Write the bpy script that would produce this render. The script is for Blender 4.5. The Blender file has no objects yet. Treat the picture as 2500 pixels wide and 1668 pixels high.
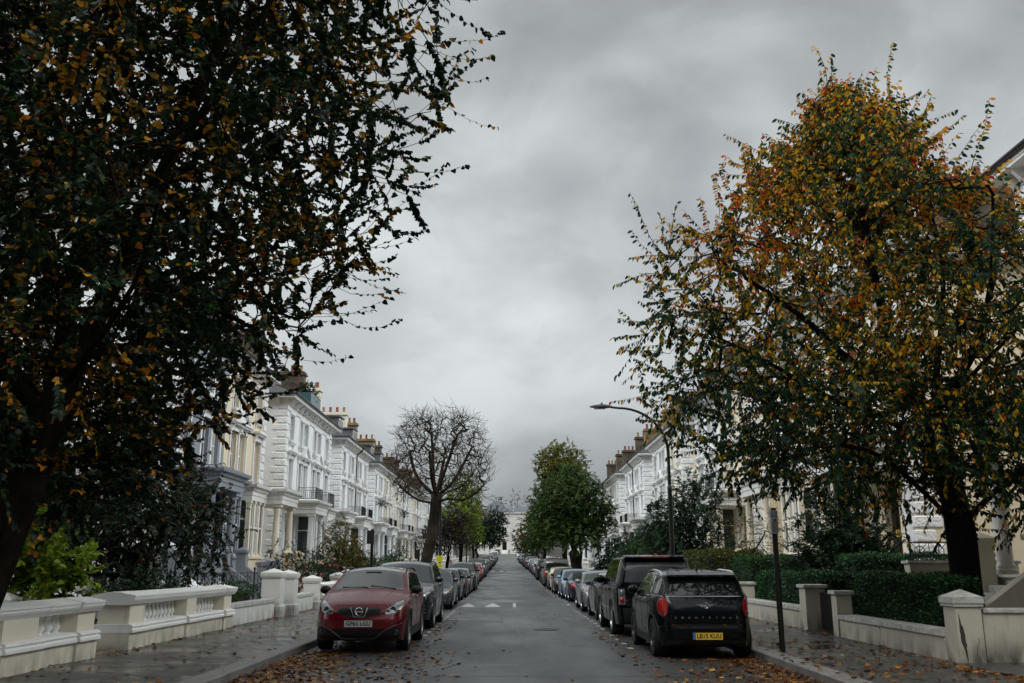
import bpy, bmesh, math, random
import numpy as np
from mathutils import Vector, Matrix
from mathutils.bvhtree import BVHTree
R = math.radians
SC = bpy.context.scene
COL = SC.collection
PI = math.pi

# ------------------------------------------------------------------ camera, sky, sun, exposure
cam_d = bpy.data.cameras.new("camera")
cam = bpy.data.objects.new("camera", cam_d); COL.objects.link(cam)
cam_d.sensor_width = 36.0
cam_d.lens = 32.17
cam_d.clip_start = 0.1
cam_d.clip_end = 3000.0
cam.location = (0, 0, 1.6)
cam.rotation_euler = (R(90 + 13.76), 0, 0)
SC.camera = cam
SC.view_settings.view_transform = 'Standard'
SC.view_settings.look = 'None'
SC.view_settings.exposure = 0.14
SC.view_settings.gamma = 1.0

SKY_OFF = (1.7, 0.2, 0.1)
SUN_EL, SUN_AZ = 52.0, 200.0          # high, behind the camera, through cloud

W = bpy.data.worlds.new("World"); SC.world = W; W.use_nodes = True
def build_world():
    nt = W.node_tree; N = nt.nodes; L = nt.links
    for n in list(N): N.remove(n)
    out = N.new('ShaderNodeOutputWorld'); bg = N.new('ShaderNodeBackground')
    L.new(bg.outputs[0], out.inputs[0])
    sky = N.new('ShaderNodeTexSky'); sky.sky_type = 'NISHITA'; sky.sun_disc = False
    sky.sun_elevation = R(SUN_EL); sky.sun_rotation = R(SUN_AZ)
    tc = N.new('ShaderNodeTexCoord'); sep = N.new('ShaderNodeSeparateXYZ'); L.new(tc.outputs['Generated'], sep.inputs[0])
    def M(op, a, b=None, c=None):
        m = N.new('ShaderNodeMath'); m.operation = op
        for i, v in enumerate((a, b, c)):
            if v is None: continue
            if isinstance(v, (int, float)): m.inputs[i].default_value = v
            else: L.new(v, m.inputs[i])
        return m.outputs[0]
    def MR(v, a, b, c, d):
        m = N.new('ShaderNodeMapRange'); m.interpolation_type = 'SMOOTHSTEP'
        L.new(v, m.inputs[0])
        for i, q in enumerate((a, b, c, d)): m.inputs[i + 1].default_value = q
        return m.outputs[0]
    x, y, z = sep.outputs
    def noise(scale, detail, rough, off, st=(1, 1, 1)):
        mp = N.new('ShaderNodeMapping'); mp.inputs['Location'].default_value = off
        mp.inputs['Scale'].default_value = st
        L.new(tc.outputs['Generated'], mp.inputs[0])
        n = N.new('ShaderNodeTexNoise'); n.inputs['Scale'].default_value = scale
        n.inputs['Detail'].default_value = detail; n.inputs['Roughness'].default_value = rough
        n.inputs['Distortion'].default_value = 0.35
        L.new(mp.outputs[0], n.inputs['Vector']); return n.outputs['Fac']
    n1 = noise(2.3, 3.0, 0.5, SKY_OFF, (1, 1, 1.25)); n2 = noise(6.5, 5.0, 0.55, (0.3, 2.2, 1.0), (1, 1, 1.5))
    cl = M('ADD', M('MULTIPLY', MR(n1, 0.34, 0.66, 0.0, 1.0), 0.70), M('MULTIPLY', MR(n2, 0.32, 0.68, 0.0, 1.0), 0.30))
    ramp = N.new('ShaderNodeValToRGB'); L.new(cl, ramp.inputs[0])
    e = ramp.color_ramp.elements
    e[0].position = 0.0; e[0].color = (0.32, 0.335, 0.36, 1)
    e[1].position = 1.0; e[1].color = (0.72, 0.765, 0.77, 1)
    m_ = e.new(0.5); m_.color = (0.475, 0.505, 0.515, 1)
    # ahead: lighter low down, thick dark cloud higher up; brightness added at both sides and high behind to light the facades
    hor = M('MULTIPLY', MR(z, 0.0, 0.28, 0.66, 1.0), MR(z, 0.25, 0.60, 1.0, 0.74))
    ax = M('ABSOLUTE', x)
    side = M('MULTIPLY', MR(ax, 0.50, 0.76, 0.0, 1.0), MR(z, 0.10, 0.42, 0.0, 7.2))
    back = M('MULTIPLY', MR(y, 0.15, -0.45, 0.0, 1.0), MR(z, 0.45, 0.75, 0.0, 1.5))
    low = M('SUBTRACT', 1.0, M('MULTIPLY', MR(y, 0.1, -0.3, 0.0, 0.88), MR(z, 0.5, 0.2, 0.0, 1.0)))
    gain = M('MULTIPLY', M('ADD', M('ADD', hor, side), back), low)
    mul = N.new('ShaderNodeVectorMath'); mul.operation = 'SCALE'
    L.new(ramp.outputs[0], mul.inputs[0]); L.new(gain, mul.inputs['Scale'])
    sc = N.new('ShaderNodeVectorMath'); sc.operation = 'SCALE'; L.new(sky.outputs[0], sc.inputs[0]); sc.inputs['Scale'].default_value = 0.10
    mix = N.new('ShaderNodeMix'); mix.data_type = 'RGBA'; mix.inputs[0].default_value = 0.04
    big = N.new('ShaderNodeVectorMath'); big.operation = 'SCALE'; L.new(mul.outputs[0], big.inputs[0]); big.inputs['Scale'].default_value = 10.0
    L.new(big.outputs[0], mix.inputs[6]); L.new(sky.outputs[0], mix.inputs[7])
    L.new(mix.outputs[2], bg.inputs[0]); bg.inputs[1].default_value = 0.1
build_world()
sun_d = bpy.data.lights.new("sun", 'SUN'); sun_d.energy = 1.0; sun_d.angle = R(25); sun_d.color = (1.0, 0.995, 0.97)
sun = bpy.data.objects.new("sun", sun_d); COL.objects.link(sun)
sun.rotation_euler = (R(90 - SUN_EL), 0, R(180 - SUN_AZ))
sun.location = (0, -20, 40)

# ------------------------------------------------------------------ helpers
def zg(y):
    return float(np.interp(y, [0, 40, 60, 78, 112, 195, 300, 420, 900], [0, 0, .08, .36, .9, 2.2, 4.9, 9.0, 26.0]))

class MB:
    """collects geometry; build() links it as one mesh object"""
    def __init__(s): s.v = []; s.f = []; s.m = []; s.M = None; s.mi = 0; s.tint = None
    def add(s, vs, fs, mi=None):
        o = len(s.v)
        if s.M is not None: vs = [tuple(s.M @ Vector(p)) for p in vs]
        s.v.extend(tuple(map(float, p)) for p in vs)
        s.f.extend(tuple(o + i for i in f) for f in fs)
        s.m.extend([s.mi if mi is None else mi] * len(fs))
        return s
    def box(s, x0, x1, y0, y1, z0, z1, mi=None):
        return s.add([(x0,y0,z0),(x1,y0,z0),(x1,y1,z0),(x0,y1,z0),(x0,y0,z1),(x1,y0,z1),(x1,y1,z1),(x0,y1,z1)],
                     [(3,2,1,0),(4,5,6,7),(0,1,5,4),(1,2,6,5),(2,3,7,6),(3,0,4,7)], mi)
    def cham(s, x0, x1, y0, y1, z0, z1, c, mi=None):
        """box with chamfered +x / -x... all vertical and horizontal edges"""
        vs = []; fs = []
        for (z, d) in ((z0, c), (z0 + c, 0), (z1 - c, 0), (z1, c)):
            vs += [(x0+d,y0+d,z),(x1-d,y0+d,z),(x1-d,y1-d,z),(x0+d,y1-d,z)]
        for k in range(3):
            for i in range(4):
                j = (i+1) % 4; fs.append((4*k+i, 4*k+j, 4*k+4+j, 4*k+4+i))
        fs += [(3,2,1,0),(12,13,14,15)]
        return s.add(vs, fs, mi)
    def prism(s, poly, axis, a0, a1, mi=None):
        """extrude 2D polygon; axis 'x': poly=(y,z); 'y': poly=(x,z); 'z': poly=(x,y)"""
        def P(p, a):
            return (a, p[0], p[1]) if axis == 'x' else ((p[0], a, p[1]) if axis == 'y' else (p[0], p[1], a))
        n = len(poly)
        vs = [P(p, a0) for p in poly] + [P(p, a1) for p in poly]
        fs = [tuple(range(n))[::-1], tuple(range(n, 2*n))] + [(i, (i+1) % n, n+(i+1) % n, n+i) for i in range(n)]
        return s.add(vs, fs, mi)
    def tube(s, pts, rad, n=8, cap=True, mi=None):
        pts = [Vector(p) for p in pts]
        if not hasattr(rad, '__len__'): rad = [rad] * len(pts)
        vs = []; fs = []
        t = (pts[1] - pts[0]).normalized()
        u = t.orthogonal().normalized()
        for i, p in enumerate(pts):
            a = pts[max(i-1, 0)]; b = pts[min(i+1, len(pts)-1)]
            t2 = (b - a)
            t2 = t2.normalized() if t2.length > 1e-9 else t
            u = (u - t2 * u.dot(t2))
            u = u.normalized() if u.length > 1e-6 else t2.orthogonal().normalized()
            w = t2.cross(u); t = t2
            for k in range(n):
                q = 2*PI*k/n
                vs.append(p + (u*math.cos(q) + w*math.sin(q)) * rad[i])
        for i in range(len(pts)-1):
            for k in range(n):
                j = (k+1) % n
                fs.append((i*n+k, i*n+j, (i+1)*n+j, (i+1)*n+k))
        if cap:
            fs.append(tuple(range(n))[::-1]); fs.append(tuple(range((len(pts)-1)*n, len(pts)*n)))
        return s.add(vs, fs, mi)
    def lathe(s, prof, cx=0, cy=0, cz=0, n=12, axis='z', cap=True, mi=None):
        vs = []; fs = []
        for (r, h) in prof:
            for k in range(n):
                a = 2*PI*k/n; c, d = r*math.cos(a), r*math.sin(a)
                vs.append((cx+c, cy+d, cz+h) if axis == 'z' else ((cx+c, cy+h, cz-d) if axis == 'y' else (cx+h, cy+c, cz+d)))
        for i in range(len(prof)-1):
            for k in range(n):
                j = (k+1) % n; fs.append((i*n+k, i*n+j, (i+1)*n+j, (i+1)*n+k))
        if cap:
            fs.append(tuple(range(n))[::-1]); fs.append(tuple(range((len(prof)-1)*n, len(prof)*n)))
        return s.add(vs, fs, mi)
    def grid(s, P, mi=None, flip=False):
        nu, nv = len(P), len(P[0]); fs = []
        for i in range(nu-1):
            for j in range(nv-1):
                f = (i*nv+j, (i+1)*nv+j, (i+1)*nv+j+1, i*nv+j+1)
                fs.append(f[::-1] if flip else f)
        return s.add([p for row in P for p in row], fs, mi)
    def build(s, name, mats, parent=None, smooth=None, loc=None, rot=None):
        me = bpy.data.meshes.new(name); me.from_pydata(s.v, [], s.f)
        if not isinstance(mats, (list, tuple)): mats = [mats]
        for m in mats: me.materials.append(m)
        if len(mats) > 1: me.polygons.foreach_set('material_index', s.m)
        return link(name, me, parent, smooth, loc, rot)

def link(name, me, parent=None, smooth=None, loc=None, rot=None):
    me.validate(); me.update()
    if smooth is not None:
        me.polygons.foreach_set('use_smooth', [True] * len(me.polygons))
        if smooth < 180: me.set_sharp_from_angle(angle=R(smooth))
    o = bpy.data.objects.new(name, me); COL.objects.link(o)
    if parent is not None: o.parent = parent
    if loc is not None: o.location = loc
    if rot is not None: o.rotation_euler = rot
    return o

def tag(o, label=None, cat=None, group=None, kind=None):
    if label: o['label'] = label
    if cat: o['category'] = cat
    if group: o['group'] = group
    if kind: o['kind'] = kind
    return o
def empty(name, loc=(0,0,0), rz=0.0, parent=None):
    o = bpy.data.objects.new(name, None); COL.objects.link(o)
    o.location = loc; o.rotation_euler = (0, 0, rz); o.empty_display_size = 0.2
    if parent is not None: o.parent = parent
    return o
def kids(o): return [c for c in KID.get(o.name, [])]
KID = {}
def index_kids():
    KID.clear()
    for o in COL.objects:
        if o.parent: KID.setdefault(o.parent.name, []).append(o)
def dup(o, parent=None, skip=(), mp=None):
    c = o.copy(); COL.objects.link(c)
    if parent is not None: c.parent = parent
    if mp is not None: mp[o.name] = c
    for ch in kids(o):
        if ch.name.split('.')[0] in skip: continue
        dup(ch, c, skip, mp)
    return c
def set_mat(o, m):
    for s_ in o.material_slots:
        s_.link = 'OBJECT'; s_.material = m

# ------------------------------------------------------------------ materials
MATS = {}
def mat(name, col, rough=0.6, metal=0.0, spec=0.5, coat=0.0, var=0.0, vscale=4.0, col2=None, bump=0.0, bscale=40.0,
        stretch=(1,1,1), emit=None, trans=0.0, detail=6.0, rvar=0.0, coat_rough=0.05, space='Object'):
    if name in MATS: return MATS[name]
    m = bpy.data.materials.new(name); m.use_nodes = True
    nt = m.node_tree; N = nt.nodes; L = nt.links; b = N['Principled BSDF']
    c4 = (*col, 1)
    b.inputs['Base Color'].default_value = c4; b.inputs['Roughness'].default_value = rough
    b.inputs['Metallic'].default_value = metal; b.inputs['Specular IOR Level'].default_value = spec
    b.inputs['Coat Weight'].default_value = coat; b.inputs['Coat Roughness'].default_value = coat_rough
    if trans: b.inputs['Transmission Weight'].default_value = trans
    if emit: b.inputs['Emission Color'].default_value = (*emit[0], 1); b.inputs['Emission Strength'].default_value = emit[1]
    if var or col2 or bump or rvar:
        tc = N.new('ShaderNodeTexCoord'); mp = N.new('ShaderNodeMapping'); mp.inputs['Scale'].default_value = stretch
        L.new(tc.outputs[space], mp.inputs[0])
        n = N.new('ShaderNodeTexNoise'); n.inputs['Scale'].default_value = vscale; n.inputs['Detail'].default_value = detail
        n.inputs['Roughness'].default_value = 0.62
        L.new(mp.outputs[0], n.inputs['Vector'])
        rp = N.new('ShaderNodeValToRGB'); L.new(n.outputs['Fac'], rp.inputs[0])
        d = col2 if col2 else tuple(max(0, q*(1-var)) for q in col)
        u = tuple(min(1, q*(1+var*0.5)) for q in col)
        rp.color_ramp.elements[0].position = 0.33; rp.color_ramp.elements[0].color = (*d, 1)
        rp.color_ramp.elements[1].position = 0.66; rp.color_ramp.elements[1].color = (*u, 1)
        if var or col2: L.new(rp.outputs[0], b.inputs['Base Color'])
        if rvar:
            mr = N.new('ShaderNodeMapRange'); L.new(n.outputs['Fac'], mr.inputs[0])
            mr.inputs[1].default_value = 0.3; mr.inputs[2].default_value = 0.7
            mr.inputs[3].default_value = max(0.03, rough - rvar); mr.inputs[4].default_value = min(1, rough + rvar)
            L.new(mr.outputs[0], b.inputs['Roughness'])
        if bump:
            n2 = N.new('ShaderNodeTexNoise'); n2.inputs['Scale'].default_value = bscale; n2.inputs['Detail'].default_value = 4
            L.new(mp.outputs[0], n2.inputs['Vector'])
            bp = N.new('ShaderNodeBump'); bp.inputs['Strength'].default_value = bump; bp.inputs['Distance'].default_value = 0.02
            L.new(n2.outputs['Fac'], bp.inputs['Height']); L.new(bp.outputs[0], b.inputs['Normal'])
    MATS[name] = m
    return m

def stucco(name, col, dirt=(0.16,0.15,0.12), amount=0.5, bump=0.12, base=0.0):
    """painted render: faint mottling plus weathering streaks that run down the wall"""
    if name in MATS: return MATS[name]
    m = bpy.data.materials.new(name); m.use_nodes = True
    nt = m.node_tree; N = nt.nodes; L = nt.links; b = N['Principled BSDF']
    b.inputs['Roughness'].default_value = 0.62; b.inputs['Specular IOR Level'].default_value = 0.35
    tc = N.new('ShaderNodeTexCoord')
    def noise(scale, st, det=5):
        mp = N.new('ShaderNodeMapping'); mp.inputs['Scale'].default_value = st; L.new(tc.outputs['Object'], mp.inputs[0])
        n = N.new('ShaderNodeTexNoise'); n.inputs['Scale'].default_value = scale; n.inputs['Detail'].default_value = det
        L.new(mp.outputs[0], n.inputs['Vector']); return n.outputs['Fac']
    def mr(v, a, b_, c, d):
        q = N.new('ShaderNodeMapRange'); L.new(v, q.inputs[0])
        for i, w in enumerate((a, b_, c, d)): q.inputs[i+1].default_value = w
        return q.outputs[0]
    def mix(f, a, c):
        q = N.new('ShaderNodeMix'); q.data_type = 'RGBA'; L.new(f, q.inputs[0])
        for i, w in ((6, a), (7, c)):
            if isinstance(w, tuple): q.inputs[i].default_value = (*w, 1)
            else: L.new(w, q.inputs[i])
        return q.outputs[2]
    base_c = mix(mr(noise(1.1, (1,1,1)), .3, .7, 0, 1), tuple(q*0.93 for q in col), tuple(min(1,q*1.03) for q in col))
    st = mr(noise(5.0, (1.6,1.6,.16)), .56, .78, 0, 1)
    bl = mr(noise(1.6, (1,1,1), 7), .45, .75, 0, 1)
    mu = N.new('ShaderNodeMath'); mu.operation = 'MULTIPLY'; L.new(st, mu.inputs[0]); L.new(bl, mu.inputs[1])
    m2 = N.new('ShaderNodeMath'); m2.operation = 'MULTIPLY'; L.new(mu.outputs[0], m2.inputs[0]); m2.inputs[1].default_value = amount
    res = mix(m2.outputs[0], base_c, dirt)
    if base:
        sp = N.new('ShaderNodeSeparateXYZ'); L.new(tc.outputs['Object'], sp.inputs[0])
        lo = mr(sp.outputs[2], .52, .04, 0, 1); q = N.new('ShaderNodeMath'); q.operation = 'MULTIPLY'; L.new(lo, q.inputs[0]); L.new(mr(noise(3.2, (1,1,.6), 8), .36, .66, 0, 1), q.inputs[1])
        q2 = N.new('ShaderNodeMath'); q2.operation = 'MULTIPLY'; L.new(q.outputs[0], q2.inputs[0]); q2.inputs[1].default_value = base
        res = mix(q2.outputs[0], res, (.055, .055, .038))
    L.new(res, b.inputs['Base Color'])
    bp = N.new('ShaderNodeBump'); bp.inputs['Strength'].default_value = bump; bp.inputs['Distance'].default_value = 0.01
    L.new(noise(26, (1,1,1), 6), bp.inputs['Height']); L.new(bp.outputs[0], b.inputs['Normal'])
    MATS[name] = m; return m

def leafmat(name, stops, trans=0.35, rough=0.45):
    """leaf colour from a per-leaf random number"""
    if name in MATS: return MATS[name]
    m = bpy.data.materials.new(name); m.use_nodes = True
    nt = m.node_tree; N = nt.nodes; L = nt.links; b = N['Principled BSDF']; out = N['Material Output']
    at = N.new('ShaderNodeAttribute'); at.attribute_name = 'tint'
    rp = N.new('ShaderNodeValToRGB'); L.new(at.outputs['Fac'], rp.inputs[0])
    el = rp.color_ramp.elements
    while len(el) < len(stops): el.new(0.5)
    for e_, (p, c) in zip(el, stops): e_.position = p; e_.color = (*c, 1)
    b.inputs['Roughness'].default_value = rough; b.inputs['Specular IOR Level'].default_value = 0.25
    L.new(rp.outputs[0], b.inputs['Base Color'])
    tr = N.new('ShaderNodeBsdfTranslucent'); L.new(rp.outputs[0], tr.inputs[0])
    mx = N.new('ShaderNodeMixShader'); mx.inputs[0].default_value = trans
    L.new(b.outputs[0], mx.inputs[1]); L.new(tr.outputs[0], mx.inputs[2]); L.new(mx.outputs[0], out.inputs[0])
    MATS[name] = m; return m

M_WHITE = stucco('white stucco', (0.78,0.785,0.78), amount=0.35)
M_WARM = stucco('warm white stucco', (0.76,0.74,0.69), amount=0.35)
M_CREAM = stucco('cream stucco', (0.72,0.62,0.45), amount=0.3)
M_PALE = stucco('pale cream stucco', (0.77,0.71,0.58), amount=0.35)
M_GREY = stucco('blue grey stucco', (0.24,0.26,0.29), amount=0.3)
M_TRIMW = stucco('white trim', (0.79,0.79,0.785), amount=0.3)
M_TRIMD = stucco('weathered white cornice', (0.72,0.71,0.68), dirt=(0.13,0.125,0.11), amount=1.0)
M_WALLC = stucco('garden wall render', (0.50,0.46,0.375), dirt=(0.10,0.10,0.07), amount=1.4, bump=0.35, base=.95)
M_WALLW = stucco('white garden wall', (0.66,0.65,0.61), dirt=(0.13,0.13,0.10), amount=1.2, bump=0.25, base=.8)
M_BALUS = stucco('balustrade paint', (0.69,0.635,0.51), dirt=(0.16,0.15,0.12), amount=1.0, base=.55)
M_BALUSW = stucco('balustrade white paint', (0.75,0.74,0.70), dirt=(0.2,0.19,0.16), amount=0.7)  # real white of the balusters; on the coping it paints in sky light
M_COPE = mat('weathered coping', (0.46,0.45,0.41), 0.8, var=0.35, vscale=7, bump=0.4, bscale=30)
M_GLASS = mat('window glass', (0.035,0.040,0.045), 0.04, spec=0.7)
M_CURT = mat('net curtain behind glass', (0.42,0.41,0.38), 0.25, spec=0.6, var=0.25, vscale=3, stretch=(1,6,.3), coat=0.6, coat_rough=0.03)
M_SASH = mat('white sash paint', (0.78,0.78,0.77), 0.4)
M_BLACK = mat('black gloss paint', (0.004,0.004,0.005), 0.3)
M_IRON = mat('black iron', (0.006,0.006,0.007), 0.45, bump=0.1)
M_SLATE = mat('roof slate', (0.055,0.058,0.066), 0.42, var=0.4, vscale=9, stretch=(1,1,3), bump=0.4, bscale=25)
M_LEAD = mat('lead', (0.13,0.135,0.145), 0.45, var=0.2)
M_BRICK = mat('sooty stock brick', (0.13,0.098,0.058), 0.85, col2=(0.03,0.027,0.023), vscale=1.6, bump=0.6, bscale=18, stretch=(1,1,1.6))
M_BRICKY = mat('yellow stock brick', (0.30,0.21,0.085), 0.85, col2=(0.10,0.075,0.042), vscale=1.3, bump=0.6, bscale=18, stretch=(1,1,1.6))
M_POT = mat('terracotta', (0.25,0.065,0.032), 0.75, var=0.35, vscale=6)
M_POTB = mat('buff clay', (0.30,0.205,0.105), 0.75, var=0.3, vscale=6)
M_BARK = mat('dark bark', (0.013,0.011,0.009), 0.95, spec=.04, col2=(0.005,0.004,0.003), vscale=5, stretch=(3,3,.7), bump=0.9, bscale=14)
M_BARKP = mat('plane bark', (0.048,0.039,0.028), 0.85, spec=.1, col2=(0.012,0.009,0.007), vscale=1.7, bump=0.8, bscale=9)
M_BARKC = mat('cherry bark', (0.011,0.009,0.008), 0.85, spec=.08, col2=(0.005,0.004,0.004), vscale=5, stretch=(1,1,4), bump=0.8, bscale=12)
M_TWIG = mat('twig bark', (0.010,0.008,0.006), 0.9, spec=.1)
M_SOIL = mat('garden soil', (0.018,0.014,0.010), 0.95, var=0.5, vscale=3, bump=0.8, bscale=9)
M_PLASTICK = mat('black plastic', (0.006,0.006,0.007), 0.5, bump=0.05)
# ------------------------------------------------------------------ leaves as one mesh (numpy)
def unit(a): return a / np.maximum(np.linalg.norm(a, axis=-1, keepdims=True), 1e-9)
LEAF_ROUND = np.array([(0,.04,0),(.34,-.02,.06),(.52,.38,.12),(.30,.80,.06),(0,1.18,-.08),(-.32,.78,.05),(-.50,.36,.13),(-.33,-.02,.06)])
LEAF_ROUND_F = [(0,1,2,3,4),(0,4,5,6,7)]
LEAF_OVAL = np.array([(0,0,0),(.19,.25,.05),(.20,.62,.05),(0,1.0,-.10),(-.20,.62,.05),(-.19,.25,.05)])
LEAF_OVAL_F = [(0,1,2,3),(0,3,4,5)]
LEAF_TINY = np.array([(0,0,0),(.28,.45,.06),(0,1.0,0),(-.28,.45,.06)])
LEAF_TINY_F = [(0,1,2),(0,2,3)]
LEAF_TORN = np.array([(0,0,0),(.42,.12,.10),(.30,.42,.02),(.55,.62,.16),(.12,.78,.04),(0,1.1,.12),(-.16,.74,.0),(-.5,.66,.14),(-.30,.38,.03),(-.40,.10,.12)])
LEAF_TORN_F = [(0,1,2,3,4,5),(0,5,6,7,8,9)]
def leaves(name, pos, d, nrm, size, tint, material, parent=None, shape='oval', width=1.0):
    T, F = dict(round=(LEAF_ROUND, LEAF_ROUND_F), oval=(LEAF_OVAL, LEAF_OVAL_F), tiny=(LEAF_TINY, LEAF_TINY_F), torn=(LEAF_TORN, LEAF_TORN_F))[shape]
    pos = np.asarray(pos, float); d = unit(np.asarray(d, float)); nrm = np.asarray(nrm, float)
    x = unit(np.cross(d, nrm)); nz = np.cross(x, d)
    s = np.asarray(size, float)[:, None, None]
    V = pos[:, None, :] + s * (T[None, :, 0:1]*width*x[:, None, :] + T[None, :, 1:2]*d[:, None, :] + T[None, :, 2:3]*nz[:, None, :])
    n, k = len(pos), len(T)
    V = V.reshape(-1, 3)
    base = (np.arange(n) * k)[:, None]
    loops = np.concatenate([base + np.array(f)[None, :] for f in F], axis=1).ravel()
    lens = np.tile(np.array([len(f) for f in F]), n)
    starts = np.concatenate([[0], np.cumsum(lens)[:-1]])
    me = bpy.data.meshes.new(name)
    me.vertices.add(len(V)); me.vertices.foreach_set('co', V.ravel().astype(np.float32))
    me.loops.add(len(loops)); me.loops.foreach_set('vertex_index', loops.astype(np.int32))
    me.polygons.add(len(lens)); me.polygons.foreach_set('loop_start', starts.astype(np.int32))
    me.update(calc_edges=True)
    a = me.attributes.new('tint', 'FLOAT', 'FACE'); a.data.foreach_set('value', np.repeat(np.asarray(tint, float), len(F)).astype(np.float32))
    me.materials.append(material)
    o = bpy.data.objects.new(name, me); COL.objects.link(o)
    if parent is not None: o.parent = parent
    return o

# ------------------------------------------------------------------ the street
def xc(y): return -0.0062 * max(0.0, min(y, 300) - 28.0)
KL, KR = -4.05, 4.40            # kerb faces
PL, PR = -6.86, 6.84            # garden wall lines
HUMPS = (37.6, 111.5, 195.0)
def zr(y, x=0.0):
    e = 0.0
    for h in HUMPS:
        e = max(e, float(np.interp(y, [h, h+1.7, h+5.0, h+6.7], [0, .085, .085, 0])))
    return zg(y) + e * float(np.interp(abs(x), [0, 3.4, 4.0], [1, 1, 0])) - 0.02 * (abs(x)/4.2)**2
YS = sorted(set([-40, -20, -5] + list(np.arange(0, 60, 1.0)) + list(np.arange(60, 304, 3.0)) + [h+d for h in HUMPS for d in (0, .8, 1.7, 3.3, 5.0, 5.9, 6.7)]))
YS = [y for y in YS if y <= 303]

def asphalt():
    m = bpy.data.materials.new('wet asphalt'); m.use_nodes = True
    nt = m.node_tree; N = nt.nodes; L = nt.links; b = N['Principled BSDF']
    tc = N.new('ShaderNodeTexCoord')
    def noise(s, det, st=(1,1,1), r=.6):
        mp = N.new('ShaderNodeMapping'); mp.inputs['Scale'].default_value = st; L.new(tc.outputs['Object'], mp.inputs[0])
        n = N.new('ShaderNodeTexNoise'); n.inputs['Scale'].default_value = s; n.inputs['Detail'].default_value = det; n.inputs['Roughness'].default_value = r
        L.new(mp.outputs[0], n.inputs['Vector']); return n.outputs['Fac']
    def mr(v, a, c, d, e):
        q = N.new('ShaderNodeMapRange'); L.new(v, q.inputs[0])
        for i, w in enumerate((a, c, d, e)): q.inputs[i+1].default_value = w
        return q.outputs[0]
    def mul(a, c):
        q = N.new('ShaderNodeMath'); q.operation = 'MULTIPLY'
        for i, w in enumerate((a, c)):
            if isinstance(w, (int, float)): q.inputs[i].default_value = w
            else: L.new(w, q.inputs[i])
        return q.outputs[0]
    sp = mr(noise(55, 3, r=.8), .3, .7, .55, 1.5); pt = mr(noise(.35, 5, (1, .35, 1)), .35, .65, .62, 1.18)
    pt2 = mr(noise(1.6, 5, (1, .5, 1)), .3, .7, .85, 1.12)
    v = mul(mul(sp, pt), pt2)
    col = N.new('ShaderNodeVectorMath'); col.operation = 'SCALE'; col.inputs[0].default_value = (.060, .0615, .061); L.new(v, col.inputs['Scale'])
    L.new(col.outputs[0], b.inputs['Base Color'])
    L.new(mr(noise(.5, 6, (1, .4, 1)), .35, .68, .30, .58), b.inputs['Roughness'])
    b.inputs['Specular IOR Level'].default_value = .5
    bp = N.new('ShaderNodeBump'); bp.inputs['Strength'].default_value = .55; bp.inputs['Distance'].default_value = .012
    L.new(noise(70, 3), bp.inputs['Height']); L.new(bp.outputs[0], b.inputs['Normal'])
    return m
def flags():
    m = bpy.data.materials.new('wet paving flags'); m.use_nodes = True
    nt = m.node_tree; N = nt.nodes; L = nt.links; b = N['Principled BSDF']
    tc = N.new('ShaderNodeTexCoord')
    br = N.new('ShaderNodeTexBrick'); L.new(tc.outputs['Object'], br.inputs[0])
    br.inputs['Scale'].default_value = 1.0; br.inputs['Brick Width'].default_value = .95; br.inputs['Row Height'].default_value = .62
    br.inputs['Mortar Size'].default_value = .007; br.inputs['Mortar Smooth'].default_value = .2; br.inputs['Bias'].default_value = 0
    br.inputs['Color1'].default_value = (.062, .060, .055, 1); br.inputs['Color2'].default_value = (.050, .048, .045, 1); br.inputs['Mortar'].default_value = (.022, .021, .019, 1)
    n = N.new('ShaderNodeTexNoise'); n.inputs['Scale'].default_value = 1.1; n.inputs['Detail'].default_value = 7; L.new(tc.outputs['Object'], n.inputs['Vector'])
    rp = N.new('ShaderNodeMapRange'); L.new(n.outputs['Fac'], rp.inputs[0])
    for i, w in enumerate((.36, .64, .12, .48)): rp.inputs[i+1].default_value = w
    L.new(rp.outputs[0], b.inputs['Roughness'])
    rq = N.new('ShaderNodeMapRange'); L.new(n.outputs['Fac'], rq.inputs[0])
    for i, w in enumerate((.36, .64, .62, 1.25)): rq.inputs[i+1].default_value = w
    vm = N.new('ShaderNodeVectorMath'); vm.operation = 'SCALE'; L.new(br.outputs['Color'], vm.inputs[0]); L.new(rq.outputs[0], vm.inputs['Scale'])
    L.new(vm.outputs[0], b.inputs['Base Color'])
    n2 = N.new('ShaderNodeTexNoise'); n2.inputs['Scale'].default_value = 6; n2.inputs['Detail'].default_value = 6; L.new(tc.outputs['Object'], n2.inputs['Vector'])
    ad = N.new('ShaderNodeMath'); ad.operation = 'SUBTRACT'; L.new(n2.outputs['Fac'], ad.inputs[0]); L.new(br.outputs['Fac'], ad.inputs[1])
    bp = N.new('ShaderNodeBump'); bp.inputs['Strength'].default_value = .22; bp.inputs['Distance'].default_value = .012
    L.new(ad.outputs[0], bp.inputs['Height']); L.new(bp.outputs[0], b.inputs['Normal'])
    return m
M_ROAD = asphalt(); M_FLAG = flags()
M_KERB = mat('granite kerb', (.21, .20, .185), .5, var=.45, vscale=5, bump=.5, bscale=45, rvar=.2)
M_PAINT = mat('worn road paint', (.60, .60, .58), .6, col2=(.16, .16, .16), vscale=20)
M_TAR = mat('tar seam', (.018, .018, .019), .35)

def sweep(name, prof, m, ys=YS, zf=None, kind='structure'):
    """sheet or profile [(x, dz)...] swept along the street"""
    P = [[(x + xc(y), y, (zf or (lambda yy, xx: zg(yy)))(y, x) + dz) for (x, dz) in prof] for y in ys]
    mb = MB(); mb.grid(P, flip=True)
    o = mb.build(name, m); o['kind'] = kind
    return o
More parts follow.
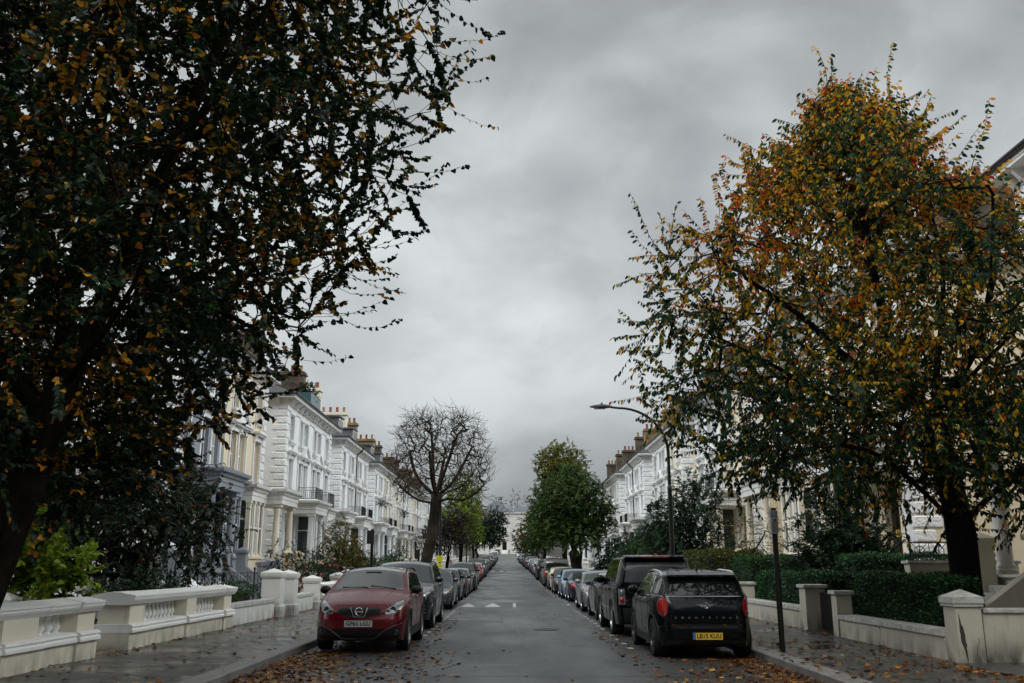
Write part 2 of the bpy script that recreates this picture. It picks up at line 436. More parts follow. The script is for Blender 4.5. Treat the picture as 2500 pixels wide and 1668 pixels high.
# one ground sheet out to the horizon
gx = [-900, -300, -60, -30, -14, -6.8, -5, 5, 6.8, 14, 30, 60, 300, 900]
gy = [-120, -40, 0, 40, 60, 78, 112, 195, 300, 305, 420, 900, 1500]
mb = MB(); mb.grid([[(x + xc(y), y, zg(y) - .10 + (.16 if abs(x) > 6.7 and y < 303 else 0)) for x in gx] for y in gy], flip=True)
tag(mb.build('ground', M_SOIL), kind='structure')
sweep('road', [(x, 0) for x in np.linspace(KL, KR, 15)], M_ROAD, zf=zr)
for side, k, p in ((-1, KL, PL - .12), (1, KR, PR + .12)):
    s = side
    pr = [(k, -.12), (k, .10), (k + s*.02, .118), (k + s*.30, .125), (k + s*.30, .0)]
    if s > 0: sweep('kerb', pr, M_KERB)
    else: sweep('kerb', pr[::-1], M_KERB)
    ps = [(k + s*.308, .0), (k + s*.308, .122), (k + s*1.3, .132), (k + s*2.1, .142), (p, .155)]
    sweep('pavement', ps if s > 0 else ps[::-1], M_FLAG)
# the cross road at the far end
mb = MB(); mb.grid([[(-60, 300, zg(300)+.02), (60, 300, zg(300)+.02)], [(-60, 308, zg(303)+.02), (60, 308, zg(303)+.02)]], flip=True)
tag(mb.build('cross_road', M_ROAD), kind='structure')

mb = MB(); mb.grid([[(x, y, zg(y) + .1545) for x in (6.94, 10, 16)] for y in (-40, 0, 8, 15.0)], flip=True); tag(mb.build('side_pavement', M_FLAG), kind='structure')
# markings: ramp triangles, centre strokes, bay dashes
mb = MB()
def patch_road(x0, x1, y0, y1, x2=None, x3=None, e=.005, n=4):
    x2 = x0 if x2 is None else x2; x3 = x1 if x3 is None else x3
    P = []
    for i in range(n+1):
        t = i/n; y = y0+(y1-y0)*t; a = x0+(x2-x0)*t; b = x1+(x3-x1)*t
        P.append([(a + xc(y), y, zr(y, a)+e), (b + xc(y), y, zr(y, b)+e)])
    mb.grid(P, flip=True)
for h in HUMPS:
    for c in (-1.72, -.72): patch_road(c-.34, c+.34, h+.05, h+1.7, c-.02, c+.02)
    patch_road(.10, .22, h-.1, h+1.9)
    patch_road(1.3, 1.42, h+5.0, h+5.15); patch_road(2.2, 2.42, h+5.0, h+5.15)
tag(mb.build('hump_markings', M_PAINT), kind='structure')
mb = MB(); rr = random.Random(4)
for x in (-2.06, 2.36):
    for i in range(110):
        y = 19 + i*1.15
        if rr.random() < .16: continue
        w = rr.uniform(.04, .06); patch_road(x-w, x+w, y, y+rr.uniform(.28, .42), n=1)
for y in (29.0, 44.5, 63.0, 80.0): patch_road(-1.95, -1.3, y, y+.14, n=1)
patch_road(1.55, 1.85, 29.6, 29.72, n=1); patch_road(-.42, .1, 15.9, 15.98, n=1)
tag(mb.build('parking_bay_markings', M_PAINT), kind='structure')
mb = MB()
for i in range(16):
    x0 = KL+.3+i*.5; y0 = 14.35 + .05*math.sin(i*1.9); y1 = 14.35 + .05*math.sin((i+1)*1.9)
    mb.grid([[(x0, y0, zr(y0, x0)+.003), (x0, y0+.03, zr(y0, x0)+.003)], [(x0+.5, y1, zr(y1, x0+.5)+.003), (x0+.5, y1+.03, zr(y1, x0+.5)+.003)]])
px, py = .55, 15.2
for i in range(24):
    qx = px + rr.uniform(-.06, .035) - .012; qy = py + .75
    mb.grid([[(px, py, zr(py)+.003), (px+.022, py, zr(py)+.003)], [(qx, qy, zr(qy)+.003), (qx+.022, qy, zr(qy)+.003)]], flip=True); px, py = qx, qy
tag(mb.build('tar_seams', M_TAR), kind='structure')
mb = MB()
for (x, y, w, l) in ((.3, 60, 1.5, 5), (.6, 72, 1.3, 3), (1.35, 19.5, .42, 9.5), (-.8, 27.5, 1.1, 1.7), (.9, 12.2, .5, 1.1)):
    patch_road(x-w/2, x+w/2, y, y+l, e=.004)
tag(mb.build('road_patches', mat('darker asphalt patch', (.046, .047, .047), .4, var=.3, vscale=20, bump=.4, bscale=60)), kind='structure')
mb = MB()
for (x, y) in ((-5.6, 17.9), (6.1, 15.2)):
    P = [[(x+a, y+b, zg(y)+.147 - (.006 if x > 0 else 0)) for a in (-.32, .32)] for b in (-.25, .25)]
    mb.grid(P, flip=True)

# fallen leaves: nobody could count them
def litter():
    r = np.random.default_rng(11); P = []
    def gz(x, y):
        x0 = x - xc(y)
        if KL < x0 < KR: return zr(y, x0)
        return zg(y) + float(np.interp(KL - x0 if x0 < 0 else x0 - KR, [0, .02, .3, 1.3, 2.1, 2.9], [.10, .118, .124, .132, .142, .155]))
    def sc(n, fx, fy, keep=lambda x, y: 1.0):
        k = 0
        while k < n:
            x, y = fx(), fy()
            if r.random() < keep(x, y): P.append((x + xc(y), y, gz(x + xc(y), y) + .006)); k += 1
    # left gutter and the bay in front of the red car
    sc(1500, lambda: KL + .06 + abs(r.normal(0, .55)), lambda: r.uniform(8.5, 18.2))
    sc(1500, lambda: r.uniform(KL + .1, -.7), lambda: r.uniform(8.5, 18.6), lambda x, y: float(np.interp(x, [-4, -3, -1.7, -.7], [.8, 1, .5, .04])) * (.45 + .55*math.sin(x*3.1 + y*2.3)**2) * float(np.interp(y, [10, 14, 17.2, 18.6], [1, .9, .6, .25])))
    sc(300, lambda: KL + .05 + abs(r.normal(0, .3)), lambda: r.uniform(18, 30))
    sc(170, lambda: r.uniform(-2.3, -1.6), lambda: r.uniform(17, 30))
    # right gutter round the black hatchback
    sc(700, lambda: KR - .05 - abs(r.normal(0, .5)), lambda: r.uniform(9, 18.5))
    sc(600, lambda: r.uniform(1.9, KR), lambda: r.uniform(9, 18.5), lambda x, y: float(np.interp(x, [1.9, 2.6, 3.6, 4.4], [.05, .5, .9, 1])) * (.4 + .6*math.sin(x*2.7 - y*1.9)**2))
    sc(80, lambda: r.uniform(2.0, 2.7), lambda: r.uniform(17, 24))
    # pavements
    sc(520, lambda: r.uniform(KR + .05, PR - .05), lambda: r.uniform(8, 19))
    sc(120, lambda: PR - .05 - abs(r.normal(0, .12)), lambda: r.uniform(10, 32))
    sc(150, lambda: r.uniform(KR, PR), lambda: r.uniform(19, 34))
    sc(300, lambda: r.uniform(PL + .05, KL - .05), lambda: r.uniform(9, 34))
    sc(110, lambda: PL + .08 + abs(r.normal(0, .1)), lambda: r.uniform(9, 32))
    sc(60, lambda: r.uniform(-2.5, 2.4), lambda: r.uniform(9, 34))
    # wet drifts
    for cx, cy, sx, sy, k in ((-3.7, 11.5, .25, 1.6, 260), (-3.75, 14.6, .2, 1.2, 220), (-2.4, 11.0, .5, .35, 200), (-3.0, 13.2, .45, .3, 170), (-1.6, 12.4, .4, .3, 110), (4.05, 12.5, .22, 1.3, 220), (4.1, 15.6, .2, 1.0, 160), (3.0, 13.4, .5, .3, 120), (6.5, 13.0, .15, 1.2, 120)):
        for _ in range(k):
            x, y = r.normal(cx, sx), r.normal(cy, sy)
            if x > KR - .03 and cx < KR: x = KR - .03
            if x < KL + .04: x = KL + .04
            if x < PR - .05: P.append((x, y, gz(x, y) + r.uniform(.006, .02)))
    P = np.array(P); n = len(P)
    a = r.uniform(0, 2*PI, n); d = np.stack([np.cos(a), np.sin(a), r.normal(0, .12, n)], 1)
    nr = np.stack([r.normal(0, .3, n), r.normal(0, .3, n), np.ones(n)], 1)
    m = leafmat('fallen leaf colours', [(0, (.028, .010, .005)), (.4, (.11, .036, .010)), (.66, (.27, .10, .016)), (.88, (.44, .21, .025)), (1, (.55, .40, .13))], trans=.08, rough=.32)
    o = leaves('fallen_leaves', P, d, nr, r.uniform(.05, .105, n), r.beta(1.6, 1.8, n), m, shape='torn', width=.85)
    tag(o, kind='stuff', label='wet brown and yellow leaves fallen along the gutters and pavements', cat='fallen leaves')
litter()
# drains and an inspection cover
mb = MB()
for (x, y) in ((KL + .24, 23.4), (KR - .26, 26.0), (KL + .24, 46.0)):
    z = zr(y, x) + .004
    mb.box(x-.21, x+.21, y-.24, y+.24, z-.02, z+.004)
    for k in range(7): mb.box(x-.17, x+.17, y-.2+k*.06, y-.175+k*.06, z+.0041, z+.012)
o = mb.build('gully_grates', mat('cast iron', (.018, .017, .016), .55, bump=.3)); o['kind'] = 'structure'
mb = MB(); z = zr(24.6, .9) + .003; mb.lathe([(.34, 0), (.34, .006), (.30, .007), (.30, .003), (.02, .003)], .9, 24.6, z, 28); o = mb.build('inspection_cover', MATS['cast iron']); o['kind'] = 'structure'
# ------------------------------------------------------------------ the villas
# local axes: facade at x = 0 facing +x (the street), y along the street 0..VL, z up from the pavement
VL = 13.5; VD = 10.5
ZF, Z1, Z2, ZE = 1.25, 5.35, 8.35, 11.1       # raised ground floor, first floor, second floor, soffit
QUOIN_M = None
def quoin_mat(col, name):
    if name in MATS: return MATS[name]
    m = stucco(name, col, amount=.25, bump=.0)
    nt = m.node_tree; N = nt.nodes; L = nt.links; b = N['Principled BSDF']
    tc = N.new('ShaderNodeTexCoord'); v = N.new('ShaderNodeTexVoronoi'); v.inputs['Scale'].default_value = 13; v.feature = 'SMOOTH_F1'
    L.new(tc.outputs['Object'], v.inputs['Vector'])
    bp = N.new('ShaderNodeBump'); bp.inputs['Strength'].default_value = .9; bp.inputs['Distance'].default_value = .03; bp.invert = True
    L.new(v.outputs['Distance'], bp.inputs['Height']); L.new(bp.outputs[0], b.inputs['Normal'])
    return m
M_QUOIN = quoin_mat((.77, .77, .76), 'vermiculated quoin paint')

def facade(mb, y0, y1, z0, z1, holes, x=0.0, dep=.24):
    """wall sheet with recessed openings (yc, w, zb, zt)"""
    H = [(c-w/2, c+w/2, b, t) for (c, w, b, t) in holes]
    ys = sorted({y0, y1, *[h[0] for h in H], *[h[1] for h in H]}); zs = sorted({z0, z1, *[h[2] for h in H], *[h[3] for h in H]})
    ys = [q for q in ys if y0 <= q <= y1]; zs = [q for q in zs if z0 <= q <= z1]
    for a, b in zip(ys, ys[1:]):
        for c, d in zip(zs, zs[1:]):
            my, mz = (a+b)/2, (c+d)/2
            if any(h[0] < my < h[1] and h[2] < mz < h[3] for h in H): continue
            mb.add([(x, a, c), (x, b, c), (x, b, d), (x, a, d)], [(0, 1, 2, 3)])
    for (a, b, c, d) in H:
        X = x - dep
        mb.add([(x,a,c),(x,a,d),(X,a,d),(X,a,c)], [(0,1,2,3)]); mb.add([(x,b,c),(X,b,c),(X,b,d),(x,b,d)], [(0,1,2,3)])
        mb.add([(x,a,c),(X,a,c),(X,b,c),(x,b,c)], [(0,1,2,3)]); mb.add([(x,a,d),(x,b,d),(X,b,d),(X,a,d)], [(0,1,2,3)])

def window(root, yc, w, zb, zt, x=-.16, pane=None, bars=1, name='window'):
    """sash window: frame with a meeting rail, two panes as one sub-part"""
    f = MB(); t = .055; a, b = yc - w/2 + .002, yc + w/2 - .002; zb += .002; zt -= .002
    f.box(x-.07, x, a, a+t, zb, zt); f.box(x-.07, x, b-t, b, zb, zt)
    f.box(x-.07, x, a+t, b-t, zb, zb+t*1.3); f.box(x-.07, x, a+t, b-t, zt-t, zt)
    zm = zb + (zt-zb)*.52
    f.box(x-.06, x-.004, a+t, b-t, zm-.03, zm+.03)
    if bars > 1: f.box(x-.05, x-.012, yc-.014, yc+.014, zb+t*1.3, zt-t)
    o = f.build(name, M_SASH, root)
    p = MB(); p.box(x-.045, x-.032, a+t*.6, b-t*.6, zb+t*.6, zt-t*.6)
    p.build('pane', pane or M_GLASS, o)
    return o

def column(root, x, y, z0, z1, r, half):
    mb = MB(); h = z1 - z0
    prof = [(r*1.35, 0), (r*1.35, .10), (r*1.2, .12), (r*1.22, .17), (r*1.05, .22)]
    prof += [(r*(1.0 - .16*(t**1.6)), .24 + (h-.56)*t) for t in (0, .25, .5, .75, 1)]
    prof += [(r*.95, h-.29), (r*.95, h-.25), (r*.86, h-.24), (r*.9, h-.19), (r*1.12, h-.14)]
    mb.lathe(prof, x, y, z0, 14)
    mb.box(x-r*1.28, x+r*1.28, y-r*1.28, y+r*1.28, z1-.139, z1)
    o = mb.build('column', M_WHITE, root, smooth=35); HALF[o.name] = half
    return o

HALF = {}
def railing(mb, pts, z0, z1, sp=.115, r=.011):
    for (a, b) in zip(pts, pts[1:]):
        a = Vector((*a, 0)); b = Vector((*b, 0)); d = b - a; n = max(1, int(d.length/sp))
        for zz in (z0+.07, z1):
            mb.tube([a + Vector((0,0,zz)), b + Vector((0,0,zz))], .017 if zz == z1 else .011, 4)
        for i in range(n+1):
            p = a + d*(i/n); mb.tube([p + Vector((0,0,z0)), p + Vector((0,0,z1+.0))], r, 4, cap=False)

def cornice_run(mb, prof, path):
    """moulding profile [(out, z)] mitred along a plan path [(x, y)]; outward is to the right of the travel direction"""
    P = []
    n = len(path)
    for i, p in enumerate(path):
        p = Vector(p); d1 = (p - Vector(path[i-1])).normalized() if i else None; d2 = (Vector(path[i+1]) - p).normalized() if i < n-1 else None
        d1 = d1 or d2; d2 = d2 or d1
        n1 = Vector((d1.y, -d1.x)); n2 = Vector((d2.y, -d2.x)); m = (n1 + n2)
        m = m / max(.3, m.length_squared/2) if m.length > 1e-6 else n1
        P.append([(p.x + m.x*o, p.y + m.y*o, z) for (o, z) in prof])
    mb.grid(P)

def make_villa():
    root = empty('villa')
    def part(mb, name, m, half=0, smooth=None, parent=None):
        o = mb.build(name, m, parent or root, smooth=smooth); HALF[o.name] = half; return o
    mid = VL/2
    def my(y, h): return y if h == 0 else VL - y
    S, P1, P2 = 1.42, 4.02, 5.42
    for h in (0, 1):
        y0, y1 = (0, mid) if h == 0 else (mid, VL)
        holes = []
        for (c, w) in ((S, 1.0), (P1, .92), (P2, .92)):
            holes.append((my(c, h), w, Z2+.42, Z2+1.95))
            holes.append((my(c, h), w, Z1+.22, Z1+2.35))
        holes.append((my(1.75, h), 1.15, ZF+.02, ZF+2.75))      # front door
        mb = MB(); facade(mb, y0, y1, -.5, ZE+.35, holes)
        e = 0 if h == 0 else VL
        mb.add([(0,e,-.5),(0,e,ZE+.35),(-VD,e,ZE+.35),(-VD,e,-.5)], [(0,1,2,3)] if h == 0 else [(3,2,1,0)])
        mb.add([(-VD,y0,-.5),(-VD,y1,-.5),(-VD,y1,ZE+.35),(-VD,y0,ZE+.35)], [(3,2,1,0)])
        part(mb, 'wall', M_WHITE, h)
        # front door, recessed
        d = MB(); c = my(1.75, h); d.box(-.22, -.17, c-.48, c+.48, ZF+.03, ZF+2.1)
        for (a, b) in ((ZF+.2, ZF+.85), (ZF+1.0, ZF+1.9)):
            for q in (-.22, .22): d.cham(-.185, -.155, c+q-.17, c+q+.17, a, b, .012)
        d.box(-.17, -.14, c-.03, c+.03, ZF+.93, ZF+.96)
        dr = part(d, 'door', M_BLACK, h)
        k = MB(); k.lathe([(.03, 0), (.035, .02), (.012, .05), (.03, .08), (0.004, .1)], -.165, c+.38, ZF+1.02, 8, axis='x'); k.build('handle', mat('brass', (.55, .36, .10), .3, metal=1), dr, smooth=40)
        f = MB(); f.box(-.22, -.165, c-.48, c+.48, ZF+2.14, ZF+2.7); f.build('fanlight', M_GLASS, dr)
        # windows of the two upper floors
        for i, (c, w) in enumerate(((S, 1.0), (P1, .92), (P2, .92))):
            window(root, my(c, h), w, Z2+.42, Z2+1.95, pane=M_CURT if (i+h) % 3 == 1 else M_GLASS)
            window(root, my(c, h), w, Z1+.22, Z1+2.35, pane=M_CURT if (i+2*h) % 3 != 1 else M_GLASS)
        # sills, pilasters, hoods and pediments, each a part of its own
        for (a, b) in ((S-.62, S+.62), (P1-.62, P2+.62)):
            a, b = sorted((my(a, h), my(b, h))); mb = MB()
            mb.box(.002, .20, a, b, Z2+.28, Z2+.42); mb.box(.002, .13, a+.06, b-.06, Z2+.18, Z2+.28)
            for q in (a+.12, b-.12): mb.prism([(.003, Z2+.18), (.10, Z2+.18), (.02, Z2-.02)], 'y', q-.07, q+.07)
            part(mb, 'window_sill', M_TRIMD, h)
            mb = MB(); mb.box(.002, .16, a+.02, b-.02, Z1+.08, Z1+.22); part(mb, 'window_sill', M_TRIMD, h)
        for c in (S-.62, S+.62, P1-.62, (P1+P2)/2, P2+.62):
            y = my(c, h); w = .13; mb = MB()
            mb.box(.002, .075, y-w/2, y+w/2, Z1+.222, Z1+2.30); mb.box(.002, .11, y-w/2-.03, y+w/2+.03, Z1+2.30, Z1+2.40); mb.box(.002, .10, y-w/2-.02, y+w/2+.02, Z1+.222, Z1+.34)
            mb.prism([(.003, Z1+2.40), (.10, Z1+2.40), (.24, Z1+2.62), (.003, Z1+2.62)], 'y', y-.08, y+.08)     # console
            part(mb, 'pilaster', M_TRIMW, h)
        for (a, b, cs) in ((S-.6, S+.6, (S-.58, S+.58)), (P1-.57, P2+.57, (P1-.55, (P1+P2)/2, P2+.55))):
            a, b = sorted((my(a, h), my(b, h))); mb = MB(); mb.box(.002, .07, a, b, Z2+2.02, Z2+2.12)
            for c in cs: y = my(c, h); mb.box(.002, .045, y-.05, y+.05, Z2+.422, Z2+2.021)
            part(mb, 'window_surround', M_TRIMW, h)
        for (a, b) in ((S-.80, S+.80), (P1-.80, P2+.80)):
            a, b = sorted((my(a, h), my(b, h))); mb = MB()
            mb.box(.002, .09, a+.08, b-.08, Z1+2.36, Z1+2.622)
            mb.box(.002, .27, a+.05, b-.05, Z1+2.622, Z1+2.702); mb.box(.002, .34, a, b, Z1+2.702, Z1+2.80)
            part(mb, 'window_hood', M_TRIMD, h)
        a, b = sorted((my(P1-.28, h), my(P2+.28, h))); m_ = (a+b)/2
        mb = MB(); mb.prism([(a, Z1+2.803), (b, Z1+2.803), (m_, Z1+3.42)], 'x', .002, .20)
        mb.prism([(a-.10, Z1+2.803), (a+.06, Z1+2.803), (m_, Z1+3.43), (m_, Z1+3.53)], 'x', .19, .34); mb.prism([(b+.10, Z1+2.803), (m_, Z1+3.53), (m_, Z1+3.43), (b-.06, Z1+2.803)], 'x', .19, .34)
        mb.prism([(a-.10, Z1+2.81), (a+.0, Z1+2.81), (m_, Z1+3.46), (b, Z1+2.81), (b+.10, Z1+2.81), (m_, Z1+3.54)], 'x', .003, .201)
        part(mb, 'pediment', M_TRIMW, h)
        # quoins on the outer corner
        mb = MB(); z = ZF + .1; i = 0
        while z + .36 < ZE - .1:
            l = .92 if i % 2 == 0 else .60; s = .66 if i % 2 == 0 else .95
            yo = -.055; a, b = sorted((my(yo, h), my(l*.78, h)))
            mb.cham(-s*.80, .06, a, b, z, z+.37, .045); z += .415; i += 1
        part(mb, 'quoins', M_QUOIN, h)
        # porch
        PX = 1.95; a, b = sorted((my(.12, h), my(3.35, h)))
        mb = MB(); mb.box(.002, PX, a, b, -.5, ZF); mb.box(.002, PX+.12, a-.05, b+.05, ZF+.002, ZF+.06)
        part(mb, 'porch_floor', M_WHITE, h)
        cz = ZF+.062; ct = 4.42
        for y in (.38, 3.05): column(root, PX-.28, my(y, h), cz, ct, .175, h)
        for y in (.38, 3.05):
            mb = MB(); q = my(y, h); mb.box(.002, .16, q-.19, q+.19, cz, ct-.16); mb.box(.002, .2, q-.23, q+.23, ct-.16, ct)
            part(mb, 'pilaster', M_WHITE, h)
        # bay: rectangular with canted corners, windows between pilasters
        BX = 1.20; c0, c1 = 3.62, 6.02
        q0, q1 = sorted((my(c0, h), my(c1, h)))
        mb = MB(); mb.box(.002, BX, q0, q1, -.5, ZF+.55); mb.box(.002, BX+.08, q0-.06, q1+.06, ZF+.552, ZF+.66)
        part(mb, 'bay_base', M_WHITE, h)
        n = 3; w = (q1-q0)/n
        for i in range(n+1):
            mb = MB(); y = q0 + w*i; y = min(max(y, q0+.11), q1-.11)
            mb.box(BX-.22, BX-.02, y-.11, y+.11, ZF+.662, ct-.12); mb.box(BX-.25, BX+.02, y-.14, y+.14, ct-.118, ct); mb.box(BX-.24, BX+.01, y-.13, y+.13, ZF+.663, ZF+.8)
            part(mb, 'bay_pilaster', M_WHITE, h)
        for y in (q0+.11, q1-.11): mb = MB(); mb.box(.002, .2, y-.1, y+.1, ZF+.662, ct); part(mb, 'bay_pilaster', M_WHITE, h)
        for i in range(n):
            y = q0 + w*(i+.5); window(root, y, w-.24 if 0 < i < n-1 else w-.34, ZF+.665, ct-.002, x=BX-.06, pane=(M_CURT if i == 1 else M_GLASS), name='bay_window')
        for y, s in ((q0+.03, -1), (q1-.03, 1)):
            mb = MB(); mb.box(.2, BX-.26, y-.02, y+.02, ZF+.665, ct-.002)
            pn = mb.build('bay_window', M_GLASS, root)
            fr = MB(); fr.box(.202, BX-.255, y-.035, y+.035, ZF+2.3, ZF+2.36); fr.build('frame', M_SASH, pn)
        # entablature over porch and bay
        pa = [(.002, a), (PX, a), (PX, b), (BX+.02, b), (BX+.02, q1 if h == 0 else q0), (.002, q1 if h == 0 else q0)]
        if h == 1: pa = [(.002, q0), (BX+.02, q0), (BX+.02, a), (PX, a), (PX, b), (.002, b)]
        mb = MB()
        prof = [(0, ct), (.02, ct), (.02, ct+.22), (.05, ct+.24), (.05, ct+.42), (.10, ct+.46), (.16, ct+.56), (.27, ct+.60), (.30, ct+.70), (.30, ct+.74), (0.0, ct+.82)]
        cornice_run(mb, prof, pa[::1])
        poly = pa
        mb.prism(poly, 'z', ct+.003, ct+.74)
        # dentils
        for (p, q) in zip(pa, pa[1:]):
            p = Vector(p); q = Vector(q); d = q-p; L_ = d.length; d.normalize(); nn = Vector((d.y, -d.x))
            k = int(L_/.16)
            for i in range(k):
                c = p + d*(L_*(i+.5)/k) + nn*.09
                mb.box(c.x-.045, c.x+.045, c.y-.045, c.y+.045, ct+.44, ct+.555)
        part(mb, 'entablature', M_TRIMD, h)
        # parapet kerb of the balcony
        mb = MB(); mb.prism(poly, 'z', ct+.742, ct+.86)
        part(mb, 'balcony_floor', M_LEAD, h)
        # steps with flanking dwarf walls and piers
        mb = MB(); n = 7
        for i in range(n):
            mb.box(PX+.121 + i*.26 - (.121 if i == 0 else 0) + (0.002 if i == 0 else 0), PX+.121+(i+1)*.26, min(my(.75,h), my(2.75,h)), max(my(.75,h), my(2.75,h)), -.5, ZF - (i+1)*ZF/(n+.6))
        part(mb, 'steps', M_COPE, h)
        for yy in (.55, 2.95):
            mb = MB(); y = my(yy, h); mb.prism([(PX+.13, -.5), (PX+1.85, -.5), (PX+1.85, .55), (PX+.13, ZF+.5)], 'y', y-.13, y+.13)
            for (xx, t) in ((PX+.32, ZF+.75), (PX+1.95, .80)):
                mb.box(xx-.19, xx+.19, y-.19, y+.19, -.5, t); mb.box(xx-.25, xx+.25, y-.25, y+.25, t+.002, t+.10)
                mb.add([(xx-.25,y-.25,t+.102),(xx+.25,y-.25,t+.102),(xx+.25,y+.25,t+.102),(xx-.25,y+.25,t+.102),(xx,y,t+.24)], [(0,1,4),(1,2,4),(2,3,4),(3,0,4)])
            part(mb, 'step_wall', M_WHITE, h)
        # balcony railing over the bay and porch front
        mb = MB()
        rp = [(BX-.05, q0+.1), (BX-.05, q1-.1)] if h else [(BX-.05, q0+.1), (BX-.05, q1-.1)]
        railing(mb, [(.05, rp[0][1]), rp[0], rp[1], (.05, rp[1][1])], ct+.862, ct+1.78)
        part(mb, 'balcony_railing', M_IRON, h)
        # eaves: soffit, gutter, brackets
        y0e, y1e = (-.55, mid) if h == 0 else (mid, VL+.55)
        mb = MB(); EX = .55
        mb.box(-VD-.4, EX, y0e, y1e, ZE+.02, ZE+.10); mb.box(EX-.10, EX+.02, y0e+(.0 if h else 0), y1e, ZE+.102, ZE+.27)
        ye = y0e if h == 0 else y1e
        mb.box(-VD-.4, EX-.102, ye-.02 if h == 0 else ye-.10, ye+.10 if h == 0 else ye+.02, ZE+.102, ZE+.27)
        mb.box(.002, .10, max(0, y0e), min(VL, y1e), ZE-.30, ZE+.018); mb.box(.002, .06, max(0, y0e), min(VL, y1e), ZE-.62, ZE-.52)
        k = 16
        for i in range(k):
            y = (y0 + (y1-y0)*(i+.5)/k)
            if i % 3 == 2: continue
            mb.prism([(.102, ZE-.34), (.22, ZE-.30), (.40, ZE-.08), (.46, ZE+.018), (.102, ZE+.018)], 'y', y-.065, y+.065)
        for i in range(7):
            x = -.5 - i*.72; yy = (0 if h == 0 else VL); s = -1 if h == 0 else 1
            mb.prism([(yy+s*.002, ZE-.34), (yy+s*.14, ZE-.30), (yy+s*.38, ZE-.08), (yy+s*.44, ZE+.018), (yy+s*.002, ZE+.018)][::s], 'x', x-.065, x+.065)
        part(mb, 'eaves_cornice', M_TRIMD, h)
    # roof with gutter
    e = .60; z0 = ZE+.272; zt = z0 + 1.35
    mb = MB()
    A = [(e, -e), (e, VL+e), (-VD-.45, VL+e), (-VD-.45, -e)]; ins = 2.9
    B = [(e-ins, -e+ins), (e-ins, VL+e-ins), (-VD-.45+ins, VL+e-ins), (-VD-.45+ins, -e+ins)]
    vs = [(x, y, z0) for x, y in A] + [(x, y, zt) for x, y in B] + [(x, y, z0-.06) for x, y in A]
    mb.add(vs, [(0,1,5,4),(1,2,6,5),(2,3,7,6),(3,0,4,7),(4,5,6,7),(8,9,1,0),(9,10,2,1),(10,11,3,2),(11,8,0,3)])
    part(mb, 'roof', M_SLATE)
    mb = MB()
    gx_ = e + .05
    mb.tube([(gx_, -e, z0-.02), (gx_, VL+e, z0-.02)], .065, 6); mb.tube([(gx_, -e-.05, z0-.02), (-VD, -e-.05, z0-.02)], .06, 6)
    part(mb, 'gutter', M_BLACK, smooth=60)
    y = mid - .02; mb = MB()
    mb.tube([(gx_, y, z0-.04), (gx_-.05, y, z0-.25), (.16, y, z0-.65), (.12, y, z0-.85), (.12, y, Z1+.4)], .055, 7)
    part(mb, 'downpipe', M_BLACK, smooth=60)
    # dormers, chimneys, roof rail
    DZ = z0+.45
    for y in (3.1, 9.9):
        mb = MB(); mb.box(-2.9, -.75, y-.85, y+.85, z0+.02, DZ+1.5); mb.box(-3.0, -.60, y-1.0, y+1.0, DZ+1.502, DZ+1.62)
        d = part(mb, 'dormer', M_LEAD)
        for q in (-.42, .42):
            w = MB(); w.box(-.748, -.70, y+q-.38, y+q+.38, DZ+.25, DZ+1.4); fr = w.build('window', M_SASH, d)
        for q in (-.42, .42):
            w = MB(); w.box(-.698, -.69, y+q-.31, y+q+.31, DZ+.32, DZ+1.33); w.build('pane', M_GLASS, d)
    for y, n in ((.75, 5), (VL-.75, 4)):
        mb = MB(); hh = ZE + 4.0
        mb.box(-4.5, -2.0, y-.42, y+.42, ZE, hh); mb.box(-4.62, -1.88, y-.52, y+.52, hh+.002, hh+.14); mb.box(-4.56, -1.94, y-.47, y+.47, hh+.142, hh+.26)
        ch = part(mb, 'chimney', M_BRICK)
        for i in range(n):
            x = -4.2 + i*(1.9/(n-1)); p = MB(); p.lathe([(.15, 0), (.14, .04), (.115, .42), (.13, .46), (.14, .5), (.12, .53)], x, y, hh+.262, 10); p.build('chimney_pot', M_POT if (i*7) % 3 else M_POTB, ch, smooth=50)
    return root
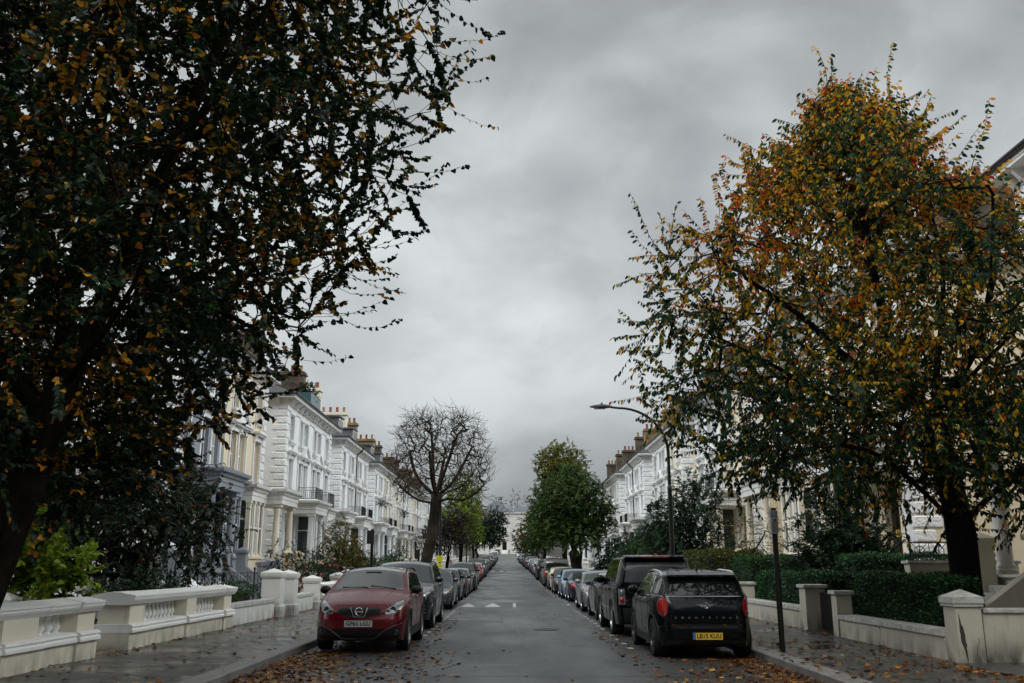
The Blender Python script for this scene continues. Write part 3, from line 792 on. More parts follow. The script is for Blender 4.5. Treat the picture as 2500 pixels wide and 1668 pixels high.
# ------------------------------------------------------------------ garden walls, piers, balustrades
def G(x, y): return zg(y) + .14
def cap_pyr(mb, x, y, w, z, over=.06, slab=.09, rise=.12):
    a = w/2 + over
    mb.box(x-a, x+a, y-a, y+a, z, z+slab)
    mb.add([(x-a,y-a,z+slab+.002),(x+a,y-a,z+slab+.002),(x+a,y+a,z+slab+.002),(x-a,y+a,z+slab+.002),(x,y,z+slab+rise)], [(0,1,4),(1,2,4),(2,3,4),(3,0,4)])
def pier(x, y, w, h, label, cap='pyramid', plinth=True, m=None, group=None, crack=False, gap=-.25):
    z = G(x, y); root = empty('gate_pier', (x, y, z)); tag(root, label, 'gate pier', group)
    mb = MB(); mb.cham(-w/2, w/2, -w/2, w/2, gap, h, .012)
    if plinth: mb.cham(-w/2-.05, w/2+.05, -w/2-.05, w/2+.05, gap-.01, h*.30, .03)
    mb.build('shaft', m or M_WALLW, root)
    c = MB()
    if cap == 'pyramid':
        c.box(-w/2-.03, w/2+.03, -w/2-.03, w/2+.03, h+.002, h+.05); cap_pyr(c, 0, 0, w, h+.052, .045)
    else: c.cham(-w/2-.05, w/2+.05, -w/2-.05, w/2+.05, h+.002, h+.085, .012)
    c.build('cap', M_COPE if cap != 'pyramid' or m is M_WALLC else (m or M_WALLW), root)
    if crack:
        r = random.Random(5); k = MB(); px, pz = -w/2 + w*.14, -.05
        L_, Rr = [], []
        for i in range(15):
            t = i/14; zz = h*(.02 + .86*t); ww = .052*math.sin(PI*min(1, t*1.05))**.7 * (1.25 if .35 < t < .75 else .7) + .004
            cx = px + .07*(1-t)**1.2 - .01 + r.uniform(-.006, .006)
            L_.append((cx-ww/2, zz)); Rr.append((cx+ww/2, zz))
        pts = L_ + Rr[::-1]
        for i in range(14):
            k.prism([L_[i], Rr[i], Rr[i+1], L_[i+1]], 'y', -w/2-.006, -w/2+.02)
        k.build('crack', mat('crack in the render', (.050, .036, .024), .95), root)
        k = MB(); p = Vector((w/2*.55, -w/2-.002, h*.45))
        for i in range(6):
            q = p + Vector((r.uniform(-.03, .04), 0, -.06)); k.tube([p, q], .004, 4); p = q
        k.build('hairline_crack', mat('crack in the render', (.030, .022, .015), .95), root)
    return root
def low_wall(x, y0, y1, h, label, t=.34, side=1, m=None, cope=.09, group=None, slope=0.0):
    root = empty('garden_wall', (0, 0, 0)); tag(root, label, 'garden wall', group)
    m = m or M_WALLW; n = max(1, int((y1-y0)/4)); mb = MB(); c = MB()
    for i in range(n):
        a = y0 + (y1-y0)*i/n; b = y0 + (y1-y0)*(i+1)/n; za, zb_ = G(x, a), G(x, b)
        for (bb, q0, q1, ov) in ((mb, -.3, h, 0), (c, h+.002, h+cope, .04)):
            xa, xb = x + xc(a), x + xc(b)
            vs = [(xa-t/2-ov, a, za+q0), (xa+t/2+ov, a, za+q0), (xb+t/2+ov, b, zb_+q0), (xb-t/2-ov, b, zb_+q0), (xa-t/2-ov, a, za+q1), (xa+t/2+ov, a, za+q1), (xb+t/2+ov, b, zb_+q1), (xb-t/2-ov, b, zb_+q1)]
            bb.add(vs, [(3,2,1,0),(4,5,6,7),(1,2,6,5),(3,0,4,7)] + ([(0,1,5,4)] if i == 0 else []) + ([(2,3,7,6)] if i == n-1 else []))
    mb.build('wall', m, root); c.build('coping', M_COPE, root)
    return root
def baluster_me():
    mb = MB(); prof = [(.050,0),(.050,.03),(.036,.045),(.034,.06),(.062,.13),(.066,.17),(.050,.24),(.032,.32),(.028,.36),(.040,.375),(.040,.395),(.030,.41),(.046,.43),(.046,.46)]
    mb.lathe(prof, n=12)
    o = mb.build('baluster', M_BALUSW, None, smooth=40); me = o.data; bpy.data.objects.remove(o); return me
def balustrade(x, y0, y1, piers, label, h=1.0, t=.56):
    """piers: list of (yc, w); balusters fill the bays; profile plinth and coping follow"""
    z = G(x, (y0+y1)/2); root = empty('balustrade', (x, y0, z)); tag(root, label, 'balustrade', 'stone balustrades along the left pavement')
    L_ = y1 - y0
    mb = MB()
    prof = [(t/2,-.3),(t/2,.30),(t/2+.05,.30),(t/2+.05,.34),(t/2+.03,.37),(t/2+.045,.40),(t/2+.03,.425),(t/2-.03,.44)]
    mb.prism([(-a, b) for a, b in prof] + [(a, b) for a, b in prof[::-1]], 'y', 0, L_)
    for (yc, w) in piers:
        mb.prism([(-a-.05, b+.002) for a, b in prof] + [(a+.05, b+.002) for a, b in prof[::-1]], 'y', yc-w/2-.05, yc+w/2+.05)
    mb.build('plinth', M_BALUS, root)
    mb = MB(); mo = [(t/2+.002,.295),(t/2+.055,.30),(t/2+.055,.342),(t/2+.034,.372),(t/2+.05,.402),(t/2+.034,.43),(t/2-.02,.446)]
    mb.prism([(-a, b) for a, b in mo] + [(a, b) for a, b in mo[::-1]], 'y', -.004, L_+.004)
    for (yc, w) in piers: mb.prism([(-a-.05, b+.003) for a, b in mo] + [(a+.05, b+.003) for a, b in mo[::-1]], 'y', yc-w/2-.055, yc+w/2+.055)
    mb.build('moulding', M_BALUSW, root)
    for (yc, w) in piers:
        p = MB(); p.cham(-t/2-.0, t/2+.0, yc-w/2, yc+w/2, .44, h-.16, .008); p.build('pier', M_BALUS, root)
    mb = MB()
    cp = [(t/2-.04,h-.165),(t/2+.0,h-.16),(t/2+.02,h-.13),(t/2+.045,h-.10),(t/2+.06,h-.07),(t/2+.06,h-.035),(t/2+.075,h-.03),(t/2+.075,h-.0),(.06,h+.055)]
    mb.prism([(-a, b) for a, b in cp] + [(a, b) for a, b in cp[::-1]], 'y', -.05, L_+.05)
    for (yc, w) in piers[:1] + piers[-1:]:
        mb.prism([(-a-.045, b+.004) for a, b in cp] + [(a+.045, b+.004) for a, b in cp[::-1]], 'y', max(-.10, yc-w/2-.09), min(L_+.10, yc+w/2+.09))
    mb.build('coping', M_BALUSW, root)
    me = BAL
    for (a, wa), (b, wb) in zip(piers, piers[1:]):
        s0, s1 = a + wa/2, b - wb/2; n = max(1, int((s1-s0)/.205))
        for i in range(n):
            o = bpy.data.objects.new('baluster', me); COL.objects.link(o); o.parent = root
            o.location = (0, s0 + (s1-s0)*(i+.5)/n, .432); o.scale = (1, 1, (h-.165-.432)/.46)
    return root
# ------------------------------------------------------------------ trees
class Skel:
    def __init__(s): s.p = []; s.par = []; s.d = []; s.buf = np.zeros((4096, 3)); s.n = 0
    def add(s, p, par):
        p = np.asarray(p, float)
        if s.n >= len(s.buf): s.buf = np.vstack([s.buf, np.zeros_like(s.buf)])
        s.buf[s.n] = p; s.p.append(p); s.par.append(par)
        s.d.append(unit(p - s.p[par]) if par >= 0 else np.array([0, 0, 1.0])); s.n += 1
        return s.n - 1
    def limb(s, pts, par=-1, step=.35):
        """add a smooth limb through pts, return the node ids"""
        ids = []; pts = [np.asarray(p, float) for p in pts]
        if par < 0: par = s.add(pts[0], -1)
        else: pts = [s.p[par]] + pts
        for i in range(len(pts)-1):
            p0 = pts[max(i-1, 0)]; p1 = pts[i]; p2 = pts[i+1]; p3 = pts[min(i+2, len(pts)-1)]
            n = max(1, int(np.linalg.norm(p2-p1)/step))
            for k in range(1, n+1):
                t = k/n
                q = .5*((2*p1) + (-p0+p2)*t + (2*p0-5*p1+4*p2-p3)*t*t + (-p0+3*p1-3*p2+p3)*t**3)
                par = s.add(q, par); ids.append(par)
        return ids
    def reach(s, T, rng, step=.3, jit=.05, sag=0.0, out=.5, up=0.0):
        """grow a curved branch from the nearest node to each target, nearest targets first"""
        T = np.asarray(T, float)
        base = s.buf[:s.n]
        dist = np.array([np.min(np.sum((base - t)**2, 1)) for t in T])
        ends = []
        for t in T[np.argsort(dist)]:
            B = s.buf[:s.n]; dv = t - B; dd = np.linalg.norm(dv, axis=1)
            i = int(np.argmin(dd))
            a = s.p[i]; L_ = dd[i]
            if L_ < step*.6: ends.append(i); continue
            c1 = a + (s.d[i]*out*L_*.5) + np.array([0, 0, up*L_*.3]); n = max(2, int(L_/step)); par = i
            for k in range(1, n+1):
                u = k/n; q = (1-u)**2*a + 2*u*(1-u)*c1 + u*u*t
                if k < n: q = q + rng.normal(0, jit*step, 3)
                q[2] -= sag*L_*u*(1-u)
                par = s.add(q, par)
            ends.append(par)
        return ends
    def mesh(s, r_tip, r_base, expo=2.3, sides=(10, 7, 5), taper=.75, minr=0.0):
        n = s.n; ch = [[] for _ in range(n)]
        for i in range(n):
            if s.par[i] >= 0: ch[s.par[i]].append(i)
        w = np.zeros(n)
        for i in range(n-1, -1, -1):
            if not ch[i]: w[i] = 1.0
            if s.par[i] >= 0: w[s.par[i]] += w[i]
        k = (r_base/r_tip) / (w.max() ** (1/expo))
        rad = r_tip * np.power(w, 1/expo) * (1 + (k-1)*(np.power(w/w.max(), taper)))
        rad = np.maximum(rad, minr)
        mb = MB(); seen = set()
        starts = [i for i in range(n) if s.par[i] < 0]
        stack = [(i, None) for i in starts]
        while stack:
            i, p = stack.pop()
            chain = [] if p is None else [p]
            j = i
            while True:
                chain.append(j)
                if not ch[j]: break
                c = sorted(ch[j], key=lambda q: -w[q])
                for q in c[1:]: stack.append((q, j))
                j = c[0]
            if len(chain) < 2: continue
            rr_ = [rad[q] for q in chain]
            if p is not None: rr_[0] = min(rad[p]*.8, rad[chain[1]]*1.15)
            pts = [s.p[q] for q in chain]
            r0 = max(rr_); ns = sides[0] if r0 > .09 else (sides[1] if r0 > .03 else sides[2])
            mb.tube(pts, rr_, ns, cap=True)
        return mb, rad

def rand_unit(r, n): return unit(r.normal(0, 1, (n, 3)))

def sprays(sk, ends, r, per, length, leaf, mb=None, droop=.25, hang=0.3, twig=.004, spread=.9, flat=.35, upcurl=0.0, tip=False, wob=.35):
    """leafy twigs beyond the branch ends; returns leaf position, direction, normal, size"""
    P = []; D = []; Nn = []; S = []
    for e in ends:
        p = sk.p[e].copy(); d = sk.d[e].copy()
        d = unit(d + r.normal(0, wob, 3)); n = max(3, int(per * r.uniform(.6, 1.35))); L_ = length * r.uniform(.6, 1.3)
        pts = [p.copy()]; m = 4
        for k in range(m):
            d = unit(d + np.array([0, 0, -droop/m + upcurl*k/m]) + r.normal(0, .10, 3)); p = p + d*(L_/m); pts.append(p.copy())
        pts = np.array(pts)
        if mb is not None: mb.tube(pts, [twig*1.5, twig*1.3, twig, twig*.8, twig*.5], 3, cap=False)
        side = unit(np.cross(d, [0, 0, 1.0]) + r.normal(0, .12, 3)); upn = unit(np.cross(side, d))
        for k in range(n):
            t = (k + r.uniform(.2, .8)) / n if not tip else 1 - (k/n)**1.5*.8
            f = t*m; i = min(int(f), m-1); q = pts[i] + (pts[i+1]-pts[i])*(f-i)
            sg = 1 if k % 2 else -1
            ld = unit(d*(.55) + side*sg*spread + r.normal(0, .30, 3) + np.array([0, 0, -hang]))
            ln = unit(upn + side*sg*flat*-.5 + r.normal(0, .45, 3))
            P.append(q); D.append(ld); Nn.append(ln); S.append(leaf * r.uniform(.62, 1.2))
    return np.array(P), np.array(D), np.array(Nn), np.array(S)

M_LIME = leafmat('lime leaf colours', [(0, (.003, .011, .006)), (.48, (.010, .028, .009)), (.62, (.035, .065, .010)), (.74, (.30, .17, .010)), (.90, (.55, .23, .012)), (1, (.24, .06, .010))], trans=.34)
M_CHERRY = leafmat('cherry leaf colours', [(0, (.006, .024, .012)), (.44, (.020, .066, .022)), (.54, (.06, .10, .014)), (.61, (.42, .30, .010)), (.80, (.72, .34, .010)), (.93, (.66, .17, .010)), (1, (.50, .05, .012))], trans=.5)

def lime_tree():
    r = np.random.default_rng(3)
    root = empty('lime_tree', (-6.55, 11.0, zg(11)+.14)); o = np.array(root.location)
    tag(root, 'big leaning lime tree with dark and orange heart-shaped leaves overhanging the road', 'tree')
    sk = Skel()
    W_ = lambda *q: np.array(q) - o
    t = sk.limb([W_(-6.55, 11, 0.05), W_(-6.25, 11, 1.0), W_(-5.75, 11, 2.9), W_(-5.12, 11.1, 4.9), W_(-4.62, 11.2, 6.6), W_(-4.2, 11.3, 8.1), W_(-3.7, 11.5, 10.2), W_(-3.4, 11.7, 12.5)])
    near = lambda z: min(t, key=lambda i: abs(sk.p[i][2] + o[2] - z))
    sk.limb([W_(-4.55, 10.7, 6.2), W_(-3.7, 10.5, 7.5), W_(-2.9, 10.4, 9.2), W_(-2.4, 10.4, 11.0)], near(5.3))
    sk.limb([W_(-6.2, 12.3, 5.2), W_(-6.6, 13.4, 7.5), W_(-6.9, 14.0, 10.5)], near(3.6))
    sk.limb([W_(-6.4, 9.8, 4.6), W_(-7.0, 8.6, 6.4), W_(-7.2, 8.0, 9.0)], near(3.2))
    sk.limb([W_(-7.0, 11.4, 4.8), W_(-8.4, 11.8, 7.0), W_(-9.6, 12.2, 9.5)], near(3.4))
    sk.limb([W_(-4.2, 9.7, 4.6), W_(-3.6, 8.7, 5.2)], near(3.9)); sk.limb([W_(-4.4, 12.3, 4.7), W_(-3.6, 13.4, 5.2)], near(4.0))
    # crown: wide, reaching farther over the road the higher up, hanging low to the left
    def edge(z): return float(np.interp(z, [2.3, 2.6, 3.1, 3.6, 4.1, 4.7, 5.4, 6.1, 7.0, 8.2, 10, 12, 14], [-6.1, -5.6, -5.0, -4.4, -3.65, -3.05, -2.65, -2.1, -1.55, -1.05, -.8, -1.3, -3.2]))
    T = []
    while len(T) < 9600:
        z = r.uniform(2.35, 14.2); xe = edge(z); cx = -7.2; cy = 11.9
        a = r.uniform(0, 2*PI); ry = float(np.interp(z, [2.3, 4, 8, 14], [3.4, 5.0, 5.8, 3.6])); rx = (xe - cx) if math.cos(a) > 0 else float(np.interp(z, [2.3, 5, 14], [3.4, 5.4, 3.5]))
        q = r.uniform(0, 1)**.42
        x = cx + rx*q*math.cos(a) + r.normal(0, .12); y = cy + ry*q*math.sin(a)
        if z < 2.2 + .5*math.sin(x*2.1 + y) + .35*max(0, x+5): continue
        if y < 8.1 or (x > xe - 1.4 and r.random() < .42): continue
        # clumps and gaps
        if math.sin(x*2.3 + 1.0)*math.sin(y*2.0)*math.sin(z*2.6 + .7) < -.42: continue
        T.append((x, y, z))
    T = np.array(T) - o
    ends = sk.reach(T, r, step=.30, jit=.16, sag=.05, out=.7)
    mb, rad = sk.mesh(.0055, .28, expo=2.35, minr=.005, taper=.5)
    tw = MB()
    P, D, Nn, S = sprays(sk, ends, r, 33, .60, .073, tw, droop=.10, hang=.42, twig=.0032, upcurl=.25)
    # long thin shoots reaching out over the road
    far = [e for e in ends if sk.p[e][0] + o[0] > edge(sk.p[e][2] + o[2]) - .75]
    far = [far[i] for i in r.choice(len(far), min(len(far), 150), replace=False)]
    keep = [sk.d[e].copy() for e in far]
    for e in far: sk.d[e] = unit(np.array([1.0, r.normal(0, .35), r.normal(-.05, .16)]))
    P2, D2, N2, S2 = sprays(sk, far, r, 11, 1.05, .078, tw, droop=.22, hang=.5, twig=.0034, upcurl=.5, tip=True)
    P, D, Nn, S = (np.concatenate(q) for q in ((P, P2), (D, D2), (Nn, N2), (S, S2)))
    mb.build('trunk', M_BARK, root, smooth=60)
    tw.build('twigs', M_TWIG, root)
    # autumn colour comes branch by branch
    n = len(P); ph = np.sin(P[:,0]*1.7+P[:,1]*1.3)+np.sin(P[:,2]*1.9+P[:,0]*.8)
    cl = np.sin(P[:,0]*3.1+P[:,2]*1.7)*np.sin(P[:,1]*2.7-P[:,2]*2.3+1) + .5*ph
    tint = np.where(r.random(n) < np.clip(.08 + .32*cl, .015, .75), r.uniform(.66, 1, n), r.uniform(0, .62, n))
    leaves('crown', P, D, Nn, S, tint, M_LIME, root, shape='round')
    print('lime leaves', n)

def cherry_tree():
    r = np.random.default_rng(8)
    root = empty('cherry_tree', (8.42, 17.5, zg(17)+.12)); o = np.array(root.location)
    tag(root, 'spreading cherry tree with green and orange drooping leaves behind the cracked pillar', 'tree')
    sk = Skel(); W_ = lambda *q: np.array(q) - o
    t = sk.limb([W_(8.42, 17.5, 0), W_(8.40, 17.5, 1.2), W_(8.40, 17.5, 2.3), W_(8.26, 17.5, 3.4), W_(8.12, 17.5, 4.4)])
    e = t[-1]
    l1 = sk.limb([W_(7.5, 17.3, 5.3), W_(7.2, 17.2, 6.6), W_(7.0, 17.1, 8.2), W_(6.8, 17.1, 9.9)], e)
    sk.limb([W_(7.0, 17.0, 4.3), W_(5.9, 16.7, 4.6), W_(4.8, 16.5, 5.2), W_(3.8, 16.4, 5.7)], t[-3])
    sk.limb([W_(6.7, 17.4, 5.4), W_(5.6, 17.3, 6.4), W_(4.6, 17.2, 7.1)], e)
    sk.limb([W_(8.5, 17.6, 6.0), W_(8.7, 17.6, 7.6), W_(8.4, 17.5, 9.4)], e)
    sk.limb([W_(9.2, 17.6, 5.4), W_(10.4, 17.5, 6.6), W_(11.2, 17.4, 8.0)], e); sk.limb([W_(8.75, 17.0, 5.6), W_(9.2, 16.6, 7.0), W_(9.35, 16.4, 8.4)], e); sk.limb([W_(8.7, 18.4, 5.6), W_(9.3, 19.0, 7.2), W_(9.4, 19.3, 8.4)], e)
    sk.limb([W_(8.3, 16.2, 5.2), W_(8.2, 15.0, 6.3), W_(8.0, 14.2, 7.6)], e); sk.limb([W_(8.2, 18.9, 5.3), W_(8.0, 20.2, 6.8)], e)
    sk.limb([W_(6.9, 16.9, 3.5), W_(5.9, 16.4, 3.7)], t[-6]); sk.limb([W_(9.4, 17.0, 3.3), W_(10.3, 16.6, 3.4)], t[-6])
    def left(z): return float(np.interp(z, [2.3, 3.0, 3.5, 4.5, 5.2, 5.8, 7.0, 7.7, 8.4, 9.5, 10.3, 11.2], [5.6, 5.2, 3.9, 2.6, 2.9, 2.45, 2.75, 2.9, 4.3, 5.0, 6.4, 7.2]))
    def right(z): return float(np.interp(z, [2.3, 4, 6, 7.5, 8.6, 9.6, 10.4, 11.2], [11.2, 12.4, 12.0, 10.4, 8.9, 8.0, 7.5, 7.2]))
    T = []
    while len(T) < 3900:
        z = 2.4 + 8.3*r.random()**.8; cx = float(np.interp(z, [3, 7, 11], [8.2, 7.5, 6.9]))
        a = r.uniform(0, 2*PI); rr_ = (cx - left(z)) if math.cos(a) < 0 else (right(z) - cx)
        q = r.uniform(0, 1)**(.36 if math.cos(a) < 0 else .45); x = cx + rr_*q*math.cos(a); y = 17.4 + min(rr_, 4.3)*q*math.sin(a)
        if z < 2.95 + .10*min(abs(x-8.2), 4) + .25*math.sin(x*3+y) - (.5 if x > 8.2 else 0): continue
        if math.sin(x*2.1)*math.sin(y*1.9+.5)*math.sin(z*2.5) < -.14: continue
        if z > 4 and q > .45 and math.sin(z*4.6 + 1.6*math.sin(a*2.0) - .5*x) < -.62: continue
        T.append((x, y, z))
    for (x, y, z) in ((6.4, 16.8, 11.3), (6.5, 16.8, 10.9), (6.6, 16.9, 10.4), (7.7, 17, 11.2), (7.8, 17.1, 10.8), (7.4, 17.2, 10.5), (7.5, 17.0, 10.1), (5.0, 16.7, 9.5), (5.8, 16.9, 9.9), (7.1, 16.8, 10.3), (8.6, 17.0, 10.0), (6.5, 16.8, 9.9), (2.6, 16.4, 7.7), (2.45, 16.4, 5.75), (2.5, 16.5, 4.55), (4.0, 16.5, 8.35), (2.55, 16.6, 7.0), (4.6, 16.5, 8.8)): T.append((x, y, z))
    while len(T) < 3900 + 560:
        a = r.uniform(0, 2*PI); q = r.random()**.5*3.9; x, y = 8.3 + q*math.cos(a), 17.3 + min(3.5, 3.9)*q/3.9*math.sin(a); T.append((x, y, r.uniform(3.0, 5.4) + .1*q))
    ends = sk.reach(np.array(T) - o, r, step=.30, jit=.14, sag=-.02, out=.6, up=.12)
    mb, rad = sk.mesh(.0065, .265, expo=2.3, minr=.006, taper=.7)
    # uneven swollen trunk
    tw = MB()
    P, D, Nn, S = sprays(sk, ends, r, 26, .84, .108, tw, wob=.22, droop=-.12, hang=.95, twig=.0042, spread=.75)
    mb.build('trunk', M_BARKC, root, smooth=60); tw.build('twigs', M_TWIG, root)
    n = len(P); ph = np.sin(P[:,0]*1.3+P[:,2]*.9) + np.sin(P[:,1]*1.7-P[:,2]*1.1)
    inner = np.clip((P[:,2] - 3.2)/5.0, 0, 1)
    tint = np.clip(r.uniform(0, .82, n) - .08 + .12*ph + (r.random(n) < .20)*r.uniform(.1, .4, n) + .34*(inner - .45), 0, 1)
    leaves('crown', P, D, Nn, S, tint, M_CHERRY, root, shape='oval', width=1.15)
    print('cherry leaves', n)

def plane_tree():
    r = np.random.default_rng(21)
    root = empty('bare_plane_tree', (-4.75, 52, zg(52)+.12)); o = np.array(root.location); W_ = lambda *q: np.array(q) - o
    tag(root, 'bare pollarded plane tree with a bent mottled trunk beside the parked cars', 'tree')
    sk = Skel()
    t = sk.limb([W_(-4.85, 52, .1), W_(-4.85, 52, 1.2), W_(-4.55, 52, 2.8), W_(-4.35, 52, 4.0), W_(-4.25, 52, 5.4)], step=.4)
    tips = []
    def limb(p, a=None):
        ids = sk.limb([W_(*q) for q in p], a if a is not None else t[-1], step=.35); return ids
    L_ = [limb([(-4.4, 52, 6.3), (-4.5, 52, 7.6), (-4.6, 52.1, 8.9)]), limb([(-3.9, 51.8, 6.4), (-3.5, 51.7, 7.6), (-3.1, 51.6, 8.8)]),
          limb([(-3.5, 52.2, 6.0), (-2.9, 52.4, 7.0), (-2.3, 52.5, 8.2)]), limb([(-5.0, 52.3, 6.0), (-5.6, 52.6, 6.9), (-5.9, 52.8, 8.0)]),
          limb([(-3.6, 51.6, 5.2), (-2.7, 51.4, 5.15), (-1.9, 51.3, 5.6), (-1.3, 51.2, 6.3)], t[-2]), limb([(-5.1, 51.6, 5.1), (-5.9, 51.3, 5.6), (-6.5, 51.2, 6.2)], t[-2]),
          limb([(-4.2, 53.2, 6.2), (-4.0, 54.2, 7.8)]), limb([(-4.4, 50.8, 6.2), (-4.5, 49.9, 7.6)]), limb([(-3.7, 52.0, 5.6), (-2.9, 52.0, 5.9), (-2.2, 51.9, 6.6)], t[-2])]
    T = []
    while len(T) < 1500:
        z = r.uniform(5.3, 10.0); a = r.uniform(0, 2*PI); q = r.random()**.4
        R_ = float(np.interp(z, [5.3, 6.2, 7.5, 9, 10.0], [2.4, 3.1, 2.9, 2.6, 1.9]))
        x = -4.1 + R_*q*math.cos(a); y = 52 + R_*q*math.sin(a)
        if q < .35 and z < 7: continue
        if math.sin(x*2.2+.6)*math.sin(z*2.1)*math.sin(y*2) < -.3: continue
        T.append((x, y, z + r.normal(0, .15)))
    ends = sk.reach(np.array(T) - o, r, step=.25, jit=.16, sag=-.06, out=.45, up=.45)
    # knuckled shoots
    for e in list(ends):
        for _ in range(2):
            d = unit(sk.d[e] + r.normal(0, .5, 3) + np.array([0, 0, .35])); p = sk.p[e]; par = e
            for k in range(4): p = p + d*.14 + r.normal(0, .025, 3); par = sk.add(p, par)
    mb, rad = sk.mesh(.0065, .31, expo=2.4, minr=.0062)
    mb.build('trunk', M_BARKP, root, smooth=60)
    sel = r.choice(ends, 120)
    P = np.array([sk.p[e] for e in sel]) + r.normal(0, .15, (120, 3)); P[:70, 2] = np.minimum(P[:70, 2], 6.4 - o[2] + r.normal(0, .5, 70))
    leaves('crown', P, rand_unit(r, 120), rand_unit(r, 120), r.uniform(.08, .16, 120), r.uniform(.0, 1, 120), leafmat('withered plane leaf', [(0, (.05, .03, .012)), (1, (.16, .07, .02))]), root, shape='torn')

def bushy(name, base, crown, n_t, per, leaf, material, label, cat='tree', trunk_h=2.0, r_base=.2, seed=1, spray=.6, bark=None, shape='oval', hang=.35, group=None,
          trunks=1, tint=lambda r, P: r.random(len(P)), droop=.1, twigs=True, expo=2.3, lump=.22, berries=None, pad=.45, width=1.2):
    """tree or shrub: crown = list of ellipsoids (x, y, z, rx, ry, rz) relative to base"""
    r = np.random.default_rng(seed)
    root = empty(name, base); tag(root, label, cat, group)
    sk = Skel(); c0 = np.mean([c[:3] for c in crown], 0)
    for k in range(trunks):
        off = np.array([r.normal(0, .12*trunks), r.normal(0, .12*trunks), 0]) if trunks > 1 else np.zeros(3)
        tid = sk.limb([off, off + np.array([r.normal(0, .05), 0, trunk_h*.5]), off*1.6 + np.array([r.normal(0, .1), 0, trunk_h])], step=max(.1, trunk_h/6))
        for c in crown: sk.limb([np.array(c[:3])*np.array([.5, .5, .75]) + np.array([0, 0, trunk_h*.25]), np.array(c[:3])], tid[-1], step=max(.15, c[5]/4))
    vol = np.array([c[3]*c[4]*c[5] for c in crown]); T = []
    pick = r.choice(len(crown), size=n_t*8, p=vol/vol.sum())
    for ci in pick:
        if len(T) >= n_t: break
        c = crown[ci]; u = rand_unit(r, 1)[0]*r.random()**pad
        p = np.array(c[:3]) + u*np.array(c[3:6])
        if p[2] < .15: continue
        k = 5.0/max(c[3:6])
        if math.sin(p[0]*k+seed)*math.sin(p[1]*k)*math.sin(p[2]*k+1) < -lump: continue
        T.append(p)
    ends = sk.reach(np.array(T), r, step=max(.15, leaf*2.5), jit=.15, out=.6, up=.1)
    mb, rad = sk.mesh(max(.004, leaf*.05), r_base, expo=expo, sides=(8, 5, 3), minr=leaf*.04)
    tw = (mb if cat != 'tree' else MB()) if twigs else None
    P, D, Nn, S = sprays(sk, ends, r, per, spray, leaf, tw, droop=droop, hang=hang, twig=max(.003, leaf*.03))
    mb.build('trunk' if cat == 'tree' else 'stems', bark or M_BARK, root, smooth=60)
    if tw is not None and tw is not mb: tw.build('twigs', M_TWIG, root)
    leaves('crown' if cat == 'tree' else 'foliage', P, D, Nn, S, np.clip(tint(r, P), 0, 1), material, root, shape=shape, width=width)
    if berries:
        m_, nb, rb = berries[:3]; b = MB(); q = r.choice(len(P), nb)
        for i in q:
            p = P[i] + r.normal(0, .03, 3); s_ = rb*r.uniform(.7, 1.3)
            b.lathe([(.001, -s_), (s_*.8, -s_*.5), (s_, 0), (s_*.8, s_*.5), (.001, s_)], *p, n=6)
        bo = b.build(berries[3], m_, root, smooth=180); bo['kind'] = 'stuff'
    return root

def hedge(name, x0, x1, y0, y1, z0, z1, n, leaf, material, label, seed=1, group=None, wav=.03):
    """clipped box hedge: leaves through a shell round its dark twiggy core"""
    r = np.random.default_rng(seed)
    root = empty(name, ((x0+x1)/2, (y0+y1)/2, z0)); tag(root, label, 'hedge', group); o = np.array(root.location)
    w, l, h = x1-x0, y1-y0, z1-z0
    A = np.array([l*h, l*h, w*h, w*h, w*l*1.1]); f = r.choice(5, n, p=A/A.sum())
    u, v = r.random(n), r.random(n); dep = np.abs(r.normal(0, .075, n))
    P = np.zeros((n, 3)); O = np.zeros((n, 3))
    for k in range(5):
        q = f == k
        if k < 2: P[q] = np.stack([np.where(k == 0, x0+dep[q], x1-dep[q]), y0+l*u[q], z0+h*v[q]], 1); O[q] = (-1 if k == 0 else 1, 0, 0)
        elif k < 4: P[q] = np.stack([x0+w*u[q], np.where(k == 2, y0+dep[q], y1-dep[q]), z0+h*v[q]], 1); O[q] = (0, -1 if k == 2 else 1, 0)
        else: P[q] = np.stack([x0+w*u[q], y0+l*v[q], z1-dep[q]], 1); O[q] = (0, 0, 1)
    bump = wav*(np.sin(P[:,1]*3.1+P[:,2]*2+seed) + np.sin(P[:,0]*4-P[:,1]*1.7+P[:,2]*3.3))
    P = P + O*bump[:, None] + r.normal(0, .015, (n, 3))
    ed = (P[:,2]-z0)/h; P[:,0] = np.where(ed > .9, (x0+x1)/2 + (P[:,0]-(x0+x1)/2)*.96, P[:,0])
    D = unit(O*.45 + rand_unit(r, n)*1.0 + np.array([0, 0, .25])); Nn = unit(O*.7 + rand_unit(r, n)*.9)
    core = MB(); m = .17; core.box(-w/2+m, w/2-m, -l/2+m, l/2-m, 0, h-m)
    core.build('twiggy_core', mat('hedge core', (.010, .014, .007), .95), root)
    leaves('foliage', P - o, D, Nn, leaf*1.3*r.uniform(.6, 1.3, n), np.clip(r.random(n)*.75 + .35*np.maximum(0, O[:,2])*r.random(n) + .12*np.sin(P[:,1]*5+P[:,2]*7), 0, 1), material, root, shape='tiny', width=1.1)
    return root
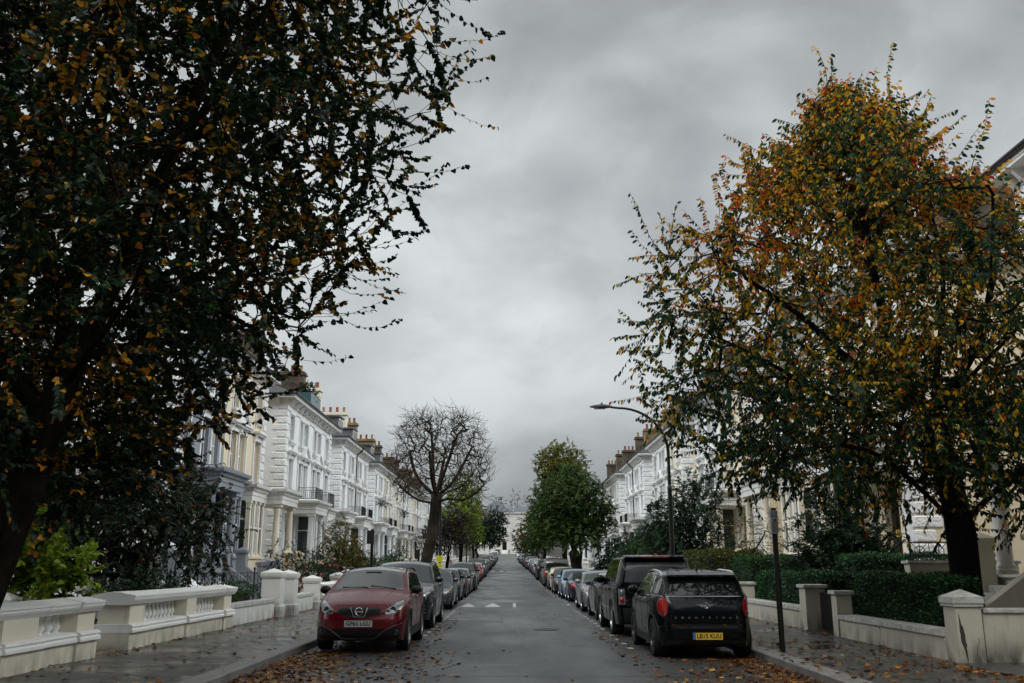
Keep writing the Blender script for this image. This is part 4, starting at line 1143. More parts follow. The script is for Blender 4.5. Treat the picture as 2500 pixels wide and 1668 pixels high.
# ------------------------------------------------------------------ cars
def paint(name, col, metal=.35, rough=.28):
    return mat('paint ' + name, col, rough, metal=metal, coat=.35 if max(col) < .012 or col[0] > 10*col[1] else .8, coat_rough=.035, var=.10, vscale=2.5, rvar=.10, spec=.1 if max(col) < .03 else .4)
M_AGLASS = mat('car glass', (.022, .030, .031), .025, spec=.85, coat=.6, coat_rough=.02)
M_AGLASS2 = mat('dark tinted car glass', (.008, .009, .010), .03, spec=.7, coat=.3, coat_rough=.02)
M_TYRE = mat('tyre rubber', (.005, .005, .0055), .8, bump=.3, bscale=60)
M_RIM = mat('alloy rim', (.42, .43, .44), .28, metal=.9)
M_RIMD = mat('dark alloy rim', (.07, .07, .075), .35, metal=.8)
M_TRIMK = mat('black car trim', (.005, .005, .0055), .5, bump=.15, bscale=200)
M_CHROME = mat('chrome', (.75, .76, .78), .10, metal=1)
M_LAMPW = mat('headlamp lens', (.34, .36, .37), .08, metal=.5, spec=.6, coat=1, coat_rough=.02, col2=(.12, .13, .14), vscale=14, detail=2)
M_LAMPD = mat('dark lamp bowl', (.05, .055, .06), .08, metal=.5, coat=1)
M_LAMPR = mat('red lamp lens', (.50, .012, .015), .10, coat=1, col2=(.22, .006, .008), vscale=18, detail=2)
M_LAMPO = mat('amber lamp lens', (.75, .20, .02), .12, coat=1)
M_PLATEW = mat('white plate', (.62, .62, .58), .45); M_PLATEY = mat('yellow plate', (.70, .46, .03), .45); M_PLATEB = mat('plate blue strip', (.04, .14, .38), .45)
M_INK = mat('black plate ink', (.006, .006, .006), .6)
M_ROOFCLOTH = mat('black hood fabric', (.010, .010, .011), .85, bump=.2, bscale=120)
M_TRAIL = mat('rain', (.3, .3, .3), .1)

def pl(tab):
    xs = [t[0] for t in tab]; vs = [t[1] for t in tab]
    return lambda x: float(np.interp(x, xs, vs))
def smoothtab(tab, n=160):
    """piecewise table -> slightly rounded table"""
    xs = np.linspace(tab[0][0], tab[-1][0], n); v = np.interp(xs, [t[0] for t in tab], [t[1] for t in tab])
    for _ in range(3): v[1:-1] = (v[:-2] + 2*v[1:-1] + v[2:]) / 4
    return list(zip(xs, v))

def text_part(s, size, m, parent, loc, rot, depth=.004, name='lettering', fit=None, spacing=1.0, bold=0.0):
    cu = bpy.data.curves.new('t', 'FONT'); cu.body = s; cu.size = size; cu.align_x = 'CENTER'; cu.align_y = 'CENTER'; cu.extrude = depth; cu.space_character = spacing; cu.offset = bold
    t = bpy.data.objects.new('t', cu); COL.objects.link(t)
    me = bpy.data.meshes.new_from_object(t.evaluated_get(bpy.context.evaluated_depsgraph_get()))
    bpy.data.objects.remove(t); bpy.data.curves.remove(cu)
    me.name = name
    if fit:
        xs = [v.co.x for v in me.vertices]; w = max(xs) - min(xs)
        for v in me.vertices: v.co.x *= fit/w
    me.materials.clear(); me.materials.append(m)
    o = bpy.data.objects.new(name, me); COL.objects.link(o)
    if parent is not None: o.parent = parent
    o.location = loc; o.rotation_euler = rot
    return o

class Car:
    """local axes: x from the nose to the tail, y to the car's left when seen from behind... , z up"""
    def __init__(s, S, name, body_m):
        s.S = S; s.root = empty(name)
        s.top = pl(smoothtab(S['top'])); s.belt = pl(S['belt']); s.plan = pl(smoothtab(S['plan'], 240))
        s.nose = pl(S.get('nose', [(0, 0), (3, 0)])); s.tail = pl(S.get('tail', [(0, 0), (3, 0)]))
        s.ax = (S['fo'], S['fo'] + S['wb']); s.L = S['L']
        s.body(body_m)
    def halfw(s, x, z):
        S = s.S; w = s.plan(x); zb = s.belt(x); z0 = S['z0']
        if z <= zb:
            t = max(0, (z - z0)/(zb - z0)); return w*(1 - .05*(1-t)**2.2 - .018*max(0, t-.6)*2.5)
        return w*.982 - min(.03, (z-zb)*1.0) - S['tum']*(z - zb)
    def body(s, m):
        S = s.S; L = s.L; xs = [0, .012, .04, .08, .13, .19, .26]
        x = .33
        while x < L - .3: xs.append(x); x += .05
        xs += [L-.26, L-.19, L-.13, L-.08, L-.04, L-.012, L]
        ra = S['wr'] + S.get('gap', .045); rr0 = S.get('rr', .07); P = []
        for x in xs:
            zt = s.top(x); zb = S['z0'] + .06*max(0, 1 - x/.25)**2 + .07*max(0, 1 - (L-x)/.25)**2
            for a in s.ax:
                d = abs(x - a)
                if d < ra: zb = max(zb, S['wr'] + math.sqrt(ra*ra - d*d))
            crown = S.get('crown', .05); rr = rr0
            ze = zt - crown; zc = max(ze - rr, zb + .04)
            row = [(0, zb), (s.halfw(x, zb)*.55, zb), (s.halfw(x, zb) - .03, zb)]
            for k in range(15):
                z = zb + .012 + (zc - zb - .012)*k/14; row.append((s.halfw(x, z), z))
            wc = s.halfw(x, zc); ry = min(rr*1.15, wc*.4)
            for k in range(1, 6):
                q = PI/2*k/5; row.append((wc - ry*(1-math.cos(q)), zc + (ze - zc)*math.sin(q)))
            wt = row[-1][0]
            for k in range(1, 6):
                f = 1 - k/5; row.append((wt*f, ze + crown*(1 - f*f)))
            full = [(-y, z) for (y, z) in row] + [(y, z) for (y, z) in row[-2:0:-1]]
            pts = []
            for (y, z) in full:
                dx = s.nose(z)*max(0, 1 - x/.9)**1.3 - s.tail(z)*max(0, 1 - (L-x)/.9)**1.3
                pts.append((x + dx, y, z))
            P.append(pts)
        n = len(P[0]); V = [p for r_ in P for p in r_]; F = []
        for i in range(len(P)-1):
            for j in range(n): F.append((i*n+j, i*n+(j+1) % n, (i+1)*n+(j+1) % n, (i+1)*n+j))
        h = n//2
        for base, fl in ((0, False), ((len(P)-1)*n, True)):
            for k in range(h):
                a, b = base+k, base+k+1; c, d = base+(n-k-1) % n, base+(n-k) % n
                f = (a, b, c, d) if len({a, b, c, d}) == 4 else tuple(dict.fromkeys((a, b, c, d)))
                if len(f) >= 3: F.append(f[::-1] if not fl else f)
        mb = MB(); mb.add(V, F); s.obj = mb.build('body', m, s.root, smooth=38)
        s.bvh = BVHTree.FromPolygons([Vector(v) for v in V], F)
        s.under()
    def under(s):
        S = s.S; mb = MB(); w = s.plan(s.L/2)
        mb.box(.45, s.L-.45, -w+.30, w-.30, S['z0']+.03, S['z0']+.33)
        mb.build('underbody', M_TRIMK, s.root)
    def hit(s, a, b, axis):
        if axis == 'f': o, d = Vector((-2, a, b)), Vector((1, 0, 0))
        elif axis == 'r': o, d = Vector((s.L+2, a, b)), Vector((-1, 0, 0))
        elif axis == 't': o, d = Vector((a, b, 4)), Vector((0, 0, -1))
        elif axis == 's+': o, d = Vector((a, 3, b)), Vector((0, -1, 0))
        else: o, d = Vector((a, -3, b)), Vector((0, 1, 0))
        q = s.bvh.ray_cast(o, d)
        return (q[0], d) if q[0] is not None else (None, d)
    def patch(s, name, A, B, axis, m, off=.006, nu=12, nv=6, parent=None, skirt=.03, smooth=50):
        """panel on the body between polylines A and B, seen along an axis, with a turned-in rim"""
        def rs(pl_, n):
            pl_ = np.array(pl_, float); d = np.concatenate([[0], np.cumsum(np.linalg.norm(np.diff(pl_, axis=0), axis=1))])
            t = np.linspace(0, d[-1], n); return np.stack([np.interp(t, d, pl_[:, 0]), np.interp(t, d, pl_[:, 1])], 1)
        A, B = rs(A, nu+1), rs(B, nu+1); G = []; last = None
        for i in range(nu+1):
            col = []
            for j in range(nv+1):
                q = A[i] + (B[i]-A[i])*j/nv
                p, d = s.hit(q[0], q[1], axis)
                if p is None:
                    c = A.mean(0)*.5 + B.mean(0)*.5; k = 1
                    while p is None and k < 12: q2 = q + (c-q)*k*.04; p, d = s.hit(q2[0], q2[1], axis); k += 1
                    if p is None: p = last if last is not None else Vector((0, 0, 0))
                last = p; col.append(p - d*off)
            G.append(col)
        mb = MB(); _, d = s.hit(A[0][0], A[0][1], axis)
        full = [[c[0] + d*skirt for c in G]] ; 
        rows = list(map(list, zip(*G)))
        rows = [[p + d*skirt for p in rows[0]]] + rows + [[p + d*skirt for p in rows[-1]]]
        rows = [[r_[0] + d*skirt] + r_ + [r_[-1] + d*skirt] for r_ in rows]
        # orient outward
        a, b, c = rows[1][1], rows[1][2], rows[2][1]
        nrm = (b-a).cross(c-a); fl = nrm.dot(d) > 0
        mb.grid([[tuple(p) for p in r_] for r_ in rows], flip=fl)
        # grid() faces run (i,j),(i+1,j): orientation flips
        o = mb.build(name, m, parent or s.root, smooth=smooth)
        bm = bmesh.new(); bm.from_mesh(o.data); bmesh.ops.recalc_face_normals(bm, faces=bm.faces)
        mid = len(bm.faces)//2
        bm.faces.ensure_lookup_table()
        if sum(f.normal.dot(d) for f in bm.faces) > 0: bmesh.ops.reverse_faces(bm, faces=bm.faces)
        bm.to_mesh(o.data); bm.free()
        return o
    def both(s, name, A, B, axis, m, **k):
        o1 = s.patch(name, A, B, axis, m, **k)
        mir = lambda T: [(-a, b) for a, b in T]
        o2 = s.patch(name, mir(A), mir(B), axis, m, **k)
        return o1, o2
    def sides(s, name, A, B, m, **k):
        return [s.patch(name, A, B, 's+', m, **k), s.patch(name, A, B, 's-', m, **k)]
    def wheels(s, rim_m=None, spokes=5, tw=None):
        S = s.S; r = S['wr']; tw = tw or S.get('tw', .22)
        for i, a in enumerate(s.ax):
            for sg in (1, -1):
                yo = (s.plan(a) - .015)*sg
                w = empty('wheel', (a, yo, r), 0 if sg > 0 else PI, s.root)
                if 'wheel_me' not in S:
                    t = MB(); t.lathe([(r*.70, 0), (r*.90, .012), (r*.965, .0), (r, -.035), (r, -tw+.035), (r*.965, -tw), (r*.7, -tw)], n=28, axis='y', cap=False)
                    q = MB(); ri = r*.705
                    q.lathe([(ri, -.005), (ri*.93, .0), (ri*.90, -.03), (ri*.88, -.10), (.05, -.10)], n=28, axis='y', cap=False)
                    q.lathe([(ri*.22, -.10), (ri*.22, -.012), (ri*.15, -.004), (.003, -.004)], n=14, axis='y', cap=False)
                    for k in range(spokes):
                        b = 2*PI*k/spokes; u = Vector((math.cos(b), 0, math.sin(b))); v = Vector((-math.sin(b), 0, math.cos(b)))
                        for e in ((-.5, .5) if spokes <= 5 else (0,)):
                            w0, w1 = ri*.10, ri*.085
                            p0 = u*ri*.18 + v*e*ri*.10; p1 = u*ri*.93 + v*e*ri*.42
                            vs = [p0+v*w0+Vector((0,-.015,0)), p0-v*w0+Vector((0,-.015,0)), p1-v*w1+Vector((0,-.008,0)), p1+v*w1+Vector((0,-.008,0))]
                            vs += [p+Vector((0,-.05,0)) for p in vs]
                            q.add(vs, [(0,1,2,3),(7,6,5,4),(0,4,5,1),(1,5,6,2),(2,6,7,3),(3,7,4,0)])
                    to = t.build('tyre', M_TYRE, w, smooth=40); ro = q.build('rim', rim_m or M_RIM, w, smooth=40)
                    for o in (to, ro):
                        bm = bmesh.new(); bm.from_mesh(o.data); bmesh.ops.recalc_face_normals(bm, faces=bm.faces); bm.to_mesh(o.data); bm.free()
                    S['wheel_me'] = (to.data, ro.data)
                else:
                    for nm, me in zip(('tyre', 'rim'), S['wheel_me']):
                        o = bpy.data.objects.new(nm, me); COL.objects.link(o); o.parent = w
    def arches(s, m, wid=.06, off=.012):
        ra = s.S['wr'] + s.S.get('gap', .045)
        for a in s.ax:
            A = []; B = []
            for k in range(17):
                q = PI*(-.04 + 1.08*k/16)
                A.append((a + (ra+wid)*math.cos(q), max(s.S['z0']+.02, s.S['wr'] + (ra+wid)*math.sin(q)))); B.append((a + (ra+.008)*math.cos(q), max(s.S['z0']+.02, s.S['wr'] + (ra+.008)*math.sin(q))))
            s.sides('wheel_arch', A, B, m, off=off, nu=24, nv=2, skirt=.02)
    def windows(s, bot, top, pillars, m=M_AGLASS, front=None, rear=None, ws=None):
        bt, tp = pl(bot), pl(top)
        for a, b in zip(pillars, pillars[1:]):
            g = .022; xs = np.linspace(a+g, b-g, 7)
            s.sides('side_window', [(x, tp(x)) for x in xs], [(x, bt(x)) for x in xs], m, off=.004, nu=8, nv=5, skirt=.012)
        if ws:
            x0, x1 = ws; n = 9
            A, B = [], []
            for i in range(n):
                x = x0 + (x1-x0)*i/(n-1); w = s.halfw(x, s.top(x) - .09) - .105; A.append((x, -w)); B.append((x, w))
            s.patch('windscreen', A, B, 't', M_AGLASS, off=.005, nu=14, nv=12, skirt=.02)
    def mirrors(s, x, z, m, r=(.075, .11, .085)):
        for sg in (1, -1):
            y = (s.halfw(x, z) + .13)*sg; mb = MB()
            mb.lathe([(.01, -1), (.7, -.8), (.98, -.35), (1, .2), (.8, .8), (.62, 1), (.01, 1.0)], n=14, axis='x')
            mb.v = [(x + v[0]*r[0], y + v[1]*r[1], z + v[2]*r[2]) for v in mb.v]
            mb.tube([(x, y - .06*sg, z - .04), (x+.02, y - .17*sg, z - .09)], .022, 6)
            mb.build('mirror', m, s.root, smooth=50)
    def handles(s, pts, m):
        for (x, z) in pts:
            for sg in (1, -1):
                y = s.halfw(x, z)*sg; mb = MB(); mb.cham(x-.10, x+.10, y-.012, y+.028*1 if sg > 0 else y+.012, z-.016, z+.016, .008) if sg > 0 else mb.cham(x-.10, x+.10, y-.028, y+.012, z-.016, z+.016, .008)
                mb.build('door_handle', m, s.root)
    def seams(s, xs, zlo, zhi):
        """shut lines of the doors"""
        mb = MB()
        for x in xs:
            for sg in ('s+', 's-'):
                pts = []
                for k in range(9):
                    p, d = s.hit(x + .02*math.sin(k*.35), zlo + (zhi-zlo)*k/8, sg)
                    if p: pts.append(p - d*.0005)
                if len(pts) > 2: mb.tube(pts, .0045, 4)
        mb.build('door_seam', M_TRIMK, s.root)
    def plate(s, x, z, front, txt=None, yellow=False):
        m = M_PLATEY if yellow else M_PLATEW; sx = -1 if front else 1
        mb = MB(); mb.box(min(x, x+.014*sx), max(x, x+.014*sx), -.262, .262, z-.058, z+.058)
        o = mb.build('number_plate', m, s.root)
        if txt:
            rot = (PI/2, 0, -PI/2) if front else (PI/2, 0, PI/2)
            text_part(txt, .108, M_INK, o, (x + .0155*sx, 0 if front else (.022), z), rot, depth=.0015, name='lettering', fit=.455 if front else .425, bold=.0022)
            bd = MB()
            if not front:
                bd.box(x+.0142, x+.0155, -.262, -.212, z-.058, z+.058); bd.build('blue_band', M_PLATEB, o)
        return o

def ring(mb, c, R0, r, axis='x', n=28, sx=1, sz=1):
    c = Vector(c); pts = [c + (Vector((0, math.cos(2*PI*k/n)*R0*sx, math.sin(2*PI*k/n)*R0*sz)) if axis == 'x' else Vector((math.cos(2*PI*k/n)*R0, 0, math.sin(2*PI*k/n)*R0))) for k in range(n+1)]
    mb.tube(pts, r, 6, cap=False)

SP = dict(
 crossover=dict(L=4.33, fo=.88, wb=2.63, wr=.345, z0=.22, tum=.40, crown=.06, rr=.08, tw=.22,
   top=[(0,.80),(.05,.87),(.2,.94),(.6,1.03),(1.02,1.12),(1.10,1.15),(1.92,1.52),(2.3,1.575),(3.0,1.585),(3.6,1.54),(3.9,1.47),(4.1,1.22),(4.26,1.02),(4.33,.92)],
   belt=[(0,.72),(.6,.93),(1,1.03),(2,1.05),(3.4,1.12),(4.0,1.10),(4.33,.95)],
   plan=[(0,.52),(.03,.62),(.10,.73),(.25,.82),(.5,.868),(.8,.885),(3.6,.885),(4.0,.85),(4.2,.78),(4.30,.68),(4.33,.6)],
   nose=[(.2,.10),(.32,.02),(.45,0),(.62,.01),(.75,.06),(.95,.16),(1.1,.2),(1.6,.2)], tail=[(.2,.1),(.5,0),(.8,.0),(1,.05),(1.6,.1)]),
 suv=dict(L=4.88, fo=.88, wb=2.93, wr=.375, z0=.24, tum=.36, crown=.06, rr=.08, tw=.26,
   top=[(0,.86),(.04,.95),(.2,1.03),(.7,1.10),(1.25,1.18),(1.32,1.20),(2.12,1.66),(2.5,1.73),(3.3,1.745),(4.1,1.70),(4.4,1.62),(4.62,1.30),(4.80,1.10),(4.88,1.0)],
   belt=[(0,.8),(.7,1.03),(1.3,1.12),(4.3,1.2),(4.88,1.05)],
   plan=[(0,.62),(.03,.71),(.10,.81),(.25,.89),(.5,.94),(.8,.965),(4.1,.965),(4.5,.92),(4.75,.85),(4.85,.75),(4.88,.68)],
   nose=[(.2,.08),(.4,0),(.7,0),(.9,.03),(1.05,.12),(1.2,.16),(1.8,.16)], tail=[(.2,.1),(.5,0),(.9,0),(1.2,.06),(1.8,.12)]),
 offroader=dict(L=4.95, fo=.86, wb=2.88, wr=.39, z0=.28, tum=.27, crown=.045, rr=.06, tw=.27,
   top=[(0,1.0),(.03,1.07),(.2,1.11),(.8,1.14),(1.35,1.18),(1.45,1.21),(2.05,1.77),(2.35,1.835),(3.0,1.86),(4.5,1.85),(4.72,1.82),(4.80,1.74),(4.90,1.66),(4.95,1.58)],
   belt=[(0,.95),(.7,1.10),(1.3,1.15),(4.95,1.19)],
   plan=[(0,.80),(.03,.87),(.08,.92),(.2,.955),(.5,.975),(4.5,.975),(4.75,.955),(4.88,.925),(4.93,.89),(4.95,.86)],
   nose=[(.2,.04),(.5,0),(1.0,.02),(1.2,.06),(2,.06)], tail=[(.2,.06),(.5,0),(1.1,.03),(1.25,.04),(1.7,.14),(2,.18)]),
 mini=dict(L=4.10, fo=.78, wb=2.595, wr=.34, z0=.20, tum=.38, crown=.05, rr=.07, tw=.225,
   top=[(0,.86),(.04,.93),(.2,.99),(.6,1.03),(.98,1.07),(1.06,1.10),(1.62,1.45),(1.9,1.53),(2.4,1.555),(3.2,1.535),(3.68,1.49),(3.80,1.41),(3.93,1.22),(4.02,1.08),(4.07,.98),(4.10,.90)],
   belt=[(0,.8),(.6,.98),(1,1.04),(3.6,1.08),(4.10,1.04)],
   plan=[(0,.56),(.03,.65),(.10,.74),(.25,.82),(.5,.87),(.8,.893),(3.2,.893),(3.5,.878),(3.75,.84),(3.93,.78),(4.03,.71),(4.08,.63),(4.10,.55)],
   nose=[(.2,.08),(.4,0),(.7,0),(.9,.04),(1.1,.1),(1.8,.1)], tail=[(.2,.08),(.34,.0),(.5,-.01),(.6,.02),(.9,.03),(1.08,.04),(1.5,.07)]),
 saloon=dict(L=4.55, fo=.80, wb=2.76, wr=.32, z0=.18, tum=.42, crown=.05, rr=.08, tw=.21,
   top=[(0,.66),(.05,.73),(.25,.80),(.7,.88),(1.30,.965),(1.38,.99),(2.12,1.35),(2.45,1.415),(2.95,1.42),(3.35,1.35),(3.95,1.08),(4.05,1.06),(4.4,1.03),(4.50,.97),(4.55,.86)],
   belt=[(0,.62),(.7,.82),(1.3,.92),(3.8,.99),(4.55,.9)],
   plan=[(0,.52),(.03,.62),(.10,.73),(.25,.82),(.5,.868),(.8,.90),(3.8,.90),(4.2,.86),(4.42,.79),(4.52,.68),(4.55,.6)],
   nose=[(.2,.06),(.4,0),(.55,.02),(.75,.1),(1,.12)], tail=[(.2,.08),(.5,0),(.85,.0),(1,.05),(1.5,.05)]),
 hatch=dict(L=4.28, fo=.84, wb=2.66, wr=.325, z0=.18, tum=.42, crown=.05, rr=.08, tw=.21,
   top=[(0,.68),(.05,.75),(.25,.83),(.7,.92),(1.12,1.00),(1.2,1.03),(1.95,1.38),(2.3,1.435),(2.9,1.43),(3.4,1.36),(3.78,1.24),(4.02,1.06),(4.15,.98),(4.24,.92),(4.28,.84)],
   belt=[(0,.62),(.7,.86),(1.2,.95),(3.6,1.04),(4.28,.92)],
   plan=[(0,.5),(.03,.6),(.10,.72),(.25,.81),(.5,.86),(.8,.89),(3.4,.89),(3.8,.86),(4.1,.79),(4.24,.68),(4.28,.6)],
   nose=[(.2,.06),(.4,0),(.55,.02),(.8,.12),(1,.14)], tail=[(.2,.08),(.5,0),(.8,0),(1,.05),(1.5,.05)]),
 roadster=dict(L=4.34, fo=.92, wb=2.42, wr=.325, z0=.16, tum=.48, crown=.06, rr=.09, tw=.24,
   top=[(0,.58),(.05,.66),(.3,.74),(.9,.84),(1.36,.90),(1.45,.93),(2.0,1.22),(2.3,1.28),(2.6,1.265),(3.0,1.13),(3.35,.97),(3.6,.93),(4.1,.88),(4.28,.82),(4.34,.74)],
   belt=[(0,.54),(.7,.76),(1.4,.86),(3.3,.92),(4.34,.78)],
   plan=[(0,.5),(.03,.6),(.10,.71),(.25,.81),(.5,.86),(.8,.885),(3.4,.90),(3.9,.86),(4.2,.77),(4.31,.66),(4.34,.58)],
   nose=[(.15,.06),(.35,0),(.5,.03),(.7,.12),(1,.14)], tail=[(.2,.08),(.45,0),(.7,.02),(.9,.08),(1.5,.08)]),
 van=dict(L=4.90, fo=.90, wb=3.00, wr=.335, z0=.22, tum=.14, crown=.05, rr=.09, tw=.22,
   top=[(0,.86),(.04,.94),(.2,1.04),(.6,1.16),(.78,1.22),(1.55,1.84),(1.9,1.92),(2.6,1.95),(4.5,1.94),(4.70,1.90),(4.82,1.80),(4.90,1.66)],
   belt=[(0,.8),(.6,1.1),(1,1.16),(4.90,1.18)],
   plan=[(0,.66),(.03,.74),(.10,.82),(.25,.89),(.5,.93),(.8,.95),(4.5,.95),(4.7,.93),(4.83,.89),(4.88,.84),(4.90,.80)],
   nose=[(.2,.06),(.4,0),(.8,.02),(1.1,.12),(2,.12)], tail=[(.2,.06),(.5,0),(1.1,.0),(1.9,.08)]))

def std_front(c, zl, zh, y0, y1, grille, lamp_m=M_LAMPW, intake=None):
    """headlamps, grille, lower intake, plate of an ordinary car nose"""
    for o in c.both('headlight', [(y0, zh-.05), (y1*.93, zh), (y1, zh-.01)], [(y0, zl), (y1*.9, zl+.03), (y1, zl+.07)], 'f', lamp_m, nu=12, nv=5, off=.005, skirt=.02): pass
    g = grille; c.patch('grille', [(-g[0], g[2]), (g[0], g[2])], [(-g[0]*.9, g[1]), (g[0]*.9, g[1])], 'f', M_TRIMK, nu=14, nv=4, off=.004, skirt=.01)
    i = intake or (.6, .24, .38)
    c.patch('lower_grille', [(-i[0], i[2]), (i[0], i[2])], [(-i[0]*.85, i[1]), (i[0]*.85, i[1])], 'f', M_TRIMK, nu=14, nv=4, off=.004, skirt=.01)
def std_rear(c, zl, zh, y0, y1, win, m=M_LAMPR, bump=None):
    c.both('tail_light', [(y0, zh-.02), (y1, zh)], [(y0, zl+.02), (y1, zl)], 'r', m, nu=10, nv=6, off=.006, skirt=.02)
    if win:
        ax = win[0]
        if ax == 'r': c.patch('rear_window', [(-win[1], win[4]), (win[1], win[4])], [(-win[2], win[3]), (win[2], win[3])], 'r', M_AGLASS2, nu=14, nv=8, off=.005, skirt=.015)
        else: c.patch('rear_window', [(win[3], -win[2]), (win[3], win[2])], [(win[4], -win[1]), (win[4], win[1])], 't', M_AGLASS2, nu=14, nv=8, off=.005, skirt=.015)
    b = bump or (.7, .2, .34)
    c.patch('rear_bumper', [(-b[0], b[2]), (b[0], b[2])], [(-b[0], b[1]), (b[0], b[1])], 'r', M_TRIMK, nu=14, nv=3, off=.006, skirt=.02)

def red_crossover():
    c = Car(SP['crossover'], 'crossover_car', paint('wet dark red', (.15, .0035, .009), .25, .24))
    c.wheels(M_RIM, 5); c.arches(M_TRIMK, .075)
    c.windows([(1.3,1.13),(4,1.17)], [(1.30,1.155),(1.95,1.47),(2.4,1.505),(3.2,1.50),(3.7,1.44),(3.95,1.24)], [1.42, 2.12, 3.05, 3.75], ws=(1.14, 1.90))
    c.sides('sill_cladding', [(1.22,.42),(3.16,.42)], [(1.22,.24),(3.16,.24)], M_TRIMK, nu=10, nv=2, off=.012)
    # nose
    hl = c.both('headlight', [(.505,.80),(.60,.86),(.70,.925),(.775,.955),(.80,.93)], [(.50,.715),(.58,.715),(.70,.745),(.77,.80),(.80,.88)], 'f', M_LAMPW, nu=16, nv=7, off=.006, skirt=.02)
    for o, sg in zip(hl, (1, -1)):
        p, d = c.hit(.635*sg, .80, 'f'); mb = MB()
        mb.lathe([(.052,-.012),(.055,-.02),(.047,-.026),(.038,-.014),(.002,-.012)], p.x, p.y, p.z, 18, axis='x'); mb.build('lamp_bowl', M_LAMPD, o, smooth=40)
        p, d = c.hit(.54*sg, .765, 'f'); mb = MB(); mb.lathe([(.03,-.01),(.032,-.016),(.02,-.02),(.002,-.014)], p.x, p.y, p.z, 14, axis='x'); mb.build('lamp_bowl', M_LAMPD, o, smooth=40)
    g = c.patch('grille', [(-.42,.80),(-.33,.845),(.33,.845),(.42,.80)], [(-.42,.735),(-.33,.70),(-.15,.655),(.15,.655),(.33,.70),(.42,.735)], 'f', M_TRIMK, nu=20, nv=6, off=.006, skirt=.02)
    mb = MB()
    for z in (.72, .755, .79):
        pts = [c.hit(y, z, 'f')[0] - Vector((.012, 0, 0)) for y in np.linspace(-.38, .38, 13)]; mb.tube(pts, .006, 4)
    mb.build('slat', M_TRIMK, g)
    X = c.hit(0, .75, 'f')[0].x - .03
    mb = MB(); mb.tube([(X+.012, .165, .835), (X, .10, .668), (X, -.10, .668), (X+.012, -.165, .835)], .0125, 6); ring(mb, (X-.004, 0, .762), .068, .010); mb.box(X-.016, X-.004, -.085, .085, .749, .775)
    mb.build('badge', M_CHROME, g, smooth=50)
    c.plate(c.hit(0, .545, 'f')[0].x - .005, .545, True, 'GF63 LGU')
    c.patch('lower_grille', [(-.50,.455),(.50,.455)], [(-.30,.275),(.30,.275)], 'f', M_TRIMK, nu=16, nv=5, off=.006, skirt=.02)
    low = c.patch('bumper_cladding', [(-.86,.46),(-.66,.475),(-.52,.44),(-.31,.27),(.31,.27),(.52,.44),(.66,.475),(.86,.46)], [(-.84,.25),(-.5,.225),(.5,.225),(.84,.25)], 'f', M_TRIMK, nu=28, nv=5, off=.010, skirt=.03)
    mb = MB(); pts = []
    for (y, z) in ((-.80,.545),(-.66,.50),(-.56,.46),(-.40,.345),(-.31,.272),(0,.268),(.31,.272),(.40,.345),(.56,.46),(.66,.50),(.80,.545)):
        p = c.hit(y, z, 'f')[0]; pts.append(p - Vector((.014, 0, 0)))
    mb.tube(pts, .012, 6); mb.build('lip', mat('dark grey trim', (.055,.058,.062), .45), low, smooth=60)
    for sg in (1, -1):
        p = c.hit(.70*sg, .385, 'f')[0]; mb = MB(); mb.lathe([(.045,-.01),(.05,-.02),(.04,-.028),(.002,-.02)], p.x, p.y, p.z, 14, axis='x'); mb.build('fog_light', M_LAMPD, c.root, smooth=40)
    # roof: black rails, bonnet creases, wipers
    for sg in (1, -1):
        mb = MB(); pts = [(x, sg*(c.halfw(x, c.top(x)-.13) - .045), c.top(x) - .075 + (.055 if 0 < i < 8 else 0)) for i, x in enumerate(np.linspace(1.95, 3.6, 9))]
        mb.tube(pts, .018, 6); mb.build('roof_rail', M_TRIMK, c.root, smooth=50)
    c.patch('roof_panel', [(1.93, -.52), (3.5, -.50)], [(1.93, .52), (3.5, .50)], 't', M_AGLASS2, nu=12, nv=10, off=.004, skirt=.01)
    mb = MB()
    for sg in (1, -1):
        pts = [c.hit(x, sg*(.33+.17*(x-.25)/.8), 't')[0] + Vector((0, 0, -.004)) for x in np.linspace(.25, 1.05, 9)]; mb.tube(pts, .010, 5)
    mb.build('bonnet_crease', c.obj.data.materials[0], c.root, smooth=60)
    mb = MB()
    for y in (-.55, .02):
        p = c.hit(1.16, y, 't')[0]; q = c.hit(1.22, y+.52, 't')[0]; mb.tube([p + Vector((0,0,.012)), q + Vector((0,0,.014))], .008, 4)
    mb.build('wiper', M_TRIMK, c.root)
    mb = MB()
    for sg in (1, -1): mb.tube([c.hit(x, sg*(.70 + .06*(x-.2)), 't')[0] + Vector((0,0,-.002)) for x in np.linspace(.22, 1.08, 10)], .005, 4)
    mb.tube([c.hit(y, .875, 'f')[0] - Vector((.001,0,0)) for y in np.linspace(-.5, .5, 13)], .005, 4)
    mb.build('bonnet_seam', M_TRIMK, c.root)
    p = c.hit(1.82, 0, 't')[0]; mb = MB(); mb.cham(p.x-.03, p.x+.05, -.16, .16, p.z-.01, p.z+.012, .008); mb.build('sensor_pod', M_TRIMK, c.root)
    c.mirrors(1.46, 1.13, M_PLASTICK); c.handles(((2.05,.98),(2.95,1.0)), c.obj.data.materials[0]); c.seams((1.32, 2.2, 3.1), .36, 1.1)
    std_rear(c, .85, 1.1, .6, .8, ('r', .5, .58, 1.15, 1.4))
    return c

